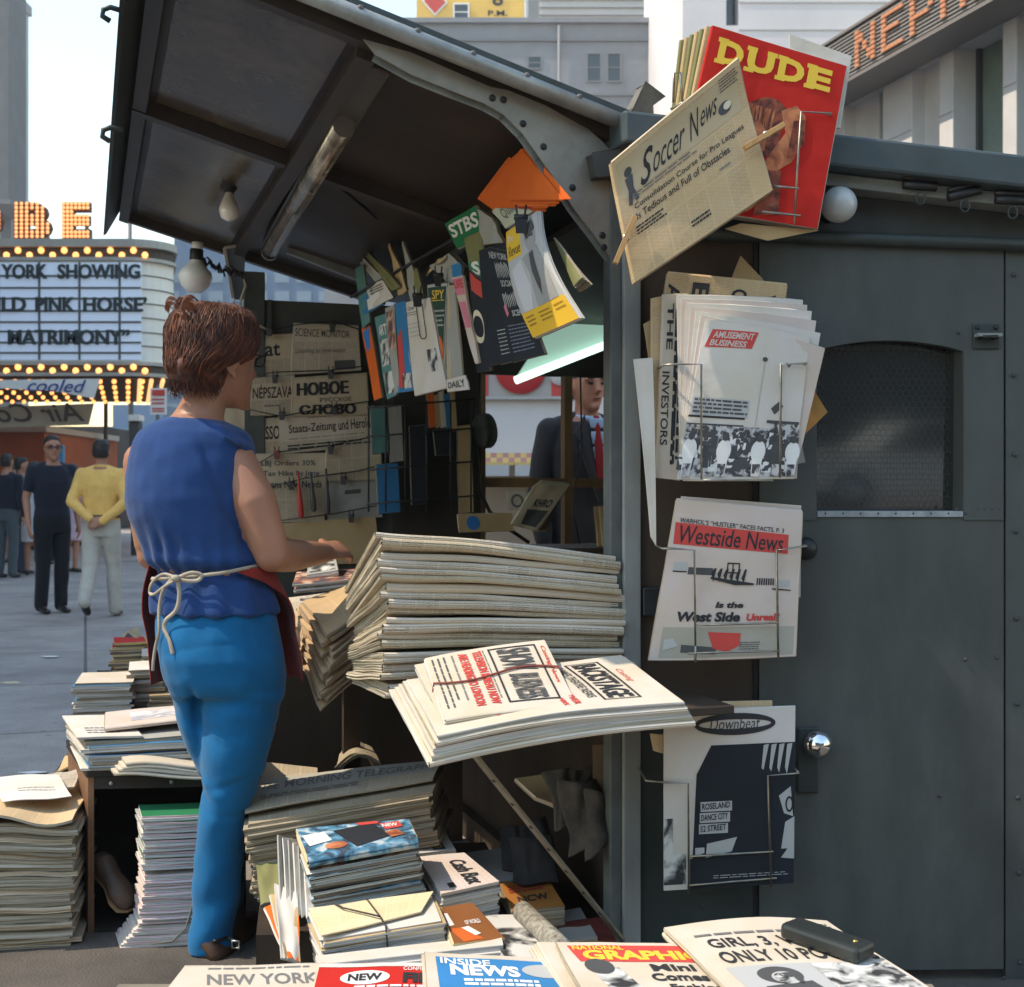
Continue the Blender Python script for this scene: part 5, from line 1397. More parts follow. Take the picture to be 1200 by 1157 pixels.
p.text('AMUSEMENT', 0.09, 0.065, 0.47, 0.108, PNK_C, 2, bold=0.03, shear=0.2, slope=-0.018); p.text('BUSINESS', 0.07, 0.118, 0.41, 0.158, PNK_C, 2, bold=0.03, shear=0.2, slope=-0.014)
p.rect(0.60, 0.22, 0.607, 0.70, GRYL, 1, 1, 6); p.ell(0.60, 0.20, 0.025, 0.016, GRYD, 2, 8); p.text('v', 0.80, 0.2, 0.86, 0.23, GRYD, 1)
p.poly([(0.72, 0.52), (0.79, 0.465), (0.83, 0.50), (0.76, 0.56)], GRYD, 1)
p.rect(0.02, 0.48, 0.52, 0.595, GRYL, 1, 4, 2); p.lines(0.03, 0.49, 0.52, 0.59, 4, GRYD, 2, 4, 0.5); p.rect(0.0, 0.595, 0.5, 0.608, INK, 2, 3, 1); p.rect(0.0, 0.645, 0.50, 0.655, GRYD, 2, 3, 1); p.rect(0.70, 0.60, 0.99, 0.62, GRYD, 2, 3, 1); p.rect(0.74, 0.62, 0.98, 0.70, PH3, 1, 3, 2)
p.rect(0.0, 0.655, 1.0, 0.985, PH3, 1, 8, 4)
rr = random.Random(4)
for k in range(90):
    u = rr.uniform(0.02, 0.98); v = rr.uniform(0.655, 0.84); s_ = 0.010 + (v - 0.62) * 0.09
    c1 = GRYD if rr.random() < 0.6 else WHT
    p.ell(u, v, s_, s_ * 0.8, GRYD, 3, 8); p.poly([(u - 1.8 * s_, v + 1.2 * s_), (u + 1.8 * s_, v + 1.2 * s_), (u + 1.6 * s_, v + 4 * s_), (u - 1.6 * s_, v + 4 * s_)], c1, 2)
for u, c1 in ((0.36, WHT), (0.66, WHT), (0.83, GRYD), (0.06, WHT), (0.96, WHT)):
    p.ell(u, 0.725, 0.030, 0.027, GRYD, 5, 14); p.ell(u, 0.815, 0.064, 0.075, c1, 4, 18); p.poly([(u - 0.05, 0.82), (u + 0.05, 0.82), (u + 0.035, 0.98), (u - 0.035, 0.98)], c1, 4.4); p.poly([(u - 0.035, 0.90), (u + 0.033, 0.90), (u + 0.03, 0.985), (u - 0.03, 0.985)], PH3, 4.8)
p.build('printed_cover', o)
wire_rack('wire rack with two tall prongs round the Amusement Business', [[(778, 428), (793, 427), (822, 427), (822, 562)], [(945, 426), (915, 427), (914, 560)], [(800, 563), (906, 563)]], T3_ - 0.052, ((778, 428), (945, 426)))
o, S = paper('paper_roll', W3([(742, 422), (764, 420), (769, 640), (763, 630)], -0.10), 0.006, WHT_C, E_WHITE, 'long white tapering paper strip hanging beside the corner post', 'paper', 'DA', seed=41, sag=lambda u, v: 0.02 * math.sin(2.5 * v))
# Westside News
T4 = -0.13
paper('newspaper', W3([(798, 583), (939, 594), (938, 700), (800, 700)], T4 + 0.012), 0.008, PNK_C, E_NEWS, 'folded paper showing as a pinkish edge behind the Westside News', 'newspaper', 'CD', seed=51)
o, S = paper('newspaper', W3([(793, 586), (940, 600), (932, 769), (762, 776)], T4), 0.010, PNK_C, E_TAN, 'Westside News with a red title band in the third wire rack', 'newspaper', 'CD', seed=52, sag=lambda u, v: -0.03 * (1 - v) * (1 - u) ** 3 + 0.01 * math.sin(3 * u))
p = Print(S)
p.text('WARHOL’S “HUSTLER” FACES FACTS, P. 3', 0.05, 0.105, 0.86, 0.14, INK, 2, bold=0.01, slope=0.02)
p.poly([(0.02, 0.135), (0.90, 0.165), (0.90, 0.295), (0.03, 0.27)], INKR, 1)
p.text('Westside News', 0.06, 0.15, 0.86, 0.262, INK, 2, bold=0.006, shear=0.12, slope=0.02)
p.rect(0.06, 0.38, 0.16, 0.44, GRYL, 1, 2, 1); p.rect(0.06, 0.435, 0.16, 0.443, INK, 2, 2, 1); p.rect(0.17, 0.41, 0.35, 0.455, GRYD, 1, 2, 1)
for k in range(6): p.poly([(0.34 + k * 0.045, 0.44 + 0.006 * k), (0.36 + k * 0.045, 0.41), (0.375 + k * 0.045, 0.41), (0.362 + k * 0.045, 0.50)], INK, 2)
p.frame(0.45, 0.37, 0.545, 0.44, 0.009, INK, 2); p.rect(0.49, 0.37, 0.498, 0.44, INK, 2, 1, 2); p.poly([(0.34, 0.465), (0.66, 0.50), (0.66, 0.512), (0.52, 0.515), (0.34, 0.478)], INK, 3)
for k in range(8): p.rect(0.68 + k * 0.017, 0.465, 0.69 + k * 0.017, 0.51, INK, 2, 1, 1)
p.rect(0.81, 0.475, 0.93, 0.52, GRYL, 1, 2, 1); p.poly([(0.80, 0.53), (0.94, 0.54), (0.94, 0.548), (0.80, 0.54)], INK, 2)
p.text('Is the', 0.40, 0.625, 0.60, 0.665, INK, 2, bold=0.045, shear=0.15); p.text('West Side', 0.14, 0.69, 0.585, 0.755, INK, 2, bold=0.045, shear=0.1); p.text('Unreal?', 0.63, 0.70, 0.87, 0.75, INKR, 2, bold=0.045, shear=0.1)
p.rect(0.06, 0.79, 0.98, 0.985, paper_mat('cover_greige', (0.40, 0.38, 0.34)), 1, 6, 3); p.poly([(0.37, 0.82), (0.60, 0.83), (0.60, 0.91), (0.52, 0.95), (0.42, 0.93)], INKR, 2); p.poly([(0.2, 0.90), (0.44, 0.92), (0.44, 0.965), (0.2, 0.95)], GRYD, 2); p.lines(0.60, 0.89, 0.76, 0.96, 5, GRYD, 2, 6, 0.4); p.poly([(0.08, 0.87), (0.14, 0.86), (0.18, 0.91), (0.08, 0.94)], GRYL, 2)
p.build('printed_page', o)
wire_rack('wire rack with a crossbar holding the Westside News', [[(776, 643), (788, 643), (814, 645), (815, 757)], [(945, 640), (910, 645), (912, 770)], [(815, 733), (912, 730)], [(806, 766), (860, 764), (914, 763)], [(815, 757), (815, 776)]], T4 - 0.02, ((776, 643), (945, 640)))
# the black and white paper in the lowest rack
T5 = -0.12
paper('newspaper', W3([(800, 824), (905, 822), (905, 900), (800, 900)], T5 + 0.014), 0.008, NEWSB, E_NEWS, 'tan folded paper just above the oval logo paper', 'newspaper', 'CD', seed=61)
paper('newspaper', W3([(762, 860), (783, 862), (783, 885), (766, 880)], T5 + 0.010), 0.008, NEWSB, E_TAN, 'tan paper corner at the left of the lowest rack', 'newspaper', None, seed=63)
o, S = paper('newspaper', W3([(778, 834), (932, 828), (930, 1035), (778, 1044)], T5), 0.008, WHT_C, E_WHITE, 'white and black dance paper with oval logo in the lowest rack', 'newspaper', None, seed=62)
p = Print(S)
p.ring(0.54, 0.085, 0.31, 0.062, 0.035, INK, 2); p.text('Downbeat', 0.35, 0.05, 0.73, 0.115, INK, 2, bold=-0.004, shear=0.2)
for u in (0.30, 0.78): p.poly([(u - 0.06, 0.085), (u, 0.03), (u + 0.05, 0.085), (u, 0.14)], INK, 2) if False else None
p.rect(0.36, 0.20, 1.0, 1.0, BLK_C, 1, 5, 8); p.rect(0.2, 0.83, 0.36, 1.0, BLK_C, 1, 2, 2)
p.poly([(0.25, 0.36), (0.36, 0.20), (0.37, 0.84), (0.22, 0.84), (0.24, 0.5)], BLK_C, 1)
for k, (tx, u1) in enumerate((('ROSELAND', 0.52), ('DANCE CITY', 0.505), ('52 STREET', 0.49))):
    p.rect(0.28 - 0.006 * k, 0.515 + 0.062 * k, u1, 0.57 + 0.062 * k, GRYL, 2, 3, 1); p.text(tx, 0.29 - 0.006 * k, 0.525 + 0.062 * k, u1 - 0.015, 0.56 + 0.062 * k, BLK_C, 3, bold=0.02, slope=-0.008)
p.poly([(0.33, 0.75), (0.56, 0.72), (0.52, 0.80), (0.32, 0.83)], GRYL, 2); p.poly([(0.24, 0.77), (0.31, 0.77), (0.31, 0.80), (0.24, 0.82)], GRYL, 2)
p.poly([(0.88, 0.5), (0.97, 0.45), (0.99, 0.62), (0.92, 0.6)], GRYL, 2); p.poly([(0.90, 0.80), (0.93, 0.65), (1.0, 0.62), (1.0, 0.86), (0.9, 0.85), (0.95, 0.8)], GRYL, 2); p.ring(0.96, 0.55, 0.03, 0.045, 0.012, BLK_C, 3)
for k in range(4): p.poly([(0.76 + 0.06 * k, 0.21), (0.80 + 0.06 * k, 0.205), (0.76 + 0.06 * k, 0.35 + 0.01 * k), (0.745 + 0.06 * k, 0.34)], GRYL, 2)
p.rect(0.0, 0.80, 0.17, 0.97, PH2, 1, 3, 4); p.rect(0.0, 0.60, 0.07, 0.80, PH1, 1, 2, 3); p.lines(0.38, 0.93, 0.96, 0.955, 2, GRYL, 2, 7, 0.3); p.text('Where romance', 0.0, 0.975, 0.01, 0.98, BLK_C, 2) if False else None
p.build('printed_cover', o)
wire_rack('wire rack with brassy prongs holding the dance paper, lowest of all', [[(757, 915), (780, 917), (807, 918), (807, 1048)], [(936, 906), (900, 909), (904, 1040)], [(808, 1004), (906, 998)], [(805, 1038), (910, 1029)]], T5 - 0.012, ((757, 915), (936, 906)))

# ---------------------------------------------------------------- tall pile on the counter
u_ = Vector((-0.316, 0.949, 0)); v_ = Vector((0.949, 0.316, 0))
A = Vector((-0.292, 2.905, 0.728)); B = Vector((0.262, 3.075, 0.728))
tall = pile('newspaper', A, B, B + u_ * 0.36, A + u_ * 0.36 + Vector((0, 0, 0.0)), 0.0172, 20, (NEWSWT, NEWSW, NEWST, NEWSWT), E_NEWS, 'folded broadsheet in the tall pile on the counter', 'newspaper', 'papers in the tall counter pile',
     'AB', sagf=lambda u, v, k: -(0.02 + 0.055 * k) * smoothstep((0.42 - u) / 0.42) * (0.15 + 0.85 * v), jit=0.011, rot=1.1, variants=5, seed=5,
     tilt=[(0, 0, 0.062), (0, 0, -0.012), (0, 0, -0.02), (0, 0, -0.03)], nu=16, nv=10, rough=0.004, gap=0.985)
tall[-1]['label'] = 'topmost folded broadsheet of the tall counter pile'; del tall[-1]['group']
# the bundle in front: loose papers, Backstage, Show Business under a rubber band
lay = []
for i in range(5):
    f = i / 4
    Aq = P(503 + 10 * f, 893 - 32 * f, 2.50); Bq = P(814 - 12 * f, 845 - 22 * f, 2.62); Cq = P(742 - 14 * f, 776 - 8 * f, 2.95); Dq = P(457 + 20 * f, 808 - 12 * f, 2.84)
    mb, S = page(Aq, Bq, Cq, Dq, 0.0125, NEWSW if i < 4 else NEWSW, E_NEWS if i % 2 else E_WHITE, 'AB' if i in (0, 3) else None, lambda u, v: 0.014 * math.sin(math.pi * u) * (1 - v), 16, 10, 70 + i, 0.004)
    o = mb.build('newspaper', label='loose broadsheet under the Backstage paper on the counter edge' if i < 4 else 'Backstage newspaper lying under the Show Business bundle', cat='newspaper', group='broadsheets under the Backstage' if i < 4 else None)
p = Print(S)
p.frame(0.70, 0.10, 0.86, 0.86, 0.010, INK, 2); p.text('BACKSTAGE', 0.725, 0.13, 0.84, 0.83, INK, 2, bold=0.03, rot=90)
p.text('Casting', 0.88, 0.30, 0.915, 0.56, INKR, 2, rot=90, shear=0.2); p.text('SUMMER THEATRE NEWS', 0.645, 0.14, 0.685, 0.80, GRYD, 2, bold=0.02, rot=90)
p.text('EQUITY STRIKE IS OVER', 0.565, 0.05, 0.60, 0.90, INKR, 2, bold=0.03, rot=90); p.text('MANY JOBS', 0.52, 0.40, 0.548, 0.90, INKR, 2, bold=0.03, rot=90); p.lines(0.05, 0.1, 0.9, 0.30, 4, INKR, 2, 6, 0.35, vert=True)
p.build('printed_page', o)
for i in range(3):
    f = i / 2
    Aq = P(520 + 2 * f, 856 - 14 * f, 2.55); Bq = P(668 + 9 * f, 842 - 15 * f, 2.61); Cq = P(632 + 6 * f, 766 - 15 * f, 2.93); Dq = P(490 + 8 * f - (8 if i == 1 else 0), 786 - 14 * f, 2.87)
    mb, S = page(Aq, Bq, Cq, Dq, 0.013, NEWSW, E_WHITE, 'AB' if i != 1 else None, lambda u, v: 0.006 * math.sin(3 * u), 12, 10, 80 + i, 0.003)
    o = mb.build('newspaper', label='folded paper under the Show Business, inside the rubber band' if i < 2 else 'Show Business newspaper on top of the banded bundle', cat='newspaper', group='banded papers' if i < 2 else None)
p = Print(S)
p.frame(0.50, 0.06, 0.90, 0.90, 0.016, INK, 2); p.text('SHOW', 0.56, 0.10, 0.84, 0.44, GRYD, 3, bold=0.03, rot=90); p.text('BUSINESS', 0.58, 0.50, 0.82, 0.87, GRYD, 3, bold=0.03, rot=90)
p.text('Casting News', 0.925, 0.10, 0.97, 0.66, INKR, 2, rot=90, bold=0.01, shear=0.2); p.text('TELEVISION BUREAU NOW', 0.37, 0.06, 0.445, 0.90, INKR, 2, bold=0.04, rot=90); p.text('ARE HEADING TO LONDON', 0.255, 0.06, 0.33, 0.90, INKR, 2, bold=0.04, rot=90)
p.lines(0.06, 0.04, 0.9, 0.18, 3, GRYD, 2, 3, 0.3, vert=True); p.lines(0.06, 0.20, 0.9, 0.235, 1, INKG, 2, 5, 0.4, vert=True); p.lines(0.06, 0.455, 0.95, 0.48, 1, INKG, 2, 15, 0.4, vert=True)
p.build('printed_page', o)
m = MB(mat('rubber_band', (0.22, 0.05, 0.035), 0.6)); m.tube([S(-0.006, 0.50, -0.045), S(-0.012, 0.49, -0.012)] + [S(k / 12, 0.47 + 0.06 * math.sin(k * 0.5), 0.004) for k in range(13)] + [S(1.01, 0.48, -0.012), S(1.005, 0.49, -0.03)], 0.0026, 6)
m.build('rubber_band', label='dark red rubber band round the Show Business bundle', cat='rubber band')
# drooping bundle left of the tall pile
cA, cB, cC, cD = P(345, 765, 3.62), P(377, 812, 3.36), P(436, 778, 3.55), P(398, 745, 3.82)
bun = pile('newspaper', cA, cB, cC, cD, 0.0105, 18, NEWSB, E_TAN, 'tan newspaper in the drooping bundle left of the tall pile', 'newspaper', 'papers in the drooping bundle', None,
     sagf=lambda u, v, k: -0.045 * smoothstep((u - 0.4) / 0.6) * (1 - v) * (1 - 0.5 * k), jit=0.012, rot=3.0, variants=4, seed=15, rough=0.008, tilt=[(0, 0, -0.03), (0, 0, 0.0), (0, 0, 0.01), (0, 0, -0.02)], gap=0.97)
bun2 = pile('newspaper', P(338, 745, 3.72), P(352, 778, 3.52), P(380, 770, 3.66), P(362, 735, 3.86), 0.013, 8, NEWSB, E_TAN, 'creased tan paper at the left rim of the drooping bundle', 'newspaper', 'papers at the bundle rim', None, jit=0.012, rot=5.0, variants=4, seed=19, rough=0.010)
q4 = [P(333, 701, 4.02), P(432, 689, 4.08), P(428, 742, 3.66), P(342, 752, 3.62)]
o, S = paper('newspaper', q4, 0.02, NEWSWT, E_NEWS, 'picture newspaper lying open behind the drooping bundle', 'newspaper', 'DA', seed=90)
p = Print(S); p.rect(0.18, 0.06, 0.62, 0.42, PH2, 1); p.rect(0.66, 0.06, 0.94, 0.35, PH1, 1); p.rect(0.25, 0.5, 0.95, 0.85, PH2, 1); p.build('printed_page', o)
mg = pile('magazine', P(346, 696, 4.25), P(430, 688, 4.3), P(430, 676, 4.55), P(350, 680, 4.5), 0.009, 4, PHC, E_MAG, 'glossy magazine in the low pile under the hanging combs', 'magazine', 'magazines under the combs', None, jit=0.01, rot=3, seed=21)
o, S = paper('magazine', [P(362, 652, 4.5), P(392, 648, 4.5), P(396, 668, 4.35), P(360, 674, 4.35)], 0.02, GRY_C, E_MAG, 'black and white picture magazine near the seller\'s hand', 'magazine', None, seed=91)
p = Print(S); p.rect(0.08, 0.08, 0.92, 0.92, PH1, 1); p.build('printed_cover', o)
m = MB(DARKW, M=K)
m.box(-0.40, 0.02, 1.0, 2.2, 0.7275, 0.80); m.build('display_shelf', label='dark plank shelf carrying the papers at the far end of the counter', cat='shelf')

# ---------------------------------------------------------------- piles on the ground before the counter
plk = MB(DARKW); plk.add([P(300, 1130, 0) for _ in range(0)], [])
def crate_box(m, c, ex, ey, h, z0=0.0):
    """an upright block: corner c, edge vectors ex, ey"""
    c = Vector((c.x, c.y, z0)); ex = Vector((ex[0], ex[1], 0)); ey = Vector((ey[0], ey[1], 0))
    return m.prism([c, c + ex, c + ex + ey, c + ey], (0, 0, h))
m = MB(DARKW); crate_box(m, Vector((-0.60, 3.0, 0)), (0.64, 0.05), (-0.12, 0.75), 0.155); m.build('pallet', label='low dark wooden pallet under the ground piles', cat='pallet')
A, B, C, D = P(287, 962, 3.20), P(503, 924, 3.27), P(519, 893, 3.58), P(290, 920, 3.52)
n_ = (B - A).cross(D - A).normalized(); dz = n_ * 0.0118 * 18
tel = pile('newspaper', A - dz, B - dz, C - dz, D - dz, 0.0118, 18, NEWSD, E_OLD, 'brown edged paper in the pile under the Morning Telegraph', 'newspaper', 'papers under the Morning Telegraph', None, jit=0.012, rot=2.2, variants=5, seed=25, rough=0.003, gap=1.0)
tel[-1]['label'] = 'The Morning Telegraph, top paper of the brown edged pile'; del tel[-1]['group']
tp = tel[-1]
Sx = lambda u, v, h=0.0: (A * (1 - u) * v + B * u * v + C * u * (1 - v) + D * (1 - u) * (1 - v)) + n_ * (0.004 + h)
o, S = paper('newspaper', [D + n_ * 0.008 + Vector((0.0, 0.03, 0)), C + n_ * 0.008, B.lerp(C, 0.25) + n_ * 0.008, A.lerp(D, 0.15) + n_ * 0.008], 0.006, NEWST, E_OLD, 'grey Morning Telegraph sheet folded back over its pile', 'newspaper', None, seed=95, rough=0.003)
tp['label'] = 'brown paper directly beneath the Morning Telegraph sheet'
p = Print(S); p.rect(0.02, 0.02, 0.98, 0.55, paper_mat('newsprint_grey', (0.40, 0.40, 0.37)), 1, 8, 3); p.text('The', 0.07, 0.20, 0.16, 0.42, INKG, 2, shear=0.3); p.text('MORNING TELEGRAPH', 0.19, 0.14, 0.95, 0.42, INKG, 2, bold=0.008, slope=0.03); p.lines(0.07, 0.60, 0.6, 0.75, 2, INKG, 2, 4, 0.5); p.build('printed_page', o)
paper('newspaper', [P(308, 893, 3.75), P(372, 900, 3.75), P(372, 908, 3.6), P(306, 912, 3.6)], 0.008, NEWST, E_NEWS, 'paper poking out behind the Morning Telegraph pile, next to the blue trousers', 'newspaper', None, seed=96)
for k in range(5):
    a = 0.5 - 0.22 * k
    paper('newspaper', [P(398 + 3 * k, 884 - 5 * k + k * k, 3.85), P(436, 876 + 5 * k, 3.9), P(446, 893, 3.7), P(392 + 2 * k, 900, 3.7)], 0.006, NEWSD, E_OLD, 'curled paper in the heap behind the Morning Telegraph pile', 'newspaper', None, group='curled papers in the heap', seed=100 + k, rough=0.01, sag=lambda u, v: 0.03 * math.sin(math.pi * u))
def mags(top4, h, th, cov, edge, label, group, seed, jit=0.006, rot=2.0, lean=(0, 0), n=None, spine=None):
    A, B, C, D = top4
    n_ = (B - A).cross(D - A).normalized(); n = n or int(h / th)
    dz = n_ * th * n
    return pile('magazine', A - dz, B - dz, C - dz, D - dz, th, n, cov, edge, label, 'magazine', group, spine, jit=jit, rot=rot, variants=5, seed=seed, rough=0.0015, gap=1.0, lean=lean), n_
# pile with the colour picture on top
A, B, C, D = P(362, 1018, 2.96), P(490, 995, 3.02), P(480, 973, 3.18), P(349, 985, 3.14)
mm, n_ = mags((A, B, C, D), 0.17, 0.006, (PHB, WHT_C, PHC, BLK_C), (E_BLUE, E_DARK, E_BLUE), 'thin glossy magazine in the pile under the colour picture', 'glossy magazines in the front pile', 31, 0.007, 2.5)
mb, S = page(A + n_ * 0.03, B + n_ * 0.03, C + n_ * 0.03, D + n_ * 0.03, 0.028, PHB, E_YEL, 'AB', None, 8, 6, 111); o = mb.build('magazine', label='thick colour magazine with black patch and red lettering, top of the front pile', cat='magazine')
p = Print(S); p.poly([(0.30, 0.25), (0.66, 0.08), (0.80, 0.75), (0.45, 0.98)], BLK_C, 2); p.poly([(0.52, 0.02), (0.72, 0.02), (0.72, 0.14), (0.55, 0.14)], INKR, 3); p.poly([(0.72, 0.16), (0.90, 0.12), (0.92, 0.40), (0.76, 0.46)], INKR, 3); p.poly([(0.74, 0.55), (0.86, 0.5), (0.90, 0.8), (0.78, 0.85)], SKIN_P, 3); p.poly([(0.02, 0.3), (0.22, 0.25), (0.26, 0.6), (0.05, 0.7)], WHT, 2); p.ell(0.28, 0.8, 0.1, 0.12, SKIN_P, 2); p.text('NEW', 0.74, 0.20, 0.88, 0.36, WHT, 4, bold=0.03); p.build('printed_cover', o)
# white fanned ones leaning left of it
for k in range(6):
    x = 322 + 6 * k
    paper('magazine', [P(x + 4, 978 + 3 * k, 3.1), P(x + 22, 984, 3.16), P(x + 30, 1060, 3.0), P(x + 8, 1075, 2.95)], 0.006, WHT_C if k % 2 else GRY_C, E_WHITE, 'white magazine slumped against the left of the front pile', 'magazine', 'DA', group='slumped magazines', seed=120 + k, rough=0.004)
for k in range(3):
    paper('magazine', [P(322 - 6 * k, 1035 + 14 * k, 3.02), P(348, 1046, 3.0), P(352, 1128, 2.85), P(330 + 4 * k, 1122, 2.84)], 0.006, (WHT_C, TAN_C, ORG_C)[k], E_WHITE, ('white sheet hanging at the pile corner above the kerb of papers', 'tan folded paper by the seller\'s shoe', 'orange edged paper nearest the seller\'s shoe')[k], 'magazine', None, seed=130 + k, rough=0.006)
o, S = paper('magazine', [P(300, 1012, 3.2), P(330, 1010, 3.2), P(332, 1052, 3.05), P(306, 1062, 3.05)], 0.012, OLV_C, E_DARK, 'green brown picture magazine curling out on the left of the piles', 'magazine', None, seed=134, rough=0.01)
m2, n2 = mags((P(300, 1010, 3.22), P(352, 1000, 3.25), P(352, 985, 3.4), P(300, 995, 3.4)), 0.12, 0.007, (TEA_C, OLV_C, TAN_C, GRN_C), E_DARK, 'dark spined magazine in the left rear pile', 'magazines in the left rear pile', 33, 0.012, 4)
# pile with the cream slip and string
A, B, C, D = P(377, 1100, 2.80), P(520, 1076, 2.86), P(508, 1048, 3.0), P(362, 1068, 2.95)
mm, n_ = mags((A, B, C, D), 0.12, 0.0055, (WHT_C, TAN_C, WHT_C), (E_WHITE, E_MAG, E_YEL), 'thin magazine in the stringed pile', 'magazines in the stringed pile', 35, 0.005, 1.5)
mb, S = page(A + n_ * 0.007, B.lerp(A, 0.2) + n_ * 0.007 + Vector((0, 0.05, 0)), C + n_ * 0.008, D + n_ * 0.007, 0.0035, paper_mat('slip_cream', (0.72, 0.62, 0.42), text=0.25, line=0.008), E_YEL, None, None, 8, 6, 112)
o = mb.build('order_slip', label='cream paper slip under the string of the front pile', cat='slip')
m = MB(mat('dark_string', (0.05, 0.045, 0.04), 0.8))
g0 = lambda u, v, h: A * (1 - u) * (1 - v) + B * u * (1 - v) + C * u * v + D * (1 - u) * v + n_ * h
m.tube([g0(0.52, -0.015, -0.10), g0(0.52, -0.015, 0.004), g0(0.50, 0.3, 0.011), g0(0.46, 1.0, 0.012), g0(0.46, 1.01, -0.05)], 0.0022, 6); m.tube([g0(0.50, 0.25, 0.012), g0(0.25, 0.75, 0.013), g0(0.2, 1.0, 0.012)], 0.0022, 6)
m.build('string', label='dark string tied round the pile with the cream slip', cat='string')
# Cash Box pile
A, B, C, D = P(517, 1052, 3.0), P(585, 1037, 3.08), P(544, 1003, 3.26), P(490, 1008, 3.22)
mm, n_ = mags((A, B, C, D), 0.13, 0.008, (WHT_C, NEWSW), (E_MAG, E_WHITE), 'white trade magazine under the Cash Box', 'magazines under the Cash Box', 37, 0.004, 1.2)
mb, S = page(A + n_ * 0.009, B + n_ * 0.009, C + n_ * 0.009, D + n_ * 0.009, 0.008, paper_mat('cover_pale_red', (0.66, 0.58, 0.56), text=0.3, ink=(0.5, 0.15, 0.12), line=0.010), E_WHITE, None, None, 8, 6, 113); o = mb.build('magazine', label='Cash Box magazine, title in black, top of the right hand pile', cat='magazine')
p = Print(S); p.text('Cash Box', 0.50, 0.22, 0.82, 0.94, INK, 2, bold=0.03, rot=90, shear=0.15); p.rect(0.18, 0.80, 0.30, 0.92, INK, 2, 2, 1); p.build('printed_cover', o)
A2, B2, C2, D2 = P(490, 1004, 3.24), P(534, 1000, 3.28), P(516, 970, 3.48), P(480, 976, 3.45)
mm, n_ = mags((A2, B2, C2, D2), 0.13, 0.008, (WHT_C, BLK_C), (E_MAG, E_DARK), 'magazine in the pile behind the Cash Box', 'magazines behind the Cash Box', 39, 0.004, 1.2)
mb, S = page(A2 + n_ * 0.009, B2 + n_ * 0.009, C2 + n_ * 0.009, D2 + n_ * 0.009, 0.008, WHT_C, E_WHITE, None, None, 8, 6, 114); o = mb.build('magazine', label='white magazine with a black bar title behind the Cash Box', cat='magazine')
p = Print(S); p.rect(0.42, 0.10, 0.75, 0.95, GRYD, 1, 3, 5); p.text('WORLD', 0.48, 0.18, 0.70, 0.9, INKY, 2, bold=0.03, rot=90); p.build('printed_cover', o)
# brown and orange box, the picture papers, the roll
A3, B3, C3, D3_ = P(532, 1106, 2.80), P(592, 1100, 2.86), P(554, 1058, 3.02), P(517, 1063, 2.98)
mb, S = page(A3, B3, C3, D3_, 0.03, BRN_C, E_YEL, None, None, 8, 6, 115); o = mb.build('magazine', label='brown magazine with a bright orange corner in front of the Cash Box', cat='magazine')
p = Print(S); p.poly([(0.02, 0.62), (0.30, 0.60), (0.62, 0.95), (0.2, 0.98)], ORG, 1); p.poly([(0.28, 0.62), (0.45, 0.60), (0.62, 0.82), (0.48, 0.86)], WHT, 2); p.poly([(0.0, 0.2), (0.1, 0.2), (0.16, 0.52), (0.02, 0.55)], WHT, 1); p.text('OF WORLD', 0.42, 0.45, 0.78, 0.56, WHT, 2, bold=0.02); p.build('printed_cover', o)
mg = mags((P(376, 1128, 2.70), P(592, 1106, 2.80), P(590, 1094, 2.88), P(372, 1118, 2.76)), 0.05, 0.008, WHT_C, E_MAG, 'white magazine lying flat just behind the front row', 'magazines behind the front row', 45, 0.006, 1)
o, S = paper('newspaper', [P(556, 1072, 3.05), P(620, 1072, 3.05), P(650, 1122, 2.75), P(592, 1122, 2.75)], 0.05, PH2, E_MAG, 'paper covered by a black and white picture, right of the brown magazine', 'newspaper', None, seed=140)
m = MB(mat('speckled_roll', (0.26, 0.24, 0.20), 0.85, var=0.6, vs=70)); a = P(612, 1068, 3.02); b_ = P(672, 1125, 2.70); m.tube([a, b_], 0.024, 14)
m.lathe([(0.024, 0), (0.018, 0.001), (0.017, -0.01), (0.008, -0.012)], a, (a - b_), 14); m.build('paper_roll', label='grey speckled paper roll behind the Graphic magazine', cat='paper roll')
# under the flap: orange box, rags, planks of dark
o, S = paper('carton', [P(586, 1036, 3.25), P(640, 1026, 3.3), P(662, 1062, 3.1), P(600, 1068, 3.06)], 0.05, paper_mat('carton_orange', (0.36, 0.15, 0.035)), E_OLD, 'orange printed carton under the counter flap', 'carton', None, seed=141)
p = Print(S); p.text('NCW', 0.2, 0.55, 0.8, 0.75, INK, 2, bold=0.03); p.lines(0.1, 0.15, 0.9, 0.45, 3, DRED, 2, 3, 0.5); p.build('carton_print', o)
o, S = paper('newspaper', [P(598, 1075, 3.2), P(680, 1064, 3.25), P(700, 1098, 3.0), P(620, 1108, 2.96)], 0.06, GRY_C, E_OLD, 'dull grey paper stack end beneath the orange carton', 'newspaper', None, seed=142)
o, S = paper('magazine', [P(650, 1082, 3.12), P(706, 1074, 3.15), P(724, 1104, 3.0), P(664, 1110, 2.95)], 0.03, paper_mat('cover_maroon', (0.14, 0.03, 0.025)), E_OLD, 'maroon magazine on the ground beside the corner post', 'magazine', None, seed=143)
o, S = paper('newspaper', [P(545, 1000, 3.5), P(630, 990, 3.5), P(640, 1030, 3.3), P(560, 1035, 3.3)], 0.05, GRY_C, E_OLD, 'dim grey papers lying in the shade under the flap', 'newspaper', None, seed=144, rough=0.01)
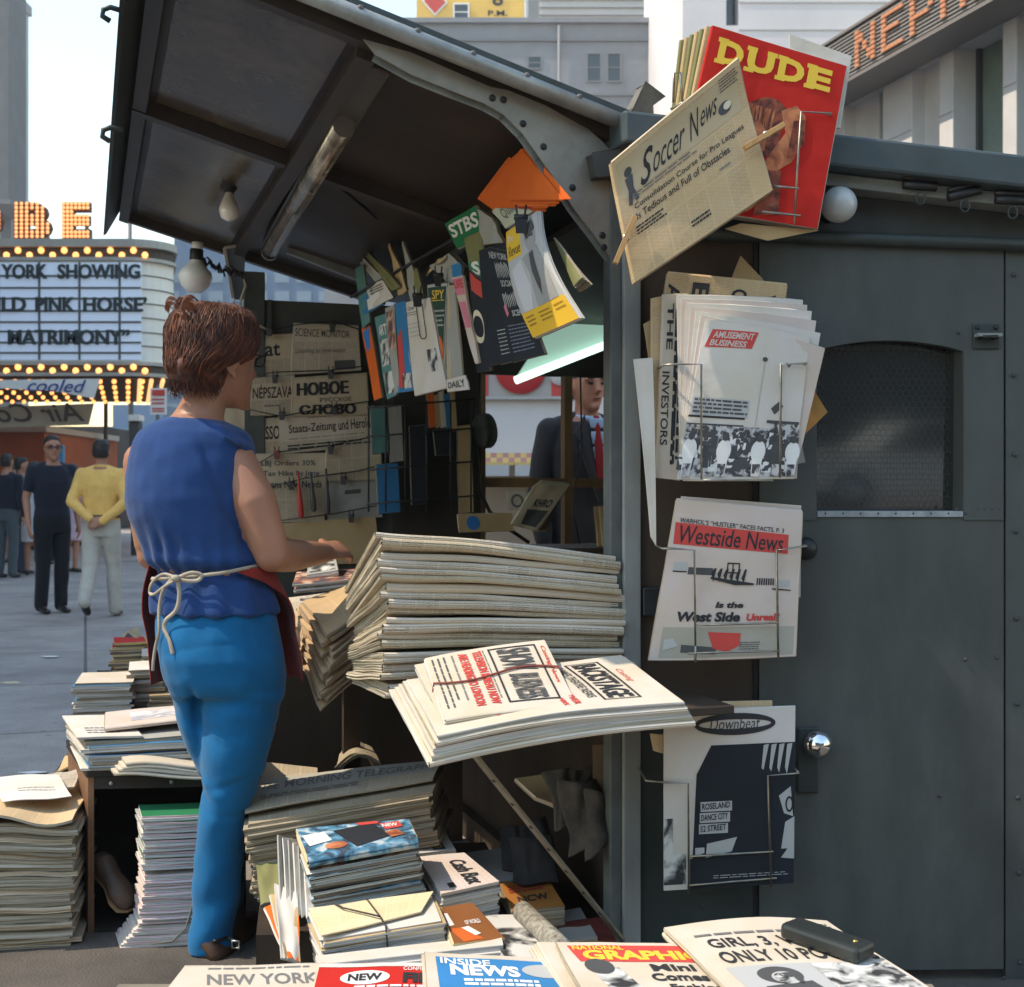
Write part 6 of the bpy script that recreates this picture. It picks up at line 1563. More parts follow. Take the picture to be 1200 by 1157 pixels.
def rag(name, label, cat, pts, r, m_, seed, sc=1.0):
    """a crumpled cloth: a lump pulled through some points and creased"""
    m = MB(m_)
    rings = []
    ctr = [Vector(p_) for p_ in pts]
    n = 26
    for i, c in enumerate(ctr):
        d = (ctr[min(i + 1, len(ctr) - 1)] - ctr[max(i - 1, 0)]).normalized()
        a = d.cross(Vector((0, 1, 0.2))).normalized(); b_ = d.cross(a)
        rings.append((c, a, b_, r[i]))
    vs = []
    for c, a, b_, q in rings:
        for k in range(n):
            t = 2 * math.pi * k / n
            w_ = 1 + 0.75 * noise.noise(c * 14 + Vector((math.cos(t) * 2.2, math.sin(t) * 2.2, seed))) + 0.2 * abs(math.sin(4 * t + seed + c.z * 25 + 2 * noise.noise(c * 20)))
            vs.append(c + (a * math.cos(t) + b_ * math.sin(t) * 0.8) * q * w_)
    fs = [(i * n + k, i * n + (k + 1) % n, (i + 1) * n + (k + 1) % n, (i + 1) * n + k) for i in range(len(rings) - 1) for k in range(n)]
    fs += [tuple(range(n))[::-1], tuple((len(rings) - 1) * n + k for k in range(n))]
    m.add(vs, fs, smooth=True)
    o = m.build(name, label=label, cat=cat)
    s_ = o.modifiers.new('sub', 'SUBSURF'); s_.levels = 1; s_.render_levels = 1
    return o
CLOTH = mat('cloth_in_shade', (0.06, 0.05, 0.04), 0.9, var=0.45, vs=14, bump=0.5, bs=40)  # cloth colour darkened for the deep shade under the flap
def crumple(name, label, cat, quads, m_, amp, seed):
    """one crumpled cloth: creased folds hanging over each other"""
    m = MB(m_); up_ = Vector((0, -1, 0.15))
    for i, q in enumerate(quads):
        q = [P(*x) for x in q]
        def fn(u, v, q=q, i=i):
            p_ = q[0] * (1 - u) * (1 - v) + q[1] * u * (1 - v) + q[2] * u * v + q[3] * (1 - u) * v
            s_ = Vector((p_.x * 11 + seed, p_.z * 7, i * 3.1)); r_ = 1 - 2 * abs(noise.noise(s_)); r2 = 1 - 2 * abs(noise.noise(s_ * 2.3))
            return p_ + up_ * amp * (r_ + 0.45 * r2 + 1.2 * math.sin(math.pi * u)) + Vector((noise.noise(s_ * 1.4) * amp, 0, noise.noise(s_ * 1.7 + Vector((5, 0, 0))) * amp))
        m.grid(fn, 26, 26)
    o = m.build(name, label=label, cat=cat); t_ = o.modifiers.new('thick', 'SOLIDIFY'); t_.thickness = 0.004
    return o
crumple('bag', 'crumpled grey brown cloth bag hanging under the counter flap', 'bag', [[(634, 905, 3.22), (700, 895, 3.24), (712, 960, 3.18), (648, 968, 3.16)], [(655, 915, 3.17), (708, 910, 3.19), (716, 985, 3.16), (672, 1005, 3.12)], [(690, 930, 3.14), (714, 925, 3.16), (712, 985, 3.14), (686, 1008, 3.10)]], CLOTH, 0.022, 3)
m = MB(CLOTH); m.tube([P(705, 990, 3.12), P(718, 992, 3.1), P(728, 988, 3.1), P(722, 984, 3.12), P(708, 986, 3.13)], 0.008, 8); m.build('cloth_strap', label='looped cloth strap poking out beside the bag under the flap', cat='strap')
paper('carton', [P(604, 912, 3.3), P(660, 905, 3.32), P(668, 950, 3.2), P(628, 934, 3.2)], 0.01, TAN_C, E_TAN, 'bent brown card behind the cloth bag under the flap', 'card', None, seed=150)
crumple('rag', 'dark cloth heap in the shade left of the strut', 'cloth', [[(585, 968, 3.4), (640, 960, 3.4), (655, 1030, 3.28), (590, 1020, 3.3)], [(600, 985, 3.33), (648, 980, 3.33), (650, 1035, 3.25), (600, 1035, 3.25)]], mat('rag_dark', (0.03, 0.027, 0.026), 0.9, var=0.4, vs=12, bump=0.4, bs=30), 0.018, 7)
m = MB(mat('panel_brown', (0.16, 0.105, 0.065), 0.6, var=0.3, vs=5)); m.bar(P(706, 872, 3.17), P(708, 965, 3.17), 0.05, 0.015, up=(0, 1, 0)); m.build('board', label='short upright brown board behind the corner post', cat='board')

# ---------------------------------------------------------------- the front row along the bottom
m = MB(mat('plank_grey', (0.20, 0.17, 0.13), 0.8, var=0.3, vs=5)); m.box(-0.75, 0.80, 1.95, 2.44, 0.23, 0.255)
for x in (-0.7, 0.7): m.box(x - 0.03, x + 0.03, 2.0, 2.4, 0.0, 0.2295)
m.build('plank_table', label='low plank table under the front row of papers', cat='table')
def row(D, C, dA, dB, th, cov, label, cat, seed, sag=None, spine='CD', nlow=3, z=0.0):
    D, C = Vector(D), Vector(C); A = D + Vector(dA); B = C + Vector(dB)
    mb, S = page(A, B, C, D, th, cov, E_NEWS, spine, sag, 14, 14, seed, 0.003)
    return mb.build(label.split('|')[0], label=label.split('|')[1], cat=cat), (lambda u, v, h=0.0: S(u, min(0.992, v * 2.1), h))
o, S = row(G(217, 1132, 0.285), G(386, 1129, 0.285), (-0.015, -0.36, 0), (-0.01, -0.36, 0), 0.03, NEWSWT, 'newspaper|white newspaper with broken NEW YORK title, first of the front row', 'newspaper', 160)
p = Print(S); p.rect(0.01, 0.01, 0.99, 0.2, NEWSW, 1, 8, 3); p.text('NEW YORK', 0.20, 0.065, 1.0, 0.135, INKG, 2, bold=0.02, shear=-0.5); p.lines(0.18, 0.022, 0.9, 0.042, 1, INKG, 2, 3, 0.5); p.build('printed_page', o)
o, S = row(G(375, 1130, 0.29), G(524, 1128, 0.29), (0.02, -0.36, 0), (0.02, -0.36, 0), 0.02, RED_C, 'magazine|red paper with NEW in a white oval, second of the front row', 'magazine', 161)
p = Print(S); p.rect(0, 0, 1, 0.025, WHT_C, 1, 6, 1); p.ell(0.37, 0.095, 0.19, 0.045, WHT, 1); p.text('NEW', 0.24, 0.072, 0.50, 0.118, INK, 2, bold=0.04); p.text('CONFIDENTIAL', 0.66, 0.03, 0.99, 0.055, WHT, 2, bold=0.01); p.text('FILM', 0.66, 0.07, 0.98, 0.135, INK, 2, bold=0.05); p.lines(0.3, 0.15, 0.95, 0.17, 1, WHT, 2, 3, 0.6); p.rect(0, 0.18, 1, 1, WHT_C, 1, 4, 8); p.build('printed_page', o)
for i in range(3):
    paper('newspaper', [G(494 - 2 * i, 1119 + 3 * i, 0.293), G(664, 1126, 0.293), G(664, 1126, 0.293) + Vector((0.05, -0.34, 0)), G(494 - 2 * i, 1119 + 3 * i, 0.293) + Vector((0.03, -0.34, 0))], 0.008, NEWSW, E_TAN, 'plain paper under the blue Inside News', 'newspaper', None, group='papers under the Inside News', seed=170 + i) if i == 0 else None
o, S = row(G(498, 1116, 0.305), G(666, 1124, 0.30), (0.035, -0.36, 0), (0.055, -0.36, 0), 0.01, NEWSW, 'newspaper|blue Inside News, third of the front row', 'newspaper', 162)
p = Print(S); p.poly([(0.07, 0.03), (0.99, 0.03), (0.98, 1), (0.10, 1)], BLU_C, 1); p.text('INSIDE', 0.10, 0.035, 0.44, 0.075, WHT, 2, bold=0.02, slope=0.008); p.text('NEWS', 0.16, 0.075, 0.62, 0.145, WHT, 2, bold=0.045, slope=0.004); p.ell(0.80, 0.10, 0.16, 0.045, GRYL, 2); p.text('Guess Too Lad of Dare', 0.24, 0.165, 0.70, 0.19, WHT, 2, bold=0.02) if False else p.lines(0.24, 0.165, 0.74, 0.215, 2, WHT, 2, 3, 0.6); p.build('printed_page', o)
for i in range(4):
    paper('newspaper', [G(630 - 3 * i, 1104 + 2.5 * i, 0.318 - 0.008 * i), G(790, 1110, 0.318 - 0.008 * i), G(790, 1110, 0.3) + Vector((0.05, -0.33, 0)), G(630 - 3 * i, 1104, 0.3) + Vector((0.06, -0.33, 0))], 0.006, NEWSW, E_NEWS, 'newspaper fanned under the Graphic at its left edge', 'newspaper', 'DA', group='papers under the Graphic', seed=180 + i)
o, S = row(G(652, 1104, 0.328), G(812, 1106, 0.328), (0.055, -0.36, 0), (0.06, -0.36, 0), 0.01, NEWSW, 'newspaper|National Graphic with red and yellow title, fourth of the front row', 'newspaper', 163)
p = Print(S); p.poly([(0.06, 0.025), (1.0, 0.02), (1.0, 0.135), (0.10, 0.13)], INKR, 1); p.text('NATIONAL', 0.09, 0.028, 0.46, 0.055, INKY, 2, bold=0.03); p.text('GRAPHIC', 0.14, 0.058, 1.0, 0.122, INKY, 2, bold=0.045)
p.ell(0.21, 0.165, 0.10, 0.05, GRYD, 2); p.poly([(0.14, 0.18), (0.34, 0.17), (0.42, 0.3), (0.2, 0.32)], PH1, 1); p.text('Mini', 0.56, 0.15, 0.86, 0.195, INK, 2, bold=0.035); p.text('Comes', 0.52, 0.21, 0.90, 0.255, INK, 2, bold=0.035); p.text('Fashion', 0.6, 0.275, 0.95, 0.31, INK, 2, bold=0.03); p.build('printed_page', o)
for i in range(4):
    a = G(777 + 2 * i, 1092 + 3.0 * i, 0.33 - 0.01 * i)
    paper('newspaper', [a, G(970, 1084, 0.325 - 0.01 * i), G(970, 1084, 0.3) + Vector((0.10, -0.36, 0.0)), a + Vector((0.085, -0.36, -0.01))], 0.009, NEWSB if i % 2 else NEWSW, E_TAN, 'newspaper stacked under the Enquirer in the front row', 'newspaper', 'DA', group='papers under the Enquirer', seed=190 + i)
o, S = row(G(778, 1087, 0.342), G(969, 1079, 0.342), (0.085, -0.37, 0), (0.10, -0.38, 0), 0.008, NEWSW, 'newspaper|Enquirer headlined GIRL, 3, at the right end of the front row', 'newspaper', 164, sag=lambda u, v: 0.012 * math.sin(math.pi * u) * v)
p = Print(S); p.text('ENQUIRER', 0.13, 0.03, 0.66, 0.068, INK, 2, bold=0.05, shear=-0.2); p.lines(0.10, 0.085, 0.78, 0.102, 1, INKG, 2, 5, 0.7); p.lines(0.70, 0.035, 0.96, 0.065, 2, INKG, 2, 7, 0.4)
p.text('GIRL, 3, WEIGHS', 0.13, 0.12, 0.97, 0.185, INK, 2, bold=0.02); p.text('ONLY 10 POUNDS', 0.12, 0.20, 0.98, 0.265, INK, 2, bold=0.02)
p.rect(0.10, 0.285, 0.98, 1.0, GRYL, 1, 5, 8); p.ell(0.33, 0.345, 0.115, 0.045, GRYD, 2); p.ell(0.345, 0.362, 0.072, 0.032, GRYL, 3); p.ell(0.32, 0.366, 0.035, 0.026, PH1, 4); p.ell(0.37, 0.350, 0.05, 0.012, GRYD, 4); p.ell(0.40, 0.37, 0.018, 0.024, GRYD, 4); p.poly([(0.2, 0.40), (0.46, 0.38), (0.52, 0.5), (0.15, 0.52)], GRYD, 2); p.rect(0.55, 0.29, 0.97, 0.6, PH1, 2); p.build('printed_page', o)
a, b_ = S(0.62, 0.125, 0.018), S(0.86, 0.29, 0.018)
m = MB(mat('black_weight', (0.022, 0.025, 0.024), 0.35, var=0.2, vs=10)); m.bar(a, b_, 0.062, 0.030, up=(0, 0, 1)); wt_ = m.build('paperweight', label='black oblong iron weight lying on the Enquirer', cat='paperweight', bevel=0.008)
m = MB(mat('brass', (0.5, 0.35, 0.1), 0.3, metal=0.8)); m.lathe([(0, 0.002), (0.004, 0.002), (0.005, 0)], a.lerp(b_, 0.86) + Vector((0, 0, 0.0155)), (0, 0, 1), 10); m.build('brass_stud', wt_)

# ---------------------------------------------------------------- left: the crate and its piles
CR = mat('crate_black', (0.022, 0.016, 0.013), 0.7, var=0.5, vs=9, stretch=(0.3, 1, 1)); CRB = mat('crate_brown', (0.17, 0.085, 0.042), 0.7, var=0.35, vs=9, stretch=(1, 0.3, 1))
F0 = Vector((-1.145, 3.456, 0)); fx = Vector((0.99, 0.10, 0)).normalized(); fy = Vector((-0.43, 0.90, 0)).normalized(); CWD, CDP, CH_ = 0.42, 0.45, 0.425
cr = empty('crate', F0, 0, 'open fronted dark wooden crate with an old shoe inside', 'crate')
m = MB(CR); crate_box(m, F0 + fx * 0.0161, fx * (CWD - 0.032), fy * CDP, 0.016); m.build('floor_board', cr)
m = MB(CRB); crate_box(m, F0, fx * 0.016, fy * CDP, CH_); m.build('side_board', cr, bevel=0.002)
m = MB(CR); crate_box(m, F0 + fx * (CWD - 0.016), fx * 0.016, fy * CDP, CH_); m.build('side_board', cr)
m = MB(CR); crate_box(m, F0 + fx * 0.0161 + fy * (CDP - 0.014), fx * (CWD - 0.0322), fy * 0.0139, CH_ - 0.017, 0.0162); m.build('back_board', cr)
m = MB(CR); crate_box(m, F0 - fx * 0.004 - fy * 0.006, fx * (CWD + 0.008), fy * (CDP + 0.012), 0.018, CH_ + 0.0005); m.build('top_board', cr, bevel=0.002)
m = MB(CR); crate_box(m, F0 + fx * 0.017 - fy * 0.004, fx * (CWD - 0.034), fy * 0.012, 0.032, CH_ - 0.033); rail_ = m.build('front_rail', cr)
m = MB(mat('nail_head', (0.35, 0.32, 0.28), 0.4, metal=0.6))
for k in (0.04, 0.20, 0.34): m.ball(F0 + fx * (0.02 + k) - fy * 0.006 + Vector((0, 0, CH_ - 0.018)), 0.006, (1, 0.6, 1), 8, 6)
m.build('nail', cr)
# the shoe
LEA = mat('old_leather', (0.085, 0.05, 0.03), 0.55, var=0.4, vs=14, bump=0.2, bs=40)
a, b_ = P(112, 1008, 3.56), P(152, 1066, 3.47)
sh = MB(LEA); d = (b_ - a); up_ = Vector((0.6, -0.75, 0.25)).normalized(); s_ = d.normalized().cross(up_).normalized(); up_ = s_.cross(d.normalized())
sh.loft([(a + d * f + up_ * h, s_ * w_, up_ * t_) for f, w_, t_, h in ((0.0, 0.010, 0.008, 0.008), (0.06, 0.026, 0.026, 0.022), (0.25, 0.030, 0.036, 0.034), (0.5, 0.028, 0.026, 0.024), (0.75, 0.036, 0.024, 0.020), (0.93, 0.030, 0.018, 0.016), (1.0, 0.012, 0.008, 0.010))], 18)
so_ = sh.build('shoe', label='worn brown shoe tipped up inside the crate', cat='shoe')
m = MB(mat('sole', (0.30, 0.17, 0.08), 0.6, var=0.3, vs=20)); m.loft([(a + d * f - up_ * 0.004, s_ * w_, up_ * 0.005) for f, w_ in ((-0.01, 0.008), (0.06, 0.027), (0.25, 0.029), (0.5, 0.025), (0.75, 0.038), (0.94, 0.033), (1.02, 0.010))], 16); m.build('sole', so_)
# papers on the crate
zt = CH_ + 0.0195
c0 = F0 + fx * (-0.01) - fy * 0.02 + Vector((0, 0, zt))
pc = pile('magazine', c0, c0 + fx * 0.44, c0 + fx * 0.44 + fy * 0.34 , c0 + fy * 0.34, 0.0085, 9, (WHT_C, BLU_C, GRY_C), (E_MAG, E_BLUE, E_OLD), 'large magazine in the pile on the crate', 'magazine', 'magazines piled on the crate', None, jit=0.012, rot=3.0, variants=5, seed=51, tilt=[(0, 0, 0.0), (0, 0, 0.02), (0, 0, 0.025), (0, 0, 0.0)], rough=0.003)
z2 = 0.0088 * 9
o, S = paper('magazine', [c0 + fy * 0.36 + Vector((-0.02, 0, z2 + 0.014)), c0 + fx * 0.16 + fy * 0.36 + Vector((0, 0, z2 + 0.016)), c0 + fx * 0.15 + fy * 0.0 + Vector((0, 0, z2 + 0.014)), c0 - fx * 0.02 + Vector((0, 0, z2 + 0.012))], 0.006, WHT_C, E_WHITE, 'white cover at the left end of the crate pile', 'magazine', None, seed=200)
p = Print(S); p.lines(0.2, 0.6, 0.8, 0.9, 3, INKG, 1, 3, 0.4); p.build('printed_cover', o)
o, S = paper('magazine', [c0 + fx * 0.10 + fy * 0.33 + Vector((0, 0, z2 + 0.028)), c0 + fx * 0.44 + fy * 0.36 + Vector((0, 0, z2 + 0.05)), c0 + fx * 0.43 + fy * 0.10 + Vector((0, 0, z2 + 0.055)), c0 + fx * 0.06 + fy * 0.06 + Vector((0, 0, z2 + 0.026))], 0.012, PNK_C, E_OLD, 'pinkish picture paper lying askew on top of the crate pile', 'magazine', 'AB', seed=201, rough=0.004)
p = Print(S); p.rect(0.2, 0.2, 0.7, 0.75, photo_mat('pale_photo', (0.35, 0.36, 0.40), (0.70, 0.62, 0.60), 18), 1); p.text('SPORT', 0.62, 0.25, 0.92, 0.5, INKG, 2, bold=0.02); p.build('printed_cover', o)
for k in range(4):
    paper('newspaper', [c0 + fx * (0.06 + 0.01 * k) + fy * (0.10 - 0.02 * k) + Vector((0, 0, 0.006 + 0.010 * k)), c0 + fx * 0.40 + fy * (0.06 - 0.02 * k) + Vector((0, 0, 0.006 + 0.010 * k)), c0 + fx * 0.41 - fy * (0.05) + Vector((0, 0, -0.002 + 0.010 * k)), c0 + fx * (0.07 + 0.01 * k) - fy * (0.05) + Vector((0, 0, -0.006 + 0.009 * k))], 0.009, NEWSW, E_NEWS,
          'rumpled folded newsprint on the front rim of the crate', 'newspaper', 'AB', group='newsprint on the crate rim', seed=210 + k, sag=lambda u, v: 0.012 * math.sin(5 * u + 1) , rough=0.006)
# bundle behind the crate's left side
wb_ = MB(mat('wrapped_bundle', (0.16, 0.155, 0.11), 0.8, var=0.25, vs=8)); a = P(68, 950, 3.95); wb_.prism([Vector((a.x, a.y, 0.0)), Vector((a.x + 0.10, a.y + 0.0, 0.0)), Vector((a.x + 0.06, a.y + 0.2, 0.0)), Vector((a.x - 0.04, a.y + 0.2, 0.0))], (0, 0, 0.33)); wo2 = wb_.build('wrapped_bundle', label='grey green wrapped bundle standing behind the crate', cat='bundle', bevel=0.012)
m = MB(TAN_C); m.prism([P(68, 906, 3.95) + Vector((0, 0, 0.0)), P(86, 898, 3.95), P(90, 886, 4.1), P(76, 888, 4.1)], (0, 0, 0.006)); m.build('wrapper_flap', wo2)
# crate further back and the piles on it
m = MB(CR); c = P(92, 845, 4.15); crate_box(m, Vector((c.x, c.y, 0)), Vector((0.46, 0.05, 0)), Vector((-0.34, 1.25, 0)), 0.44); m.build('crate', label='long dark crate standing behind the open one', cat='crate', bevel=0.004)
def gp_(px0, px1, py, z, Y, dep, h, th, covs, edges, label, group, seed, rot=2.5, ydir=(-0.24, 0.97, 0)):
    a = P(px0, py, Y); b_ = P(px1, py, Y); a.z = z; b_.z = z; b_ = b_ + Vector((0, 0.04, 0)); yd = Vector(ydir) * dep
    return pile('magazine', a, b_, b_ + yd, a + yd, th, int(h / th), covs, edges, label, 'magazine', group, None, jit=0.007, rot=rot, variants=5, seed=seed)
r1 = gp_(86, 150, 845, 0.445, 4.20, 0.26, 0.125, 0.0095, (WHT_C, BLU_C, NEWSW), (E_MAG, E_WHITE, E_OLD), 'magazine in the blue topped pile left of the seller', 'magazines in the blue topped pile', 61)
t_ = r1[-1]; t_['label'] = 'blue and white magazine topping the pile left of the seller'; del t_['group']
r2 = gp_(150, 188, 838, 0.445, 4.32, 0.24, 0.16, 0.0095, (WHT_C, TAN_C, GRY_C), (E_OLD, E_MAG, E_DARK), 'magazine in the narrow pile beside the blue topped one', 'magazines in the narrow pile', 62)
r3 = gp_(166, 204, 812, 0.445, 4.75, 0.24, 0.15, 0.0085, (WHT_C, PNK_C, RED_C), (E_WHITE, E_TAN, E_PINK), 'magazine in the pinkish pile by the apron strings', 'magazines in the pinkish pile', 63)
r5 = gp_(176, 214, 840, 0.445, 4.30, 0.22, 0.075, 0.0085, (TAN_C, NEWSB), (E_TAN, E_OLD, E_YEL), 'tan magazine in the low pile against the blue trousers', 'magazines in the low tan pile', 65)
r4 = gp_(132, 166, 790, 0.445, 5.10, 0.22, 0.16, 0.0095, (RED_C, YEL_C, TAN_C), (E_YEL, E_DARK, E_TAN), 'magazine in the farthest pile on the long crate', 'magazines in the farthest pile', 64, 6)
r4[-1]['label'] = 'red magazine topping the farthest pile'; del r4[-1]['group']
a, b_, c, d = P(134, 757, 5.25), P(168, 753, 5.25), P(166, 752, 5.5), P(150, 737, 5.4)
m = MB(mat('card_tan', (0.32, 0.25, 0.14), 0.8, var=0.2, vs=20)); m.prism([a, b_, d], (0, 0.012, 0.0)); m.prism([a + Vector((0, 0.0125, 0)), b_ + Vector((0, 0.0125, 0)), d + Vector((0.0, 0.12, 0))], (0, 0.006, 0)); cd_ = m.build('price_card', label='tan card propped up like a tent on the farthest pile', cat='card')
m = MB(INK); m.add([a.lerp(d, 0.45) + (b_ - a) * 0.12 + Vector((0, -0.003, 0)), b_.lerp(d, 0.4) - (b_ - a) * 0.12 + Vector((0, -0.003, 0)), d.lerp((a + b_) / 2, 0.25) + Vector((0, -0.003, 0))], [(0, 1, 2)]); m.build('printed_patch', cd_)
# left newspaper pile and the tied pile by the crate
A = Vector((-1.40, 3.30, 0.002)); B = Vector((-1.148, 3.36, 0.002)); C = B + Vector((-0.07, 0.36, 0)); D = A + Vector((-0.07, 0.36, 0))
lp_ = pile('newspaper', A, B, C, D, 0.0115, 29, NEWSD, (E_OLD, E_TAN, E_OLD, E_NEWS), 'yellowed newspaper in the pile at the left edge', 'newspaper', 'papers in the left edge pile', None, sagf=lambda u, v, k: 0.010 * k * math.sin(4 * u + 1), jit=0.010, rot=2.2, variants=6, seed=71, rough=0.005, gap=1.0)
zt = 0.0115 * 29 + 0.008
o, S = paper('newspaper', [D + Vector((0.0, 0, zt + 0.012)), C + Vector((0, 0, zt + 0.012)), B + Vector((0.0, -0.02, zt - 0.004)), A + Vector((0, -0.02, zt + 0.0))], 0.007, NEWSB, E_NEWS, 'cream newspaper spread on top of the left edge pile', 'newspaper', None, seed=220, rough=0.012, sag=lambda u, v: 0.018 * math.sin(6 * u) * (1 - v))
o, S = paper('newspaper', [D + Vector((0.14, -0.02, zt + 0.045)), C + Vector((-0.03, -0.02, zt + 0.05)), C.lerp(B, 0.45) + Vector((-0.03, 0, zt + 0.03)), D.lerp(A, 0.5) + Vector((0.12, 0, zt + 0.028))], 0.006, NEWSWT, E_NEWS, 'folded printed page standing proud on the left edge pile', 'newspaper', 'CD', seed=221, rough=0.01)
o, S = paper('sheet', [D + Vector((0.0, -0.06, zt + 0.050)), D + Vector((0.19, -0.05, zt + 0.055)), A + Vector((0.22, 0.13, zt + 0.035)), A + Vector((0.05, 0.09, zt + 0.03))], 0.002, WHT_C, E_WHITE, 'small white sheet on the left edge pile', 'paper', None, seed=222, rough=0.005)
p = Print(S); p.lines(0.3, 0.55, 0.85, 0.75, 2, INKG, 1, 3, 0.2); p.build('printed_lines', o)
A = Vector((-0.985, 3.335, 0.002)); B = Vector((-0.80, 3.37, 0.002)); C = B + Vector((-0.05, 0.12, 0)); D = A + Vector((-0.05, 0.12, 0))
q0 = pile('magazine', A + Vector((-0.035, 0, 0)), B, C, D + Vector((-0.035, 0, 0)), 0.0056, 11, WHT_C, (E_PINK, E_WHITE), 'white magazine fanned at the foot of the tied pile', 'magazine', 'fanned magazines at the foot', None, jit=0.004, rot=1.5, seed=81, lean=(0.045, 0.0))
za = Vector((0.016, 0, 0.0056 * 11 * 1.03 + 0.001))
q1 = pile('magazine', A + za, B + za, C + za, D + za, 0.0056, 24, (WHT_C, PNK_C), (E_PINK, E_WHITE, E_PINK), 'pink edged magazine in the middle of the tied pile', 'magazine', 'pink edged magazines', None, jit=0.005, rot=2.0, seed=82, lean=(0.012, 0))
zb = za + Vector((0.008, 0, 0.0056 * 24 * 1.03))
q2 = pile('magazine', A + zb, B + zb, C + zb, D + zb, 0.0056, 27, (WHT_C, GRY_C, GRN_C), (E_WHITE, E_MAG, E_PINK, E_MAG), 'grey edged magazine in the upper part of the tied pile', 'magazine', 'upper magazines of the tied pile', None, jit=0.006, rot=2.5, seed=83, lean=(0.0, 0))
q2[-1]['label'] = 'green topped magazine on the tied pile'; del q2[-1]['group']
m = MB(mat('pale_string', (0.42, 0.36, 0.26), 0.8)); m.tube([B + Vector((-0.02, -0.012, 0.23)), B + Vector((-0.035, -0.014, 0.12)), B + Vector((-0.055, -0.015, 0.05)), B + Vector((-0.09, -0.018, 0.016)), B + Vector((-0.16, -0.02, 0.008))], 0.0025, 6); m.build('string', label='pale string hanging down the tied pile', cat='string')
m = MB(mat('scrap_blue', (0.35, 0.5, 0.6), 0.7)); m.prism([G(141, 1098, 0.004), G(152, 1092, 0.004), G(155, 1097, 0.012), G(147, 1102, 0.004)], (0, 0, 0.002)); m.build('paper_scrap', label='pale blue paper scrap on the ground by the tied pile', cat='paper scrap')
# ================================================================ MAGAZINES HUNG ALONG THE FRONT
def zz5(x, y): return (400 + x / 3.857, 170 + y / 3.857)
def hang(q, d, th, cov, edge, label, spine='DA', sag=None, seed=0, name='magazine', rough=0.004, group=None, z5=True, nv=12):
    qq = [zz5(*p) for p in q] if z5 else q
    return paper(name, D3(qq, d), th, cov, edge, label, 'magazine' if name == 'magazine' else name, spine, sag, group, 8, nv, seed, rough)
# the far, dim end of the row
far = [([(90, 830), (130, 815), (185, 1140), (150, 1155)], ORG_C, 'orange magazine hung at the far end of the row'),
       ([(60, 560), (100, 540), (130, 800), (95, 830)], TEA_C, 'teal magazine hung above the orange one at the far end'),
       ([(85, 700), (170, 625), (190, 720), (100, 770)], BLU_C, 'blue cornered magazine fanned at the far end of the row'),
       ([(110, 640), (190, 610), (235, 690), (140, 740)], WHT_C, 'white magazine fanned over the blue cornered one'),
       ([(150, 780), (205, 760), (250, 1130), (205, 1150)], TEA_C, 'teal and white magazine hung left of the white one'),
       ([(195, 740), (240, 720), (262, 1110), (240, 1130)], GRY_C, 'grey magazine hung between the teal and red ones'),
       ([(235, 720), (290, 705), (325, 1110), (255, 1120)], BLU_C, 'blue and red magazine hung just left of the white one')]
for i, (q, c, l_) in enumerate(far):
    o, S = hang(q, 0.10 - 0.008 * i, 0.008, c, E_DARK, l_, seed=300 + i)
    p = Print(S)
    if i == 0: p.poly([(0.1, 0.05), (0.9, 0.02), (0.7, 0.3), (0.2, 0.35)], INKB, 1)
    if i == 3: p.lines(0.15, 0.15, 0.9, 0.5, 3, INK, 1, 4, 0.4)
    if i == 4: p.rect(0.1, 0.3, 0.9, 0.62, PH1, 1); p.rect(0.1, 0.7, 0.9, 0.95, PH2, 1); p.text('ART', 0.2, 0.12, 0.85, 0.25, WHT, 2, bold=0.02)
    if i == 2: p.rect(0.3, 0.3, 0.95, 0.9, WHT, 1)
    if i == 5: p.rect(0.1, 0.05, 0.9, 0.5, PHC, 1)
    if i == 6: p.poly([(0.1, 0.4), (0.6, 0.3), (0.5, 0.95), (0.1, 0.95)], INKR, 1); p.rect(0.4, 0.8, 0.95, 0.97, PH1, 2)
    if p.mb.v: p.build('printed_cover', o)
# grey rolls fanned out at the top
for i, (a, b_) in enumerate((((25, 440), (215, 640)), ((60, 425), (260, 640)), ((215, 440), (290, 660)), ((280, 440), (345, 690)), ((330, 560), (365, 680)), ((395, 560), (470, 500)))):
    a5, b5 = zz5(*a), zz5(*b_)
    A_, B_ = D3([a5, b5], 0.09 - 0.01 * i)
    q = [A_ + K.to_3x3() @ Vector((0.02, 0.10, 0.0)), A_ + K.to_3x3() @ Vector((0, -0.02, 0)), B_ + K.to_3x3() @ Vector((0, -0.02, 0)), B_ + K.to_3x3() @ Vector((0, 0.10, 0))]
    paper('magazine', q, 0.010, (GRY_C, OLV_C, TAN_C)[i % 3], E_OLD, 'dim magazine top fanned up under the canopy at the far end', 'magazine', 'AB', group='fanned magazine tops', seed=320 + i, rough=0.01)
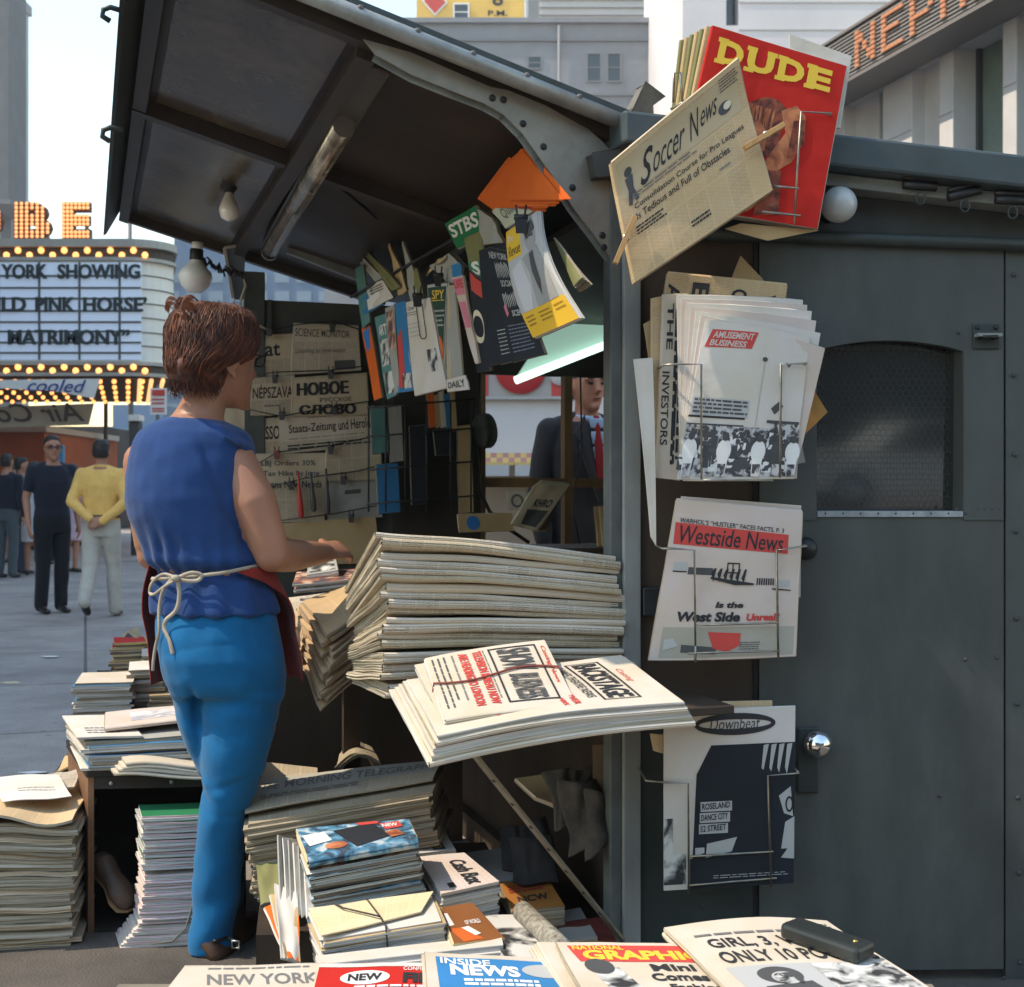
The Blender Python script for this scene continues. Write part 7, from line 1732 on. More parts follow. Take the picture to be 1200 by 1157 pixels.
# the white one with the paper clip
o, S = hang([(275, 715), (400, 690), (478, 1098), (330, 1135)], 0.028, 0.010, WHT_C, E_WHITE, 'white magazine with a large paper clip hung in the middle of the row', seed=310)
p = Print(S); p.text('Quiz', 0.18, 0.055, 0.42, 0.10, INK, 1, bold=-0.005, shear=0.3); p.lines(0.10, 0.12, 0.5, 0.17, 2, GRYD, 1, 3, 0.3); p.lines(0.1, 0.24, 0.6, 0.42, 4, GRYL, 1, 4, 0.3); p.rect(0.62, 0.56, 0.90, 0.80, PH1, 1); p.build('printed_cover', o)
m = MB(BLACK)
cl = [S(0.62 + 0.10 * math.cos(t_) * 1.0, 0.22 + (0.17 if math.sin(t_) > 0 else -0.14) + 0.05 * math.sin(t_), 0.004) for t_ in [k * math.pi / 8 for k in range(16)]]
m.tube(cl, 0.0016, 5, closed=True); m.build('paper_clip', label='large dark paper clip on the white magazine', cat='paper clip')
o, S = hang([(385, 632), (482, 622), (462, 1040), (415, 1040)], 0.018, 0.012, GRN_C if False else paper_mat('cover_bottle', (0.03, 0.07, 0.06)), E_WHITE, 'bottle green magazine with yellow title and an orange oval', seed=311)
p = Print(S); p.text('SPY', 0.30, 0.07, 0.85, 0.17, INKY, 2, bold=0.01); p.lines(0.25, 0.18, 0.9, 0.20, 1, INKY, 2, 3, 0.5); p.lines(0.15, 0.29, 0.95, 0.50, 4, GRYL, 2, 3, 0.35); p.ell(0.50, 0.76, 0.48, 0.20, ORG, 2); p.lines(0.25, 0.70, 0.8, 0.76, 2, DRED, 3, 5, 0.4); p.frame(0.02, 0.005, 0.98, 0.99, 0.03, GRYL, 1); p.build('printed_cover', o)
for i in range(5):
    f = i / 4
    o, S = hang([(470 + 14 * f, 640 + 4 * f), (496 + 16 * f, 632), (535 + 22 * f, 1095 + 10 * f), (472 + 22 * f, 1060 + 30 * f)], 0.010 - 0.004 * i, 0.006, NEWSB if i % 2 else GRY_C, E_TAN, 'tan folded paper hung edge on right of the orange oval', seed=330 + i, group='edge on papers in the row')
o, S = hang([(470, 1062), (560, 1040), (577, 1106), (480, 1116)], -0.016, 0.004, WHT_C, E_WHITE, 'white lettered tab below the edge on papers', seed=336, name='card')
p = Print(S); p.text('DAILY', 0.08, 0.25, 0.9, 0.75, GRYD, 1, bold=0.03); p.build('lettering', o)
o, S = hang([(500, 600), (548, 590), (622, 985), (605, 990)], -0.014, 0.007, PNK_C, E_TAN, 'narrow pink and white magazine hung edge on', seed=337)
p = Print(S); p.rect(0.05, 0.02, 0.95, 0.22, PNK, 1); p.text('LIFE', 0.1, 0.04, 0.9, 0.14, INKR, 2, bold=0.02); p.rect(0.1, 0.3, 0.8, 0.6, PNK, 1); p.build('printed_cover', o)
o, S = hang([(405, 545), (485, 490), (560, 560), (490, 640)], 0.03, 0.02, GRY_C, E_DARK, 'brown grey bundle top between the white and green magazines', seed=338, rough=0.012)
o, S = hang([(495, 545), (535, 530), (552, 600), (505, 605)], -0.005, 0.006, BLU_C, E_DARK, 'small blue and red magazine top in the row', seed=339)
# STBS and its neighbours
o, S = hang([(468, 358), (604, 272), (640, 410), (520, 470)], 0.012, 0.010, GRN_C, E_WHITE, 'green magazine lettered STBS in white', seed=340)
p = Print(S); p.text('STBS', 0.06, 0.12, 0.97, 0.62, WHT, 2, bold=0.03, slope=0.05); p.build('printed_cover', o)
o, S = hang([(552, 425), (628, 388), (668, 640), (600, 632)], -0.004, 0.010, OLV_C, E_DARK, 'olive and green magazine below the STBS one', seed=341)
p = Print(S); p.rect(0, 0.52, 1, 1, GRN, 1, 3, 3); p.text('S', 0.15, 0.52, 0.62, 0.80, WHT, 2, bold=0.04); p.build('printed_cover', o)
o, S = hang([(612, 290), (690, 330), (730, 440), (640, 450)], -0.006, 0.012, GRY_C, E_OLD, 'wrinkled grey paper tucked behind the black magazines', seed=342, rough=0.012)
o, S = hang([(575, 560), (640, 620), (672, 1020), (612, 1030)], -0.010, 0.010, BLK_C, E_DARK, 'black magazine with a cream ring, behind the lettered black ones', seed=343)
p = Print(S); p.ring(0.45, 0.54, 0.42, 0.17, 0.06, CRM, 1); p.rect(0.1, 0.02, 0.9, 0.20, INKR, 1); p.build('printed_cover', o)
for i in range(4):
    q = [(625 + 16 * i, 478 - 8 * i), (740 + 4 * i, 440 + 20 * i), (850 + 34 * i, 960 - 8 * i), (660 + 55 * i, 1000 - 8 * i)]
    if i < 3:
        o, S = hang(q, -0.020 - 0.007 * i, 0.008, BLK_C, E_DARK, 'black magazine with white lettering' if i == 2 else 'black magazine fanned behind the white lettered one', seed=350 + i, group=None if i == 2 else 'black magazines in the row')
        if i == 2: o['label'] = 'black magazine with white jagged lettering, next to the yellow one'
    p = Print(S)
    if i == 1: p.lines(0.1, 0.72, 0.6, 0.95, 7, GRYL, 1, 5, 0.25)
    if i == 2:
        p.text('NEW YORK', 0.05, 0.035, 0.92, 0.10, GRYL, 2, bold=0.02); p.text('SOCIAL', 0.30, 0.30, 0.78, 0.36, GRYL, 2, bold=0.02); p.text('SCENE', 0.42, 0.575, 0.85, 0.63, GRYL, 2, bold=0.03)
        rr = random.Random(8)
        for v0, v1 in ((0.12, 0.28), (0.40, 0.55)):
            for k in range(9):
                u = 0.22 + k * 0.065; t_ = rr.uniform(0, 0.05); p.poly([(u, v0 + t_), (u + 0.045, v0 + rr.uniform(0, 0.05)), (u + 0.03, v1 - rr.uniform(0, 0.04)), (u + 0.01, v1)], GRYL, 2)
        p.poly([(0.16, 0.54), (0.26, 0.50), (0.30, 0.60), (0.22, 0.63)], PNK, 2); p.lines(0.15, 0.70, 0.85, 0.95, 8, inks('blueish', (0.16, 0.19, 0.26)), 1, 6, 0.3)
    if p.mb.v: p.build('printed_cover', o)
# the little white card, the orange bundle, the yellow cover
o, S = hang([(680, 300), (765, 222), (862, 300), (745, 378)], -0.014, 0.012, paper_mat('cover_pale_green', (0.50, 0.53, 0.45)), E_WHITE, 'pale card with script lettering under the orange bundle', seed=360, name='card')
p = Print(S); p.text('Quill', 0.2, 0.2, 0.75, 0.7, GRYD, 1, bold=-0.005, shear=0.3); p.build('script', o)
m = MB(ORG_C); oq = D3([zz5(*q) for q in ((612, 240), (732, 80), (905, 300), (690, 296))], -0.012)
offv = (D3([zz5(838, 8)], -0.03)[0] - oq[1])
ob = None
for i in range(14):
    f0 = i / 14; f1 = (i + 0.86) / 14
    jx = Vector((rnd.uniform(-0.004, 0.004), 0, rnd.uniform(-0.004, 0.004)))
    mb = MB(ORG_C); mb.prism([p_ + offv * f0 + jx for p_ in oq], offv * (f1 - f0))
    ob = mb.build('magazine', label='orange magazine in the bundle wedged under the canopy bracket' if i else 'orange magazine with dark print, front of the wedged bundle', cat='magazine', group='orange magazines wedged together' if i else None)
    if i == 0: ofront = ob
nrm = (oq[1] - oq[0]).cross(oq[3] - oq[0]).normalized()
if nrm.dot(Vector((0, -1, 0))) < 0: nrm = -nrm
Sq = lambda u, v, h=0.0: oq[0] * (1 - u) * (1 - v) + oq[1] * u * (1 - v) + oq[2] * u * v + oq[3] * (1 - u) * v + nrm * (0.008 + h)
p = Print(Sq); p.text('Jazz', 0.30, 0.20, 0.62, 0.62, DRED, 1, bold=0.02, rot=0); p.rect(0.66, 0.62, 0.92, 0.95, DRED, 1, 2, 2); p.ring(0.55, 0.30, 0.16, 0.14, 0.03, DRED, 1); p.build('printed_cover', ofront)
o, S = hang([(748, 396), (884, 300), (1072, 782), (868, 872)], -0.052, 0.014, WHT_C, E_WHITE, 'yellow and white magazine with a grey portrait, nearest end of the row', seed=370, sag=lambda u, v: 0.02 * math.sin(math.pi * v))
p = Print(S)
YLW = inks('cover_yellow', (0.74, 0.45, 0.03))
p.rect(0.0, 0.0, 0.42, 0.30, YLW, 1, 4, 4); p.rect(0, 0.79, 1, 1, YLW, 1, 6, 4); p.rect(0.42, 0.0, 1.0, 0.30, GRYL, 1, 4, 4); p.rect(0.0, 0.30, 1.0, 0.79, GRYL, 1, 6, 6)
p.ell(0.72, 0.20, 0.17, 0.13, inks('mid_grey', (0.30, 0.30, 0.30)), 2); p.poly([(0.55, 0.12), (0.62, 0.05), (0.84, 0.05), (0.90, 0.14), (0.84, 0.16), (0.6, 0.17)], GRYD, 3); p.poly([(0.60, 0.17), (0.84, 0.17), (0.82, 0.205), (0.72, 0.19), (0.62, 0.205)], GRYD, 3)
p.poly([(0.40, 0.34), (0.88, 0.30), (0.96, 0.55), (0.90, 0.79), (0.40, 0.79), (0.50, 0.5)], inks('mid_grey', (0.30, 0.30, 0.30)), 2); p.poly([(0.62, 0.34), (0.75, 0.33), (0.72, 0.6), (0.60, 0.72), (0.58, 0.5)], GRYD, 3); p.poly([(0.1, 0.4), (0.35, 0.34), (0.42, 0.6), (0.3, 0.79), (0.1, 0.79)], inks('pale_grey', (0.52, 0.52, 0.54)), 2)
p.text('The', 0.06, 0.06, 0.24, 0.13, WHT, 2, shear=0.3); p.text('Revue', 0.05, 0.17, 0.40, 0.27, INK, 2, bold=-0.002, shear=0.35)
p.lines(0.06, 0.83, 0.25, 0.93, 3, inks('ochre', (0.35, 0.20, 0.02)), 2, 3, 0.4); p.lines(0.35, 0.83, 0.62, 0.93, 3, inks('ochre', (0.35, 0.20, 0.02)), 2, 5, 0.4); p.lines(0.70, 0.83, 0.93, 0.90, 2, inks('ochre', (0.35, 0.20, 0.02)), 2, 7, 0.4)
p.build('printed_cover', o)
def clip(label, c, s_=1.0, m_=BLACK, up=Vector((0, 0, 1))):
    m = MB(m_); rt = Vector((1, 0, 0)); nr = Vector((0, -1, 0))
    m.prism([c - rt * 0.013 * s_ + nr * 0.006, c + rt * 0.013 * s_ + nr * 0.006, c + rt * 0.010 * s_ + nr * 0.006 - up * 0.032 * s_, c - rt * 0.010 * s_ + nr * 0.006 - up * 0.032 * s_], nr * 0.007)
    m.tube([c - rt * 0.014 * s_ + nr * 0.008, c + rt * 0.014 * s_ + nr * 0.008], 0.006 * s_, 8)
    m.bar(c + nr * 0.006 + rt * 0.007 * s_, c + nr * 0.012 + rt * 0.010 * s_ + up * 0.024 * s_, 0.004, 0.003); m.bar(c + nr * 0.006 - rt * 0.007 * s_, c + nr * 0.012 - rt * 0.010 * s_ + up * 0.024 * s_, 0.004, 0.003)
    return m.build('bulldog_clip', label=label, cat='clip')
clip('black clip on top of the yellow magazine', D3([zz5(812, 330)], -0.075)[0], 1.2)
clip('black clip on the white magazine with the paper clip', D3([zz5(345, 680)], 0.012)[0], 1.2)
clip('black clip above the bottle green magazine', D3([zz5(440, 590)], 0.012)[0], 1.1)
m = MB(BLACK, M=K); m.tube([(-0.12, 0.04, 1.97), (-0.22, 2.3, 1.99)], 0.006, 6)
m.build('hanging_rail', kio)
# papers tucked between the yellow one and the post
for i in range(4):
    paper('magazine', D3([zz5(960 + 14 * i, 420 + 30 * i), zz5(1000 + 20 * i, 470 + 30 * i), zz5(1085 + 14 * i, 600 + 10 * i), zz5(1050 + 8 * i, 640 + 8 * i)], -0.02 + 0.012 * i), 0.006, (OLV_C, GRY_C)[i % 2], E_OLD, 'dim grey green magazine between the yellow one and the corner post', 'magazine', None, group='dim magazines by the post', seed=380 + i)

# ---------------------------------------------------------------- newspapers clipped on the wing
yw = L_ - 0.035
WN = [('nsiat', [(284, 394), (345, 391), (345, 446), (286, 449)], 'foreign newspaper half hidden by the seller\'s hair, top row', NEWST, 'newspaper'),
      ('SCIENCE MONITOR', [(344, 379), (420, 382), (423, 434), (341, 439)], 'newspaper reading SCIENCE MONITOR, top row of the wing', NEWSWT, 'newspaper'),
      ('NÉPSZAVA', [(294, 444), (345, 440), (345, 487), (294, 487)], 'newspaper titled NÉPSZAVA, second row of the wing', NEWST, 'newspaper'),
      ('HOBOE', [(342, 443), (430, 437), (433, 486), (342, 488)], 'Russian newspaper with a heavy black title, second row of the wing', NEWST, 'newspaper'),
      ('PROGRESSO', [(270, 495), (330, 489), (330, 535), (272, 535)], 'newspaper titled PROGRESSO, left of the German one', NEWST, 'newspaper'),
      ('Staats', [(326, 487), (438, 476), (443, 522), (328, 532)], 'German newspaper with blackletter style title, third row of the wing', NEWSWT, 'newspaper'),
      ('LBJ', [(300, 532), (383, 531), (380, 612), (306, 612)], 'newspaper headlined LBJ Orders behind the hanging combs', NEWST, 'newspaper'),
      ('grey', [(382, 527), (446, 518), (448, 562), (382, 564)], 'dim newspaper with columns right of the combs', NEWST, 'newspaper'),
      ('folder', [(386, 562), (447, 556), (448, 606), (384, 610)], 'dull grey folder below the dim newspaper', GRY_C, 'folder'),
      ('edge', [(258, 470), (292, 462), (292, 500), (262, 505)], 'pale paper edge right behind the seller\'s neck', NEWS, 'newspaper'),
      ('low', [(300, 616), (440, 606), (446, 660), (306, 662)], 'dull brown paper lowest on the wing', TAN_C, 'newspaper')]
for i, (k, q, l_, cv, nm) in enumerate(WN):
    o, S = paper(nm, T3(q, yw - 0.004 * (i % 4)), 0.006, cv, E_NEWS, l_, nm, 'CD', seed=400 + i, rough=0.004)
    p = Print(S)
    if k == 'nsiat': p.rect(0, 0.1, 1, 0.5, NEWS, 1); p.text('nsiat', 0.02, 0.16, 0.72, 0.46, INK, 2, bold=0.02)
    if k == 'SCIENCE MONITOR': p.rect(0.02, 0.05, 0.98, 0.36, NEWSW, 1); p.text('SCIENCE MONITOR', 0.03, 0.09, 0.86, 0.25, GRYD, 2, bold=0.005, slope=0.03); p.text('Listening to new voices', 0.05, 0.48, 0.78, 0.62, INKG, 2); p.rect(0.62, 0.76, 0.92, 0.96, GRYD, 2, 3, 2)
    if k == 'NÉPSZAVA': p.rect(0.02, 0.15, 0.98, 0.6, NEWS, 1); p.text('NÉPSZAVA', 0.04, 0.18, 0.96, 0.55, INK, 2, bold=0.015); p.lines(0.3, 0.72, 0.7, 0.8, 1, INKG, 2, 3, 0.6)
    if k == 'HOBOE': p.rect(0.02, 0.06, 0.99, 0.98, NEWS, 1); heavy(p, 'НОВОЕ', 0.07, 0.15, 0.74, 0.48, INK, 2, 0.02, 0.010); p.text('РУССКОЕ', 0.36, 0.55, 0.78, 0.66, INK, 2, bold=0.01); heavy(p, 'СЛОВО', 0.10, 0.72, 0.82, 0.97, INK, 2, 0.02, 0.010)
    if k == 'PROGRESSO': p.rect(0.02, 0.15, 0.98, 0.62, NEWS, 1); p.text('PROGRESSO', 0.05, 0.2, 0.96, 0.56, INK, 2, bold=0.02)
    if k == 'Staats': p.rect(0.01, 0.1, 0.99, 0.72, NEWSW, 1); p.text('Staats-Zeitung', 0.10, 0.28, 0.585, 0.56, INK, 2, bold=0.012); p.text('und Herold', 0.61, 0.27, 0.94, 0.53, INK, 2, bold=0.012); p.lines(0.1, 0.64, 0.9, 0.67, 1, INKG, 2, 3, 0.6); p.lines(0.30, 0.13, 0.7, 0.17, 1, INKG, 2, 4, 0.5); p.lines(0.08, 0.80, 0.95, 0.95, 2, INK, 2, 5, 0.5)
    if k == 'LBJ': p.rect(0.01, 0.02, 0.99, 0.5, NEWS, 1); p.text('LBJ Orders 30%', 0.06, 0.10, 0.84, 0.20, GRYD, 2, bold=0.015); p.text('Tax Hike by June', 0.08, 0.25, 0.90, 0.35, GRYD, 2, bold=0.015); p.text('Means New Needs', 0.05, 0.40, 0.94, 0.50, INK, 2, bold=0.02)
    if k == 'folder': p.rect(0.3, 0.3, 0.6, 0.4, GRYD, 1)
    if p.mb.v: p.build('printed_page', o)
# the wires that hold them, sagging a little, and the clips
for i, pts in enumerate((((282, 386), (318, 388), (345, 381), (390, 376), (432, 390)), ((290, 440), (330, 436), (388, 434), (436, 428), (432, 440)), ((292, 480), (330, 488), (392, 476), (436, 470)), ((300, 545), (325, 530), (388, 522), (436, 512)), ((310, 572), (360, 560), (420, 552), (446, 545)), ((330, 610), (392, 602), (446, 592)))):
    m = MB(BLACK); m.tube(T3(pts, yw - 0.022), 0.0025, 5); m.build('hanging_wire', label=('top', 'second', 'third', 'fourth', 'fifth', 'lowest')[i] + ' black wire strung across the wing of newspapers', cat='wire', group='wires across the wing')
for (x, y), w_ in (((316, 386), 'the newspaper by the seller\'s hair'), ((390, 381), 'the SCIENCE MONITOR'), ((323, 441), 'the NÉPSZAVA'), ((388, 436), 'the Russian newspaper'), ((392, 478), 'the German newspaper title'), ((331, 484), 'the PROGRESSO'), ((325, 530), 'the LBJ paper'), ((388, 524), 'the German paper\'s lower edge'), ((342, 566), 'the wire left of the combs'), ((403, 560), 'the wire right of the combs'), ((412, 604), 'the dull grey folder')):
    clip('black bulldog clip holding ' + w_ if 'wire' not in w_ else 'black bulldog clip on ' + w_, T3([(x, y)], yw - 0.026)[0], 0.95, BLACK if y != 530 else mat('clip_red', (0.12, 0.02, 0.015), 0.5))
for i, (x0, y0, x1, y1, c, l_) in enumerate(((349, 552, 353, 608, (0.35, 0.03, 0.025), 'dark red comb hanging on the wing'), (364, 553, 368, 600, (0.05, 0.045, 0.05), 'black comb hanging between two others'), (382, 549, 384, 604, (0.03, 0.035, 0.04), 'black comb hanging right of the other combs'))):
    a, b_ = T3([(x0, y0), (x1, y1)], yw - 0.04); d = b_ - a
    m = MB(mat('comb_%s' % ('red' if i == 0 else 'black'), c, 0.3)); m.loft([(a, (0.004, 0, 0), (0, 0.004, 0)), (a + d * 0.3, (0.006, 0, 0), (0, 0.005, 0)), (a + d * 0.7, (0.013, 0, 0), (0, 0.006, 0)), (a + d * 0.95, (0.012, 0, 0), (0, 0.006, 0)), (b_, (0.005, 0, 0), (0, 0.003, 0))], 12); m.build('comb', label=l_, cat='comb')
# ---------------------------------------------------------------- dim shelves of the far wall and what leans by the window
m = MB(BLACK, M=K)
for px in (432, 452, 475, 500, 528, 552): a = KT(px, 470, L_ - 0.16); b_ = KT(px, 600, L_ - 0.16); m.tube([a, b_], 0.004, 6)
for py in (472, 506, 545, 585): m.tube([KT(430, py + 6, L_ - 0.165), KT(556, py - 4, L_ - 0.165)], 0.004, 6)
m.build('magazine_grille', kio)
for i, (x0, x1, y0, y1, c) in enumerate(((441, 466, 545, 600, BLU_C), (434, 452, 480, 530, TEA_C), (455, 470, 478, 540, GRY_C), (500, 508, 462, 500, ORG_C), (508, 514, 464, 500, TAN_C), (514, 520, 460, 500, WHT_C), (520, 527, 463, 500, BLU_C), (526, 533, 460, 504, TAN_C), (508, 530, 504, 532, BLK_C), (480, 498, 500, 590, BLK_C), (536, 552, 500, 600, TAN_C))):
    paper('magazine', T3([(x0, y0), (x1, y0 - 2), (x1 + 3, y1), (x0 + 3, y1 + 2)], L_ - 0.12), 0.02, c, E_DARK, 'dim magazine standing in the dark grille of the far wall', 'magazine', None, group='magazines in the dark grille', seed=430 + i)
o, S = paper('card', T3([(536, 603), (600, 601), (602, 622), (538, 624)], L_ - 0.2), 0.01, TAN_C, E_TAN, 'tan card with a dark blue spot below the far wall window', 'card', None, seed=445)
p = Print(S); p.ell(0.27, 0.5, 0.12, 0.4, INKB, 1); p.build('blue_spot', o)
rag('cap', 'dark cloth cap hanging at the left edge of the kiosk window', 'cap', T3([(566, 484), (567, 492), (569, 505), (568, 516), (566, 526)], L_ - 0.09), [0.022, 0.042, 0.050, 0.046, 0.028], mat('cap_cloth', (0.05, 0.055, 0.05), 0.9, var=0.3, vs=14), 5)
for i in range(6):
    f = i / 5
    q = T3([(633 - 8 * f + 2, 563 + 6 * f), (664 + 4 * f, 566 + 2 * f), (640 - 10 * f, 622), (604 - 4 * f, 606 + 8 * f)], L_ - 0.30 - 0.022 * i)
    o, S = paper('newspaper', q, 0.012, NEWSB if i < 4 else NEWS, E_NEWS, 'newspaper leaning in the sheaf under the kiosk window' if i < 5 else 'foremost leaning newspaper lettered KHRO under the kiosk window', 'newspaper', 'AB', group='leaning newspapers' if i < 5 else None, seed=450 + i, rough=0.008)
p = Print(S); p.text('KHRO', 0.30, 0.34, 0.85, 0.52, INK, 1, bold=0.03); p.poly([(0.2, 0.6), (0.9, 0.58), (0.85, 0.95), (0.3, 0.95)], GRYD, 1); p.build('printed_page', o)
for i in range(4):
    q = T3([(697 + 6 * i, 594 + i), (742, 590 - 2 * i), (742, 650), (702 + 6 * i, 650)], L_ - 0.34 - 0.02 * i)
    paper('newspaper', q, 0.010, NEWSB, E_TAN, 'folded tan newspaper standing beside the corner post inside', 'newspaper', 'DA', group='tan papers beside the post', seed=460 + i, rough=0.006)
o, S = paper('card', T3([(594, 575), (616, 575), (618, 596), (596, 598)], L_ - 0.1), 0.006, WHT_C, E_WHITE, 'white card with a grey ring under the window rail', 'card', None, seed=470)
p = Print(S); p.ring(0.5, 0.55, 0.34, 0.36, 0.12, INKG, 1); p.build('grey_ring', o)
m = MB(mat('inner_shelf', (0.10, 0.065, 0.035), 0.7, var=0.3, vs=6), M=K); a = KT(600, 640, L_ - 0.2); m.box(KT(470, 640, L_ - 0.2).x, D_ - 0.04, L_ - 0.5, L_ - 0.03, a.z - 0.02, a.z); m.build('inner_shelf', kio)
# ================================================================ PEOPLE
def fuse(mb, voxel, smooth=4, disp=None):
    """join overlapping shapes into one continuous skin, then fold it a little"""
    me = mb.mesh('skin_source')
    o = bpy.data.objects.new('skin_source', me); COL.objects.link(o)
    r = o.modifiers.new('r', 'REMESH'); r.mode = 'VOXEL'; r.voxel_size = voxel
    s_ = o.modifiers.new('s', 'SMOOTH'); s_.factor = 0.5; s_.iterations = smooth
    dg = bpy.context.evaluated_depsgraph_get()
    out = bpy.data.meshes.new_from_object(o.evaluated_get(dg))
    bpy.data.objects.remove(o); bpy.data.meshes.remove(me)
    if disp:
        n = [v.normal.copy() for v in out.vertices]
        for v, k in zip(out.vertices, n): v.co = v.co + k * disp(v.co, k)
    for p in out.polygons: p.use_smooth = True
    return out
def skin_obj(name, me, m_, parent=None, M=None, label=None, cat=None, group=None):
    """M places local coordinates in the world; the mesh is kept relative to its parent or its own foot"""
    me.materials.clear(); me.materials.append(m_)
    if M is not None: me.transform(M)
    if parent is not None:
        me.transform(wm(parent).inverted())
        o = bpy.data.objects.new(name, me); o.parent = parent
    else:
        xs = [v.co for v in me.vertices]
        c = Vector((sum(p.x for p in xs) / len(xs), sum(p.y for p in xs) / len(xs), min(p.z for p in xs)))
        me.transform(Matrix.Translation(-c)); o = bpy.data.objects.new(name, me); o.matrix_basis = Matrix.Translation(c)
    COL.objects.link(o); return tag(o, label, cat, group)
def limb(mb, pts, rad, n=14, sub=4):
    """a tapering limb through its joints"""
    P_ = [Vector(p) for p in pts]; out = []; rr_ = []
    for i in range(len(P_) - 1):
        for k in range(sub):
            f = k / sub; out.append(P_[i].lerp(P_[i + 1], f)); rr_.append(rad[i] + (rad[i + 1] - rad[i]) * f)
    out.append(P_[-1]); rr_.append(rad[-1])
    mb.tube(out, rr_, n)
    for p, r in zip(P_, rad): mb.ball(p, r * 0.99, nu=12, nv=8)
def hand(mb, wrist, d, nrm, s=1.0, side=1, curl=0.35):
    """palm, four unequal bent fingers and a thumb from the side of the palm; nrm points out of the back of the hand"""
    w_ = Vector(wrist); d = Vector(d).normalized(); nrm = Vector(nrm); nrm = (nrm - d * nrm.dot(d)).normalized(); a = d.cross(nrm) * side
    mb.loft([(w_ - d * 0.01 * s, a * 0.026 * s, nrm * 0.020 * s), (w_ + d * 0.02 * s, a * 0.032 * s, nrm * 0.018 * s), (w_ + d * 0.06 * s, a * 0.041 * s, nrm * 0.015 * s), (w_ + d * 0.092 * s, a * 0.040 * s, nrm * 0.012 * s)], 14)
    for k, (off, L) in enumerate(((-0.030, 0.070), (-0.010, 0.080), (0.011, 0.075), (0.031, 0.058))):
        p = w_ + d * (0.088 - abs(off) * 0.15) * s + a * off * s; dd = d + a * off * 1.2; dd.normalize(); pts = [p]
        for j, f in enumerate((0.45, 0.32, 0.25)):
            ang = curl * (0.6 + 0.5 * j) * (1 + 0.12 * k); dd = (dd * math.cos(ang) - nrm * math.sin(ang)).normalized()
            pts.append(pts[-1] + dd * L * f * s)
        limb(mb, pts, [0.0098 * s, 0.0092 * s, 0.0085 * s, 0.0068 * s], 8, 2)
    t0 = w_ + d * 0.030 * s - a * 0.030 * s; td = (d * 0.7 - a * 0.75 - nrm * 0.25).normalized(); t1 = t0 + td * 0.034 * s; td2 = (d * 0.95 - a * 0.25 - nrm * 0.3).normalized()
    limb(mb, [t0, t1, t1 + td2 * 0.028 * s], [0.0135 * s, 0.0115 * s, 0.0085 * s], 8, 2)
SKIN = mat('skin', (0.34, 0.165, 0.105), 0.5, var=0.08, vs=9, bump=0.05, bs=120, spec=0.35)
SKIN_T = mat('skin_tanned', (0.36, 0.17, 0.105), 0.5, var=0.1, vs=9, spec=0.35)
HAIRB = mat('hair_brown', (0.035, 0.018, 0.011), 0.5, var=0.5, vs=40, spec=0.4)
HAIRD = mat('hair_dark', (0.012, 0.010, 0.009), 0.5, var=0.4, vs=40)
SHOE = mat('shoe_black', (0.015, 0.013, 0.012), 0.3)
def fabric(nm, c, **k): return mat(nm, c, k.pop('rough', 0.85), var=k.pop('var', 0.10), vs=k.pop('vs', 12), bump=k.pop('bump', 0.25), bs=k.pop('bs', 220), spec=0.15, sheen=0.15, **k)

# ---------------------------------------------------------------- the seller
YW = 3.30
SX = lambda px, Y=YW: (px - CX) / F * Y
SZ = lambda py, Y=YW: EYE - (py - CY) / F * Y
def rings(prof, y0=YW):
    out = []
    for q in prof:
        py, l, r, dep = q[:4]; dy = q[4] if len(q) > 4 else 0.0
        x0, x1 = SX(l), SX(r)
        out.append((Vector(((x0 + x1) / 2, y0 + dy, SZ(py))), Vector(((x1 - x0) / 2, 0, 0)), Vector((0, dep, 0))))
    # resample smoothly
    res = []
    for i in range(len(out) - 1):
        for k in range(4):
            f = k / 4; res.append(tuple(a.lerp(b_, f) for a, b_ in zip(out[i], out[i + 1])))
    res.append(out[-1]); return res
SHIRT_P = [(489, 200, 250, 0.058, -0.01), (494, 184, 266, 0.075, -0.005), (500, 172, 280, 0.088, 0), (508, 163, 293, 0.100, 0), (520, 156, 299, 0.110, 0), (540, 151, 300, 0.120, 0), (562, 148, 298, 0.126, 0.0), (585, 147, 297, 0.13, 0.0), (605, 150, 299, 0.13, 0.005), (625, 157, 303, 0.125, 0.01), (645, 166, 308, 0.118, 0.01), (658, 173, 311, 0.112, 0.01), (668, 179, 311, 0.105, 0.01)]
PEP_P = [(664, 179, 311, 0.107, 0.01), (672, 178, 311, 0.106, 0.01), (682, 176, 314, 0.114, 0.01), (695, 174, 319, 0.126, 0.012), (708, 174, 324, 0.136, 0.012), (719, 175, 327, 0.141, 0.012)]
PELV = [(690, 190, 306, 0.105, 0.012), (706, 186, 314, 0.116, 0.012), (722, 182, 322, 0.128, 0.012), (745, 183, 328, 0.138, 0.005), (770, 187, 334, 0.143, 0.0), (795, 191, 336, 0.135, 0.0), (815, 198, 332, 0.115, 0.0)]
LEG_R = [(780, 226, 336, 0.115, 0.0), (812, 232, 334, 0.108, 0.0), (840, 235, 327, 0.102, 0.0), (870, 237, 319, 0.096, 0.0), (900, 237, 309, 0.088, 0.0), (930, 234, 297, 0.076, 0.0), (960, 231, 288, 0.070, 0.0), (1000, 227, 284, 0.067, 0.012), (1050, 223, 279, 0.061, 0.015), (1090, 220, 274, 0.056, 0.012), (1119, 218, 271, 0.054, 0.01)]
LEG_L = [(780, 190, 262, 0.105, 0.02), (812, 195, 250, 0.100, 0.03), (840, 203, 246, 0.092, 0.04), (870, 213, 250, 0.086, 0.055), (900, 223, 262, 0.080, 0.07), (930, 230, 272, 0.072, 0.085), (980, 238, 278, 0.066, 0.10), (1050, 240, 276, 0.060, 0.11), (1105, 242, 274, 0.055, 0.11)]
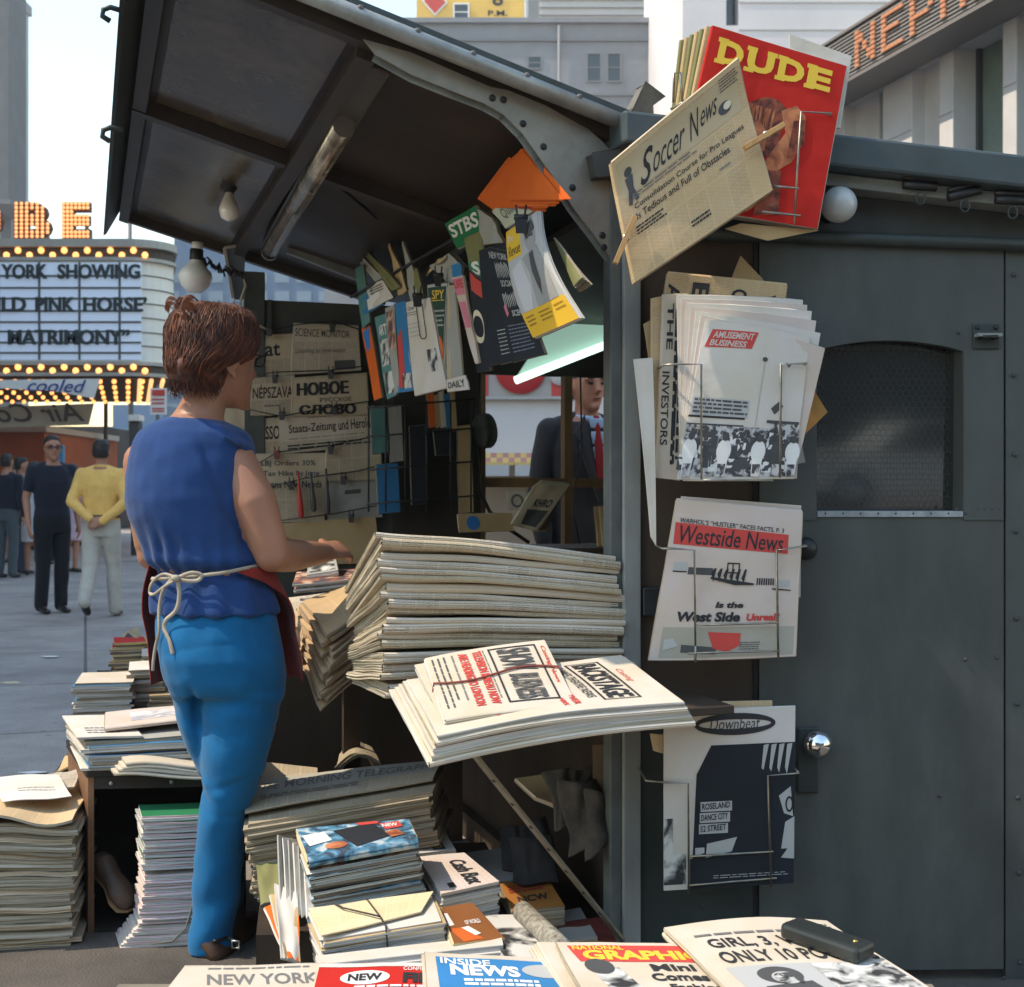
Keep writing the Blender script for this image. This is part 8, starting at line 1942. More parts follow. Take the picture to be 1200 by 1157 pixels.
# her body: one continuous figure under the clothes
bd = MB(SKIN)
shr = lambda rr_, k: [(c, a * k, b_ * k) for c, a, b_ in rr_]
bd.loft(shr(rings(SHIRT_P), 0.93), 22); bd.loft(shr(rings([PEP_P[0]] + PELV[:-1]), 0.88), 22); bd.loft(shr(rings(LEG_R), 0.80), 18); bd.loft(shr(rings(LEG_L), 0.74), 18)
neck0 = Vector((SX(224), YW - 0.005, SZ(505))); neck1 = Vector((SX(246), YW + 0.02, SZ(452)))
bd.loft([(neck0, (0.088, 0, 0), (0, 0.068, 0)), (neck0.lerp(neck1, 0.25), (0.070, 0, 0), (0, 0.060, 0)), (neck0.lerp(neck1, 0.55), (0.060, 0, 0), (0, 0.056, 0)), (neck1, (0.062, 0, 0.0), (0, 0.060, 0)), (neck1 + Vector((0.008, 0.01, 0.05)), (0.066, 0, 0), (0, 0.07, 0))], 20)
fd = Vector((0.68, 0.735, 0)).normalized(); fs_ = Vector((fd.y, -fd.x, 0))        # the way she looks, and her right
HC = Vector((SX(252), YW + 0.02, SZ(420)))
up3 = Vector((0, 0, 1))
def hp(f, s_, z): return HC + fd * f + fs_ * s_ + up3 * z
bd.loft([(hp(0.0, 0, 0.118), fd * 0.03, fs_ * 0.025), (hp(0.0, 0, 0.105), fd * 0.07, fs_ * 0.055), (hp(0.0, 0, 0.07), fd * 0.098, fs_ * 0.075), (hp(0.0, 0, 0.02), fd * 0.105, fs_ * 0.080), (hp(0.005, 0, -0.03), fd * 0.098, fs_ * 0.074), (hp(0.022, 0, -0.07), fd * 0.076, fs_ * 0.062), (hp(0.045, 0, -0.105), fd * 0.050, fs_ * 0.042), (hp(0.058, 0, -0.125), fd * 0.026, fs_ * 0.022)], 22)
bd.loft([(hp(0.098, 0, 0.015), fd * 0.006, fs_ * 0.007), (hp(0.106, 0, -0.015), fd * 0.010, fs_ * 0.010), (hp(0.113, 0, -0.038), fd * 0.014, fs_ * 0.014), (hp(0.100, 0, -0.048), fd * 0.010, fs_ * 0.012)], 10)
bd.ball(hp(0.092, 0, -0.070), 0.016, (1.0, 1.3, 0.5)); bd.ball(hp(0.088, 0.0, -0.115), 0.017); bd.ball(hp(0.088, 0.032, 0.020), 0.020, (1, 1.4, 0.6)); bd.ball(hp(0.088, -0.032, 0.020), 0.020, (1, 1.4, 0.6))
for s_ in (1, -1):      # ears
    e = hp(-0.006, 0.081 * s_, -0.018)
    q = []
    for k in range(12):
        t = R(-70 + k * 25); q.append(e + fd * (-0.006 - 0.017 * math.cos(t)) + up3 * (0.030 * math.sin(t)) + fs_ * s_ * 0.007)
    bd.tube(q, 0.0058, 8); bd.ball(e + fs_ * s_ * 0.001, 0.017, (0.6, 0.6, 1.4)); bd.ball(e + up3 * -0.032 + fs_ * s_ * 0.003 + fd * 0.002, 0.009)
# right arm, bent forward over the counter, and the left one that shows only at the elbow
shR, elR, wrR = Vector((SX(284), YW - 0.03, SZ(538))), Vector((SX(321, 3.28), YW - 0.045, SZ(650, 3.26))), Vector((SX(380, 3.56), 3.56, SZ(648, 3.56)))
limb(bd, [shR + Vector((-0.02, 0.01, 0.01)), shR.lerp(elR, 0.45) + Vector((0.004, -0.012, 0)), elR, elR.lerp(wrR, 0.35) + Vector((0, 0, -0.004)), wrR], [0.051, 0.055, 0.046, 0.044, 0.029], 18, 5)
hand(bd, wrR, (0.45, 0.85, 0.10), (0.5, -0.35, 0.8), 0.95, 1, 0.45)
shL, elL = Vector((SX(160), YW + 0.05, SZ(540))), Vector((SX(170), YW + 0.06, SZ(652)))
wrL = Vector((SX(262), YW + 0.30, SZ(640)))
limb(bd, [shL, shL.lerp(elL, 0.5), elL, wrL], [0.050, 0.049, 0.040, 0.028], 16, 5)
hand(bd, wrL, (0.6, 0.7, 0.1), (-0.3, 0, 0.9), 0.95, -1, 0.5)
# feet
for lx, ly in ((SX(246), YW + 0.01), (SX(258), YW + 0.12)):
    bd.loft([(Vector((lx, ly, 0.10)), (0.036, 0, 0), (0, 0.042, 0)), (Vector((lx, ly, 0.045)), (0.034, 0, 0), (0, 0.045, 0)), (Vector((lx + 0.01, ly + 0.02, 0.02)), (0.034, 0, 0), (0, 0.06, 0))], 14)
seller = skin_obj('person', fuse(bd, 0.0065, 5), SKIN, label='woman newspaper seller in a blue sleeveless top, turquoise trousers and red apron, seen from behind', cat='person')
# shirt
sb = MB(); sb.use(SKIN)
sb.loft(rings(SHIRT_P), 26); sb.loft(rings(PEP_P), 26)
sb.loft([(Vector((SX(262), YW, SZ(498))), (0.04, 0, -0.01), (0, 0.075, 0)), (Vector((SX(278), YW - 0.012, SZ(514))), (0.045, 0, -0.02), (0, 0.085, 0)), (Vector((SX(282), YW - 0.016, SZ(520))), (0.036, 0, -0.02), (0, 0.088, 0.0))], 20)
def shirt_fold(p, n):
    a = math.atan2(p.y - YW, p.x - SX(240)); py = (EYE - p.z) * F / YW + CY
    g = smoothstep((py - 600) / 60) * smoothstep((676 - py) / 10)
    d = 0.0055 * g * math.sin(a * 17 + 2 * noise.noise(p * 6)) * (0.6 + noise.noise(p * 9))
    d += 0.006 * noise.noise(Vector((p.x * 5, p.y * 5, p.z * 2.4))) + 0.0022 * noise.noise(p * 22)
    d += 0.0045 * smoothstep((py - 676) / 10) * math.sin(a * 11 + 1.3)
    # a long crease from the arm hole, and bagging over the tie
    q = (p.x - (SX(247) + (py - 520) / 130 * 0.11)); d -= 0.007 * math.exp(-(q / 0.012) ** 2) * smoothstep((py - 512) / 25) * smoothstep((655 - py) / 40) * (1 if n.y < 0 else 0)
    q = (p.x - (SX(262) + (py - 520) / 130 * 0.13)); d += 0.006 * math.exp(-(q / 0.02) ** 2) * smoothstep((py - 525) / 25) * smoothstep((655 - py) / 40) * (1 if n.y < 0 else 0)
    d += 0.008 * math.exp(-((py - 655) / 9) ** 2) - 0.013 * math.exp(-((py - 671) / 4.5) ** 2)
    return d
SHIRT = fabric('blue_jersey', (0.017, 0.052, 0.170), var=0.14, vs=14, bump=0.2, bs=300)
shirt = skin_obj('top', fuse(sb, 0.0065, 5, shirt_fold), SHIRT, seller)
tb_ = MB(); tb_.use(SKIN)
tb_.loft(rings(PELV), 26); tb_.loft(rings(LEG_R), 22); tb_.loft(rings(LEG_L), 22)
def tr_fold(p, n):
    py = (EYE - p.z) * F / YW + CY
    d = 0.007 * noise.noise(Vector((p.x * 7, p.y * 7, p.z * 5))) + 0.0022 * noise.noise(p * 22) + 0.003 * math.sin(p.z * 45 - p.x * 30 + 3 * noise.noise(p * 4)) * smoothstep((py - 1000) / 60)
    d += 0.0078 * math.sin((p.z * 62) + p.x * 26 + 4 * noise.noise(p * 6)) * (smoothstep((py - 800) / 20) * smoothstep((870 - py) / 40) * 0.5 + 0.28 * smoothstep((py - 895) / 20) * smoothstep((960 - py) / 30))
    for y0_, am_, sl_ in ((828, 0.006, 0.5), (842, 0.005, 0.7), (858, 0.004, 0.6), (905, 0.004, -0.5), (918, 0.006, -0.35), (932, 0.0055, 0.3), (948, 0.004, 0.5), (752, 0.003, -0.3), (1085, 0.004, 0.4), (1100, 0.004, -0.4)):
        q_ = (py - y0_ - sl_ * (p.x - SX(260)) * 300 - 8 * noise.noise(p * 9)) / 5.5; d -= am_ * math.exp(-abs(q_)) * (0.4 + 0.9 * abs(noise.noise(Vector((p.x * 8, y0_, p.y * 8)))))
    d -= 0.010 * math.exp(-((p.x - SX(236)) / 0.012) ** 2) * smoothstep((py - 785) / 30) * smoothstep((860 - py) / 25) * (1 if n.y < 0 else 0)
    return d
TROU = fabric('turquoise_cloth', (0.005, 0.118, 0.285), var=0.10, vs=16, bump=0.12, bs=300)
skin_obj('trousers', fuse(tb_, 0.0065, 6, tr_fold), TROU, seller)
# apron: a curved sheet round her front, its rear edge at the right hip
APR = fabric('apron_red', (0.22, 0.022, 0.016), var=0.15)
allr = rings(PEP_P + [(745, 183, 328, 0.138, 0.005), (770, 187, 334, 0.143, 0.0), (800, 191, 335, 0.14, 0.0)])
def apr(u, v):
    i = v * (len(allr) - 1.001); k = int(i); f = i - k
    c = allr[k][0].lerp(allr[k + 1][0], f); a = allr[k][1].lerp(allr[k + 1][1], f).length; b_ = allr[k][2].lerp(allr[k + 1][2], f).length
    e0 = R(-58) + R(50) * smoothstep(v * 2.2) + R(14) * v
    t = e0 + (R(172) - e0) * u; g = 0.014 + 0.028 * v + 0.004 * math.sin(t * 9 + v * 3)
    return c + Vector(((a + g) * math.cos(t), (b_ + g) * math.sin(t), -0.01 * u * v))
am = MB(APR); am.grid(apr, 34, 22); ap = am.build('apron', seller); so2 = ap.modifiers.new('thick', 'SOLIDIFY'); so2.thickness = 0.003
STR = mat('apron_string', (0.38, 0.33, 0.26), 0.85, var=0.1, vs=30)
def ribbon(pts, w_=0.0105, dy=-0.016, m_=STR):
    """a flat tape laid through pixels, over the back of the figure"""
    ctl = [Vector((SX(q[0]), 0, SZ(q[1]))) for q in pts]
    for i, c in enumerate(ctl):
        ex = (c.x - SX(246)) / 0.150; c.y = YW + 0.012 - 0.128 * math.sqrt(max(0.03, 1 - ex * ex)) + dy
        if len(pts[i]) > 2: c.y += pts[i][2]
    sm = []
    for i in range(len(ctl) - 1):
        a0 = ctl[max(0, i - 1)]; a1 = ctl[i]; a2 = ctl[i + 1]; a3 = ctl[min(len(ctl) - 1, i + 2)]
        for k in range(6):
            t = k / 6; sm.append(0.5 * ((2 * a1) + (a2 - a0) * t + (2 * a0 - 5 * a1 + 4 * a2 - a3) * t * t + (3 * a1 - a0 - 3 * a2 + a3) * t ** 3))
    sm.append(ctl[-1]); m = MB(m_); vs = []
    for i, c in enumerate(sm):
        d = (sm[min(i + 1, len(sm) - 1)] - sm[max(0, i - 1)]).normalized(); n_ = Vector((0.25 * math.sin(i * 0.4), -1, 0.3 * math.cos(i * 0.35))); s_ = d.cross(n_).normalized() * w_ / 2; nn = s_.cross(d).normalized() * 0.0012
        vs += [c - s_ - nn, c + s_ - nn, c + s_ + nn, c - s_ + nn]
    L_n = len(sm); fs = [(i * 4 + k, i * 4 + (k + 1) % 4, (i + 1) * 4 + (k + 1) % 4, (i + 1) * 4 + k) for i in range(L_n - 1) for k in range(4)] + [(3, 2, 1, 0), tuple((L_n - 1) * 4 + k for k in range(4))]
    m.add(vs, fs, smooth=True); return m.build('apron_string', ap)
ribbon([(182, 677), (200, 676), (222, 674), (250, 671), (275, 668), (300, 663), (311, 662)], 0.009, -0.004)
ribbon([(222, 674), (205, 670), (188, 680), (181, 692), (190, 694), (206, 684), (222, 675)], 0.008, -0.016)
ribbon([(222, 674), (238, 668), (250, 670), (247, 676), (234, 677), (222, 675)], 0.010, -0.014)
ribbon([(216, 674), (203, 690), (198, 712), (198, 735), (193, 752), (189, 770), (188, 782)], 0.008, -0.014)
ribbon([(222, 674), (225, 692), (221, 710), (208, 722), (206, 732), (213, 746), (217, 760)], 0.010, -0.016)
m = MB(STR); c = Vector((SX(221), YW - 0.128, SZ(674))); m.ball(c, 0.010, (1.2, 0.8, 0.9), 12, 8); m.build('apron_string', ap)
# hair: a bouffant cap, then locks laid over it
HAIRR = mat('hair_auburn', (0.075, 0.021, 0.010), 0.6, var=0.6, vs=30, spec=0.5, bump=0.5, bs=60)
HAIRL = mat('hair_auburn_light', (0.22, 0.065, 0.024), 0.55, var=0.4, vs=30, spec=0.5)
hm = MB(HAIRR)
HP = [(356, 222, 274, 0.050, 0.0), (362, 210, 286, 0.075, 0.0), (372, 201, 296, 0.10, 0.0), (386, 196, 301, 0.112, 0.0), (402, 195, 301, 0.116, 0.0), (418, 196, 294, 0.112, -0.006), (432, 199, 276, 0.100, -0.02), (443, 201, 268, 0.088, -0.022), (452, 206, 262, 0.072, -0.026), (458, 214, 255, 0.05, -0.03)]
hm.loft(rings(HP, YW + 0.005), 26)
hair = skin_obj('hair', fuse(hm, 0.008, 3, lambda p, n: 0.010 * noise.noise(p * 14) + 0.005 * noise.noise(Vector((p.x * 60, p.y * 60, p.z * 14)))), HAIRR, seller)
hr = rings(HP, YW + 0.005); rr = random.Random(11)
def hsurf(t, v, g=0.0):
    i = max(0, min(0.999, v)) * (len(hr) - 1); k = int(i); f = i - k
    c = hr[k][0].lerp(hr[k + 1][0], f); a = hr[k][1].lerp(hr[k + 1][1], f).length + g; b_ = hr[k][2].lerp(hr[k + 1][2], f).length + g
    return c + Vector((a * math.cos(t), b_ * math.sin(t), 0))
for mm_, cnt in ((HAIRR, 1700), (HAIRL, 420)):
    m = MB(mm_)
    for q in range(cnt):
        t0 = rr.uniform(-math.pi, math.pi) if q % 3 else rr.uniform(-math.pi, 0); v0 = rr.uniform(0.0, 0.55); dv = rr.uniform(0.18, 0.42); dt = rr.uniform(-0.5, 0.35); g0 = rr.uniform(0.0005, 0.005); g1 = rr.uniform(-0.003, 0.005)
        pts = [hsurf(t0 + dt * f, min(0.99, v0 + dv * f), g0 + g1 * math.sin(f * 3) - 0.006 * f * f) for f in (0, 0.2, 0.4, 0.6, 0.8, 1.0)]
        m.tube(pts, [0.0005, 0.001, 0.0012, 0.001, 0.0007, 0.0002], 4, caps=False)
    m.build('hair_locks', hair)
m = MB(HAIRR)
for q in range(190):    # short hair tapering out over the nape
    t0 = R(rr.uniform(195, 345)); p0_ = hsurf(t0, rr.uniform(0.82, 0.97), 0.002); L_h = rr.uniform(0.015, 0.04)
    m.tube([p0_, p0_ + Vector((rr.uniform(-0.006, 0.006), 0.004, -L_h * 0.6)), p0_ + Vector((rr.uniform(-0.01, 0.01), 0.012, -L_h))], [0.0013, 0.001, 0.0003], 4, caps=False)
m.build('hair_locks', hair)
m = MB(HAIRL)
for q in range(11):     # curls standing up at the crown
    c0 = hsurf(R(rr.uniform(150, 262)), rr.uniform(0.02, 0.32), 0.002); rad_ = rr.uniform(0.013, 0.026); ph = rr.uniform(0, 6)
    ax = Vector((rr.uniform(-1, 1), rr.uniform(-0.6, 0.2), 0)).normalized()
    pts = [c0 + Vector((0, 0, 0.004)) + ax * rad_ * (1 - math.cos(a_)) * 0.8 + up3 * rad_ * math.sin(a_) * 1.1 for a_ in [k * 0.5 for k in range(8)]]
    for dz in (0, 0.002, -0.002, 0.004, -0.004): m.tube([p_ + Vector((dz, dz * 0.7, -dz)) for p_ in pts], [0.0014] * 7 + [0.0005], 5, caps=False)
m.build('hair_curls', hair)
m = MB(HAIRR)
for q in range(60):     # flyaways
    t0 = rr.uniform(-math.pi, 0.6); v0 = rr.uniform(0.0, 0.25); p0_ = hsurf(t0, v0, 0.0); d = (p0_ - HC).normalized() + Vector((rr.uniform(-.6, .6), rr.uniform(-.4, .4), rr.uniform(0, .5))); L_h = rr.uniform(0.006, 0.018)
    m.tube([p0_, p0_ + d * L_h * 0.5, p0_ + d * L_h + Vector((0, 0, -0.006))], [0.0009, 0.0007, 0.0003], 4, caps=False)
m.build('hair_wisps', hair)
m = MB(BLACK); m.tube([hp(0.095, 0.078, 0.008), hp(0.05, 0.086, 0.010), hp(0.0, 0.086, 0.010)], 0.0022, 6); m.tube([hp(0.098, 0.075, 0.012), hp(0.108, 0.05, 0.012), hp(0.110, 0.02, 0.006), hp(0.108, 0.02, -0.012), hp(0.106, 0.05, -0.016), hp(0.098, 0.074, -0.004)], 0.0026, 6, closed=True); m.build('spectacles', seller)
# ankle boots
BOOT = mat('boot_brown', (0.07, 0.035, 0.02), 0.5, var=0.3, vs=12)
for k, (lx, ly) in enumerate(((SX(247), YW + 0.005), (SX(259), YW + 0.115))):
    m = MB(BOOT); m.loft([(Vector((lx, ly, 0.10)), (0.033, 0, 0), (0, 0.036, 0)), (Vector((lx, ly, 0.055)), (0.037, 0, 0), (0, 0.042, 0)), (Vector((lx + 0.004, ly + 0.02, 0.035)), (0.042, 0, 0), (0, 0.075, 0)), (Vector((lx + 0.02, ly + 0.06, 0.018)), (0.044, 0, 0), (0, 0.12, 0)), (Vector((lx + 0.02, ly + 0.06, 0.001)), (0.043, 0, 0), (0, 0.12, 0))], 18)
    bo_ = m.build('shoe', seller)
    if k == 0:
        m = MB(BLACK); m.tube([Vector((lx + 0.045 * math.cos(R(a)), ly + 0.05 * math.sin(R(a)), 0.05)) for a in range(-70, 60, 15)], 0.005, 6); m.tube([Vector((lx + 0.05, ly - 0.03, 0.055)), Vector((lx + 0.075, ly - 0.04, 0.045)), Vector((lx + 0.085, ly - 0.04, 0.02))], 0.005, 6); m.build('strap', bo_)
        m = MB(STEEL); m.tube([Vector((lx + 0.064, ly - 0.046, 0.052)), Vector((lx + 0.082, ly - 0.046, 0.050)), Vector((lx + 0.082, ly - 0.046, 0.032)), Vector((lx + 0.064, ly - 0.046, 0.034))], 0.003, 6, closed=True); m.build('buckle', bo_)

# ---------------------------------------------------------------- passers-by, built facing -y at their own size
def person(label, loc, rotz, H=1.75, shirt=None, sleeve='short', trousers=None, skirt=None, shoes=SHOE, hair=HAIRD, skin=SKIN_T, arms='down', glasses=False, belt=None, jacket=None, tie=None,
           long_hair=False, step=0.0, voxel=0.012, head_turn=0.0, girth=1.0, group=None, bald=False, collar=None):
    s = H / 1.75; g = girth
    M = Matrix.Translation(Vector((loc[0], loc[1], 0))) @ Matrix.Rotation(rotz, 4, 'Z') @ Matrix.Scale(s, 4)
    X = Vector; T = lambda k: [(X((0, 0.0, 0.86)), X((0.165 * g * k, 0, 0)), X((0, 0.115 * g * k, 0))), (X((0, 0, 0.95)), X((0.17 * g * k, 0, 0)), X((0, 0.12 * g * k, 0))), (X((0, 0, 1.05)), X((0.155 * g * k, 0, 0)), X((0, 0.115 * g * k, 0))), (X((0, 0, 1.18)), X((0.165 * g * k, 0, 0)), X((0, 0.118 * g * k, 0))), (X((0, 0, 1.31)), X((0.185 * g * k, 0, 0)), X((0, 0.118 * g * k, 0))), (X((0, 0.005, 1.40)), X((0.185 * g * k, 0, 0)), X((0, 0.10 * k, 0))), (X((0, 0.008, 1.46)), X((0.135 * k, 0, 0)), X((0, 0.08 * k, 0))), (X((0, 0.008, 1.50)), X((0.07 * k, 0, 0)), X((0, 0.062 * k, 0)))]
    J = {}
    for q in (1, -1):
        J['s', q] = X((0.185 * q * (0.5 + 0.5 * g), 0.005, 1.415))
        if arms == 'down': J['e', q] = X((0.235 * q * g, 0.03, 1.13)); J['w', q] = X((0.235 * q * g, -0.045, 0.88))
        elif arms == 'back': J['e', q] = X((0.262 * q, 0.10, 1.14)); J['w', q] = X((0.045 * q, 0.185, 0.955 + 0.015 * q))
        elif arms == 'front': J['e', q] = X((0.23 * q, -0.02, 1.13)); J['w', q] = X((0.13 * q, -0.22, 1.05))
        J['h', q] = X((0.085 * q * g, 0, 0.90)); st_ = step * q
        J['k', q] = X((0.095 * q, -st_ * 0.5 - 0.01, 0.49)); J['a', q] = X((0.10 * q, (st_ * -0.9 if st_ > 0 else st_ * -1.3) + 0.02, 0.085 + (0.10 if st_ < 0 else 0.0)))
    b = MB(SKIN); b.loft(T(0.93), 18)
    b.loft([(X((0, 0.008, 1.46)), X((0.075, 0, 0)), X((0, 0.065, 0))), (X((0, 0.0, 1.52)), X((0.056, 0, 0)), X((0, 0.056, 0))), (X((0, -0.005, 1.58)), X((0.055, 0, 0)), X((0, 0.060, 0)))], 16)
    ht = Matrix.Rotation(head_turn, 3, 'Z')
    def h(x, y, z): return X((0, -0.01, 1.635)) + ht @ X((x, y, z))
    hx, hy = ht @ X((1, 0, 0)), ht @ X((0, 1, 0))
    b.loft([(h(0, 0.005, 0.115), hx * 0.02, hy * 0.03), (h(0, 0.008, 0.10), hx * 0.05, hy * 0.065), (h(0, 0.008, 0.06), hx * 0.072, hy * 0.093), (h(0, 0.005, 0.01), hx * 0.077, hy * 0.098), (h(0, 0, -0.04), hx * 0.071, hy * 0.088), (h(0, -0.018, -0.08), hx * 0.058, hy * 0.066), (h(0, -0.04, -0.112), hx * 0.036, hy * 0.040), (h(0, -0.048, -0.124), hx * 0.02, hy * 0.02)], 20)
    b.loft([(h(0, -0.092, 0.015), hx * 0.007, hy * 0.006), (h(0, -0.103, -0.012), hx * 0.010, hy * 0.010), (h(0, -0.112, -0.034), hx * 0.016, hy * 0.015), (h(0, -0.095, -0.044), hx * 0.012, hy * 0.008)], 10)
    b.ball(h(0, -0.082, -0.068), 0.018, (1.5, 0.7, 0.5)); b.ball(h(0, -0.080, -0.108), 0.02); b.ball(h(0.033, -0.080, 0.022), 0.02, (1.5, 0.8, 0.5)); b.ball(h(-0.033, -0.080, 0.022), 0.02, (1.5, 0.8, 0.5))
    for q in (1, -1): b.ball(h(0.078 * q, 0.008, -0.012), 0.026, (0.35, 0.7, 1.15))
    for q in (1, -1):
        limb(b, [J['s', q], J['e', q], J['w', q]], [0.050, 0.040, 0.027], 12, 4)
        d = (J['w', q] - J['e', q]).normalized()
        if arms == 'back': hand(b, J['w', q], X((-q, 0.15, -0.35)), (0, 1, 0.2), 0.95, q, 0.5)
        elif arms == 'front': hand(b, J['w', q], d, (0, -0.3, 1), 0.95, q, 0.4)
        else: hand(b, J['w', q], d, (q, 0, 0), 0.98, q, 0.32)
        limb(b, [J['h', q], J['k', q], J['a', q]], [0.078, 0.052, 0.038], 14, 4)
        b.ball(J['a', q] + X((0, -0.06, -0.045)), 0.04, (0.9, 2.2, 0.8), 12, 8)
    body = skin_obj('person', fuse(b, voxel, 3), skin, None, M, label, 'person', group)
    nz = lambda p, n: 0.007 * noise.noise(p * 7 + X((rotz, H, 0))) + 0.0035 * noise.noise(X((p.x * 16, p.y * 16, p.z * 7)))
    def put(nm, mb, m_, vx=voxel, sm=3, disp=nz, par=None): return skin_obj(nm, fuse(mb, vx, sm, disp), m_, par or body, M)
    up = jacket or shirt
    if up:
        c = MB(SKIN); k = 1.10 if jacket else 1.035; tr_ = T(k)
        c.loft(tr_[1 if not jacket else 0:-1] if not jacket else [(X((0, 0, 0.78)), X((0.185 * g, 0, 0)), X((0, 0.135 * g, 0)))] + tr_[:-1], 20)
        for q in (1, -1):
            limb(c, [X((0.06 * q, 0.01, 1.462)), X((0.175 * q * (0.5 + 0.5 * g), 0.005, 1.425))], [0.05, 0.052 if jacket else 0.045], 12, 3)
            if sleeve == 'none' and not jacket: continue
            if sleeve == 'short' and not jacket: limb(c, [J['s', q], J['s', q].lerp(J['e', q], 0.62)], [0.064, 0.058], 14, 4)
            else: limb(c, [J['s', q], J['e', q], J['e', q].lerp(J['w', q], 0.92)], [0.066, 0.056, 0.042], 14, 5)
        so_ = put('jacket' if jacket else 'shirt', c, jacket or shirt)
        if jacket:
            f = MB(shirt or WHT)
            f.prism([X((-0.045, -0.128, 1.475)), X((0.045, -0.128, 1.475)), X((0.012, -0.158, 1.16)), X((-0.012, -0.158, 1.16))], (0, -0.006, 0)); f.M = None
            f.tube([X((0.062 * math.cos(a_), 0.004 + 0.062 * math.sin(a_), 1.487 + 0.014 * math.sin(a_))) for a_ in [k_ * math.pi / 8 for k_ in range(16)]], 0.016, 8, closed=True)
            put('shirt_front', f, shirt, 0.007, 1, None)
            f = MB(SKIN); f.loft([(X((0, -0.118, 1.485)), X((0.016, 0, 0)), X((0, 0.012, 0))), (X((0, -0.126, 1.455)), X((0.013, 0, 0)), X((0, 0.010, 0))), (X((0, -0.152, 1.32)), X((0.024, 0, 0)), X((0, 0.008, 0))), (X((0, -0.166, 1.14)), X((0.028, 0, 0)), X((0, 0.006, 0)))], 12); put('tie', f, tie, 0.006, 1, None)
            for q in (1, -1):
                f = MB(jacket); f.prism([X((0.050 * q, -0.105, 1.50)), X((0.115 * q, -0.125, 1.40)), X((0.085 * q, -0.146, 1.36)), X((0.100 * q, -0.146, 1.33)), X((0.015 * q, -0.175, 1.08)), X((0.012 * q, -0.172, 1.14)), X((0.062 * q, -0.122, 1.485))], (0, -0.008, 0)); f.M = M
                fo = MB(jacket); fo.v = [M @ p for p in f.v]; fo.f = f.f; fo.mi = f.mi; fo.uv = f.uv; fo.sm = f.sm; fo.build('lapel', so_)
        if collar:
            f = MB(collar); f.v = [M @ p for p in MB(collar).tube([X((0.064 * math.cos(a_), 0.004 + 0.064 * math.sin(a_), 1.485 + 0.010 * math.sin(a_))) for a_ in [k_ * math.pi / 8 for k_ in range(16)]], 0.016, 8, closed=True).v]
            t_ = MB(collar).tube([X((0.064 * math.cos(a_), 0.004 + 0.064 * math.sin(a_), 1.485 + 0.010 * math.sin(a_))) for a_ in [k_ * math.pi / 8 for k_ in range(16)]], 0.016, 8, closed=True); f.f, f.mi, f.uv, f.sm = t_.f, t_.mi, t_.uv, t_.sm; f.build('collar', so_)
    if trousers:
        c = MB(SKIN); c.loft([(X((0, 0, 1.02)), X((0.158 * g, 0, 0)), X((0, 0.117 * g, 0))), (X((0, 0, 0.95)), X((0.176 * g, 0, 0)), X((0, 0.127 * g, 0))), (X((0, 0, 0.86)), X((0.178 * g, 0, 0)), X((0, 0.125 * g, 0))), (X((0, 0, 0.80)), X((0.165 * g, 0, 0)), X((0, 0.11 * g, 0)))], 20)
        for q in (1, -1): limb(c, [J['h', q] + X((0, 0, -0.04)), J['k', q], J['a', q] + X((0, 0.01, -0.01))], [0.094 * g, 0.074, 0.064], 16, 5)
        put('trousers', c, trousers)
    if skirt:
        c = MB(SKIN); c.loft([(X((0, 0, 1.04)), X((0.15 * g, 0, 0)), X((0, 0.115 * g, 0))), (X((0, 0, 0.92)), X((0.18 * g, 0, 0)), X((0, 0.13 * g, 0))), (X((0, 0, 0.72)), X((0.19 * g, 0, 0)), X((0, 0.14 * g, 0))), (X((0, 0, 0.52)), X((0.19 * g, 0, 0)), X((0, 0.14 * g, 0)))], 20); put('skirt', c, skirt)
    if belt:
        c = MB(belt); c.tube([X((0.165 * g * math.cos(a_), 0.124 * g * math.sin(a_), 1.0)) for a_ in [k_ * math.pi / 12 for k_ in range(24)]], 0.018, 6, closed=True); put('belt', c, belt, 0.008, 1, None)
    for q in (1, -1):
        c = MB(SKIN); a_ = J['a', q]; tilt_ = 0.55 if (step * q < 0) else 0.0
        rot_ = Matrix.Rotation(tilt_, 3, 'X')
        pts = [(X((0, 0.045, -0.03)), 0.034, 0.03), (X((0, 0.0, -0.03)), 0.040, 0.045), (X((0, -0.07, -0.045)), 0.043, 0.034), (X((0, -0.14, -0.055)), 0.042, 0.026), (X((0, -0.19, -0.06)), 0.022, 0.016)]
        c.loft([(a_ + rot_ @ p_, X((w_, 0, 0)), rot_ @ X((0, 0, t_))) for p_, w_, t_ in pts], 16); put('shoe', c, shoes, 0.009, 2, None)
    c = MB(SKIN)
    if long_hair:
        c.loft([(h(0, 0.01, 0.135), hx * 0.04, hy * 0.05), (h(0, 0.015, 0.11), hx * 0.085, hy * 0.095), (h(0, 0.022, 0.05), hx * 0.098, hy * 0.105), (h(0, 0.03, -0.02), hx * 0.096, hy * 0.09), (h(0, 0.045, -0.08), hx * 0.075, hy * 0.06)], 18)
    else:
        c.loft([(h(0, 0.012, 0.125), hx * 0.03, hy * 0.04), (h(0, 0.014, 0.112), hx * 0.060, hy * 0.078), (h(0, 0.016, 0.075), hx * 0.080, hy * (0.098 if not bald else 0.088)), (h(0, 0.026, 0.03), hx * 0.083, hy * 0.090), (h(0, 0.040, -0.02), hx * 0.079, hy * 0.068), (h(0, 0.050, -0.06), hx * 0.06, hy * 0.045)], 18)
    put('hair', c, hair, 0.009, 2, lambda p, n: 0.006 * noise.noise(p * 30) + 0.003 * noise.noise(p * 70))
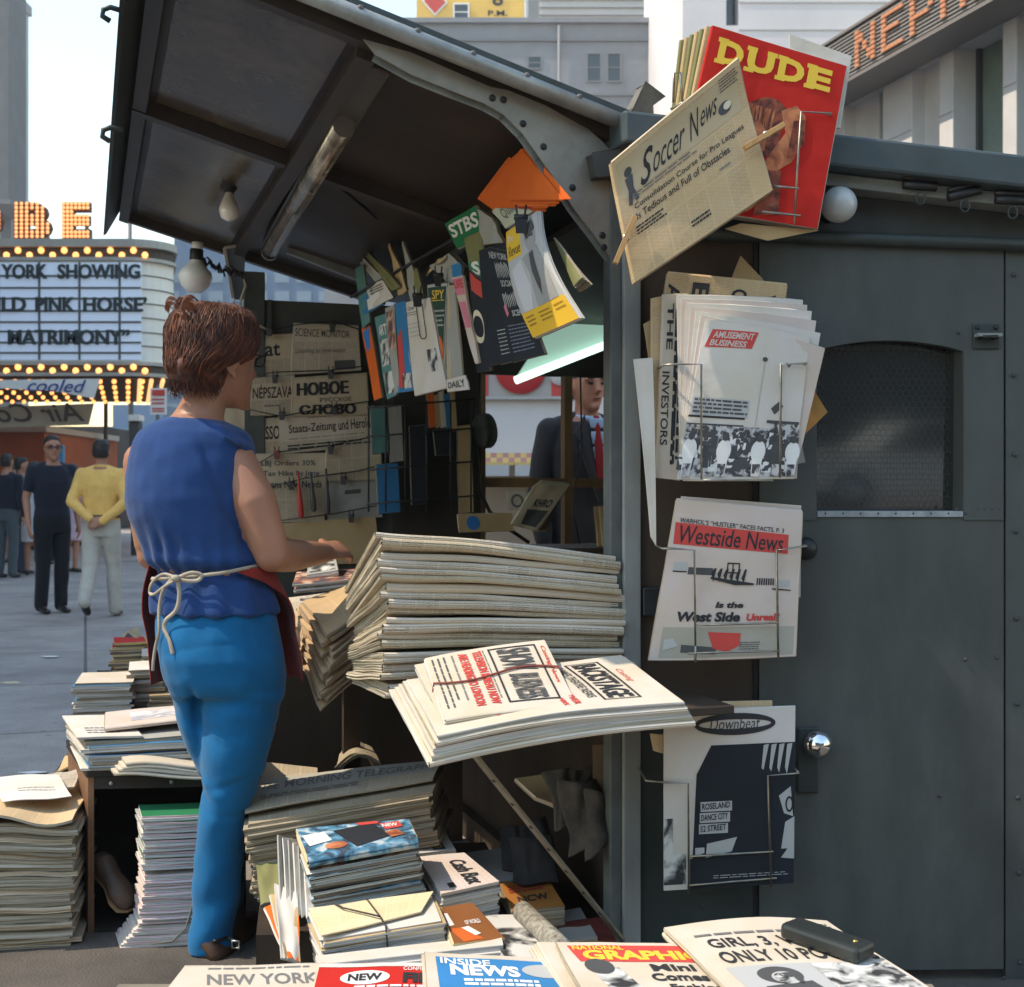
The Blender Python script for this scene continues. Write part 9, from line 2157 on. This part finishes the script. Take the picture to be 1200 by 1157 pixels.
    if glasses:
        c = MB(BLACK)
        for q in (1, -1): c.tube([h(0.035 * q + 0.026 * math.cos(a_), -0.104, 0.003 + 0.018 * math.sin(a_)) for a_ in [k_ * math.pi / 6 for k_ in range(12)]], 0.0035, 6, closed=True); c.tube([h(0.06 * q, -0.10, 0.008), h(0.083 * q, -0.04, 0.008), h(0.083 * q, 0.02, 0.008)], 0.003, 6)
        c.tube([h(-0.01, -0.106, 0.008), h(0.01, -0.106, 0.008)], 0.003, 6)
        f = MB(BLACK); f.v = [M @ p for p in c.v]; f.f, f.mi, f.uv, f.sm = c.f, c.mi, c.uv, c.sm; f.build('spectacles', body)
    if trousers is None or True:
        e = MB(mat('eye_dark', (0.02, 0.015, 0.012), 0.2))
        for q in (1, -1): e.ball(M @ h(0.032 * q, -0.084, 0.004), 0.011 * s, (1.3, 0.8, 0.55), 8, 6)
        e.build('eyes', body)
        e = MB(mat('lip', (0.30, 0.11, 0.085), 0.5)); e.ball(M @ h(0, -0.093, -0.066), 0.013 * s, (1.7, 0.5, 0.35), 10, 6); e.build('lips', body)
        e = MB(hair)
        for q in (1, -1): e.ball(M @ h(0.034 * q, -0.096, 0.027), 0.013 * s, (1.6, 0.5, 0.28), 8, 6)
        e.build('eyebrows', body)
    return body
NAVY = fabric('navy_knit', (0.012, 0.015, 0.026)); NAVYT = fabric('navy_trousers', (0.010, 0.011, 0.016))
def at(px, Y): return ((px - CX) / F * Y, Y)
person('man in glasses, dark navy polo shirt and black trousers, standing sideways on the pavement', at(61, 12.75), R(42), 1.76, NAVY, 'short', NAVYT, glasses=True, bald=True, head_turn=R(-12), girth=1.06, skin=SKIN_T)
person('man in a yellow shirt and pale trousers walking away with his hands clasped behind him', at(119, 12.3), R(182), 1.70, fabric('yellow_shirt', (0.74, 0.45, 0.13), bump=0.35, bs=60), 'long', fabric('pale_trousers', (0.46, 0.43, 0.38)), arms='back', step=-0.16, belt=mat('belt_brown', (0.06, 0.03, 0.015), 0.5), girth=1.06, collar=fabric('yellow_shirt', (0.68, 0.46, 0.13)))
person('woman in a lilac blouse and pink skirt beyond the man in the polo shirt', at(84, 19.3), R(150), 1.62, fabric('lilac_blouse', (0.52, 0.38, 0.52)), 'short', None, fabric('pink_skirt', (0.55, 0.40, 0.46)), long_hair=True, voxel=0.016)
person('person in a dark jacket at the left edge of the pavement', at(8, 18.0), R(170), 1.74, NAVY, 'long', fabric('grey_blue_trousers', (0.06, 0.075, 0.085)), voxel=0.016, jacket=None)
person('man in a brown shirt and blue trousers in the crowd', at(25, 19.0), R(120), 1.72, fabric('brown_shirt', (0.16, 0.12, 0.09)), 'short', fabric('blue_trousers', (0.04, 0.055, 0.09)), voxel=0.016)
person('woman in a white dress half hidden by the man in the polo shirt', at(40, 18.6), R(200), 1.64, fabric('white_dress', (0.62, 0.62, 0.63)), 'none', None, fabric('white_dress', (0.62, 0.62, 0.63)), long_hair=True, voxel=0.016)
person('person with dark hair in a grey top far back in the crowd', at(52, 21.5), R(30), 1.72, fabric('grey_top', (0.15, 0.15, 0.15)), 'short', NAVYT, voxel=0.018)
person('person in a dark dress at the back of the crowd by the storefront', at(16, 22.0), R(0), 1.66, fabric('dark_dress', (0.05, 0.045, 0.05)), 'short', None, fabric('dark_dress', (0.05, 0.045, 0.05)), long_hair=True, voxel=0.018)
person('man in a dark suit and red tie looking in through the kiosk window', at(687, 6.5), R(20), 1.86, fabric('pale_blue_shirt', (0.42, 0.52, 0.68), bump=0.05), 'long', fabric('suit_trousers', (0.02, 0.02, 0.022)), jacket=fabric('suit_charcoal', (0.038, 0.034, 0.034)), tie=fabric('tie_red', (0.30, 0.018, 0.018)), hair=mat('hair_greying', (0.10, 0.075, 0.055), 0.6, var=0.4, vs=40), skin=mat('skin_ruddy', (0.40, 0.165, 0.095), 0.45, var=0.12, vs=14), voxel=0.008, head_turn=R(8), bald=True)

for k, (px, py, c_) in enumerate(((172, 852, 0), (250, 1098, 1), (40, 905, 0), (12, 800, 1), (60, 770, 0))):
    g0_ = G(px, py, 0.006); s_ = 0.03 + 0.01 * k % 3
    m = MB((WHT, NEWS)[c_]); m.prism([g0_ + Vector((s_ * math.cos(R(a_)) * (1 + 0.4 * math.sin(a_)), s_ * 0.7 * math.sin(R(a_)), 0.004 * math.sin(a_ * 2))) for a_ in range(k * 20, k * 20 + 360, 72)], (0, 0, 0.0015))
    m.build('paper_scrap', label=('small white paper scrap on the ground behind the crate', 'torn newsprint scrap beside the seller\'s shoe', 'white scrap on the pavement by the left edge pile', 'newsprint scrap on the open pavement at the left edge', 'white scrap on the pavement below the walkers')[k], cat='paper scrap')
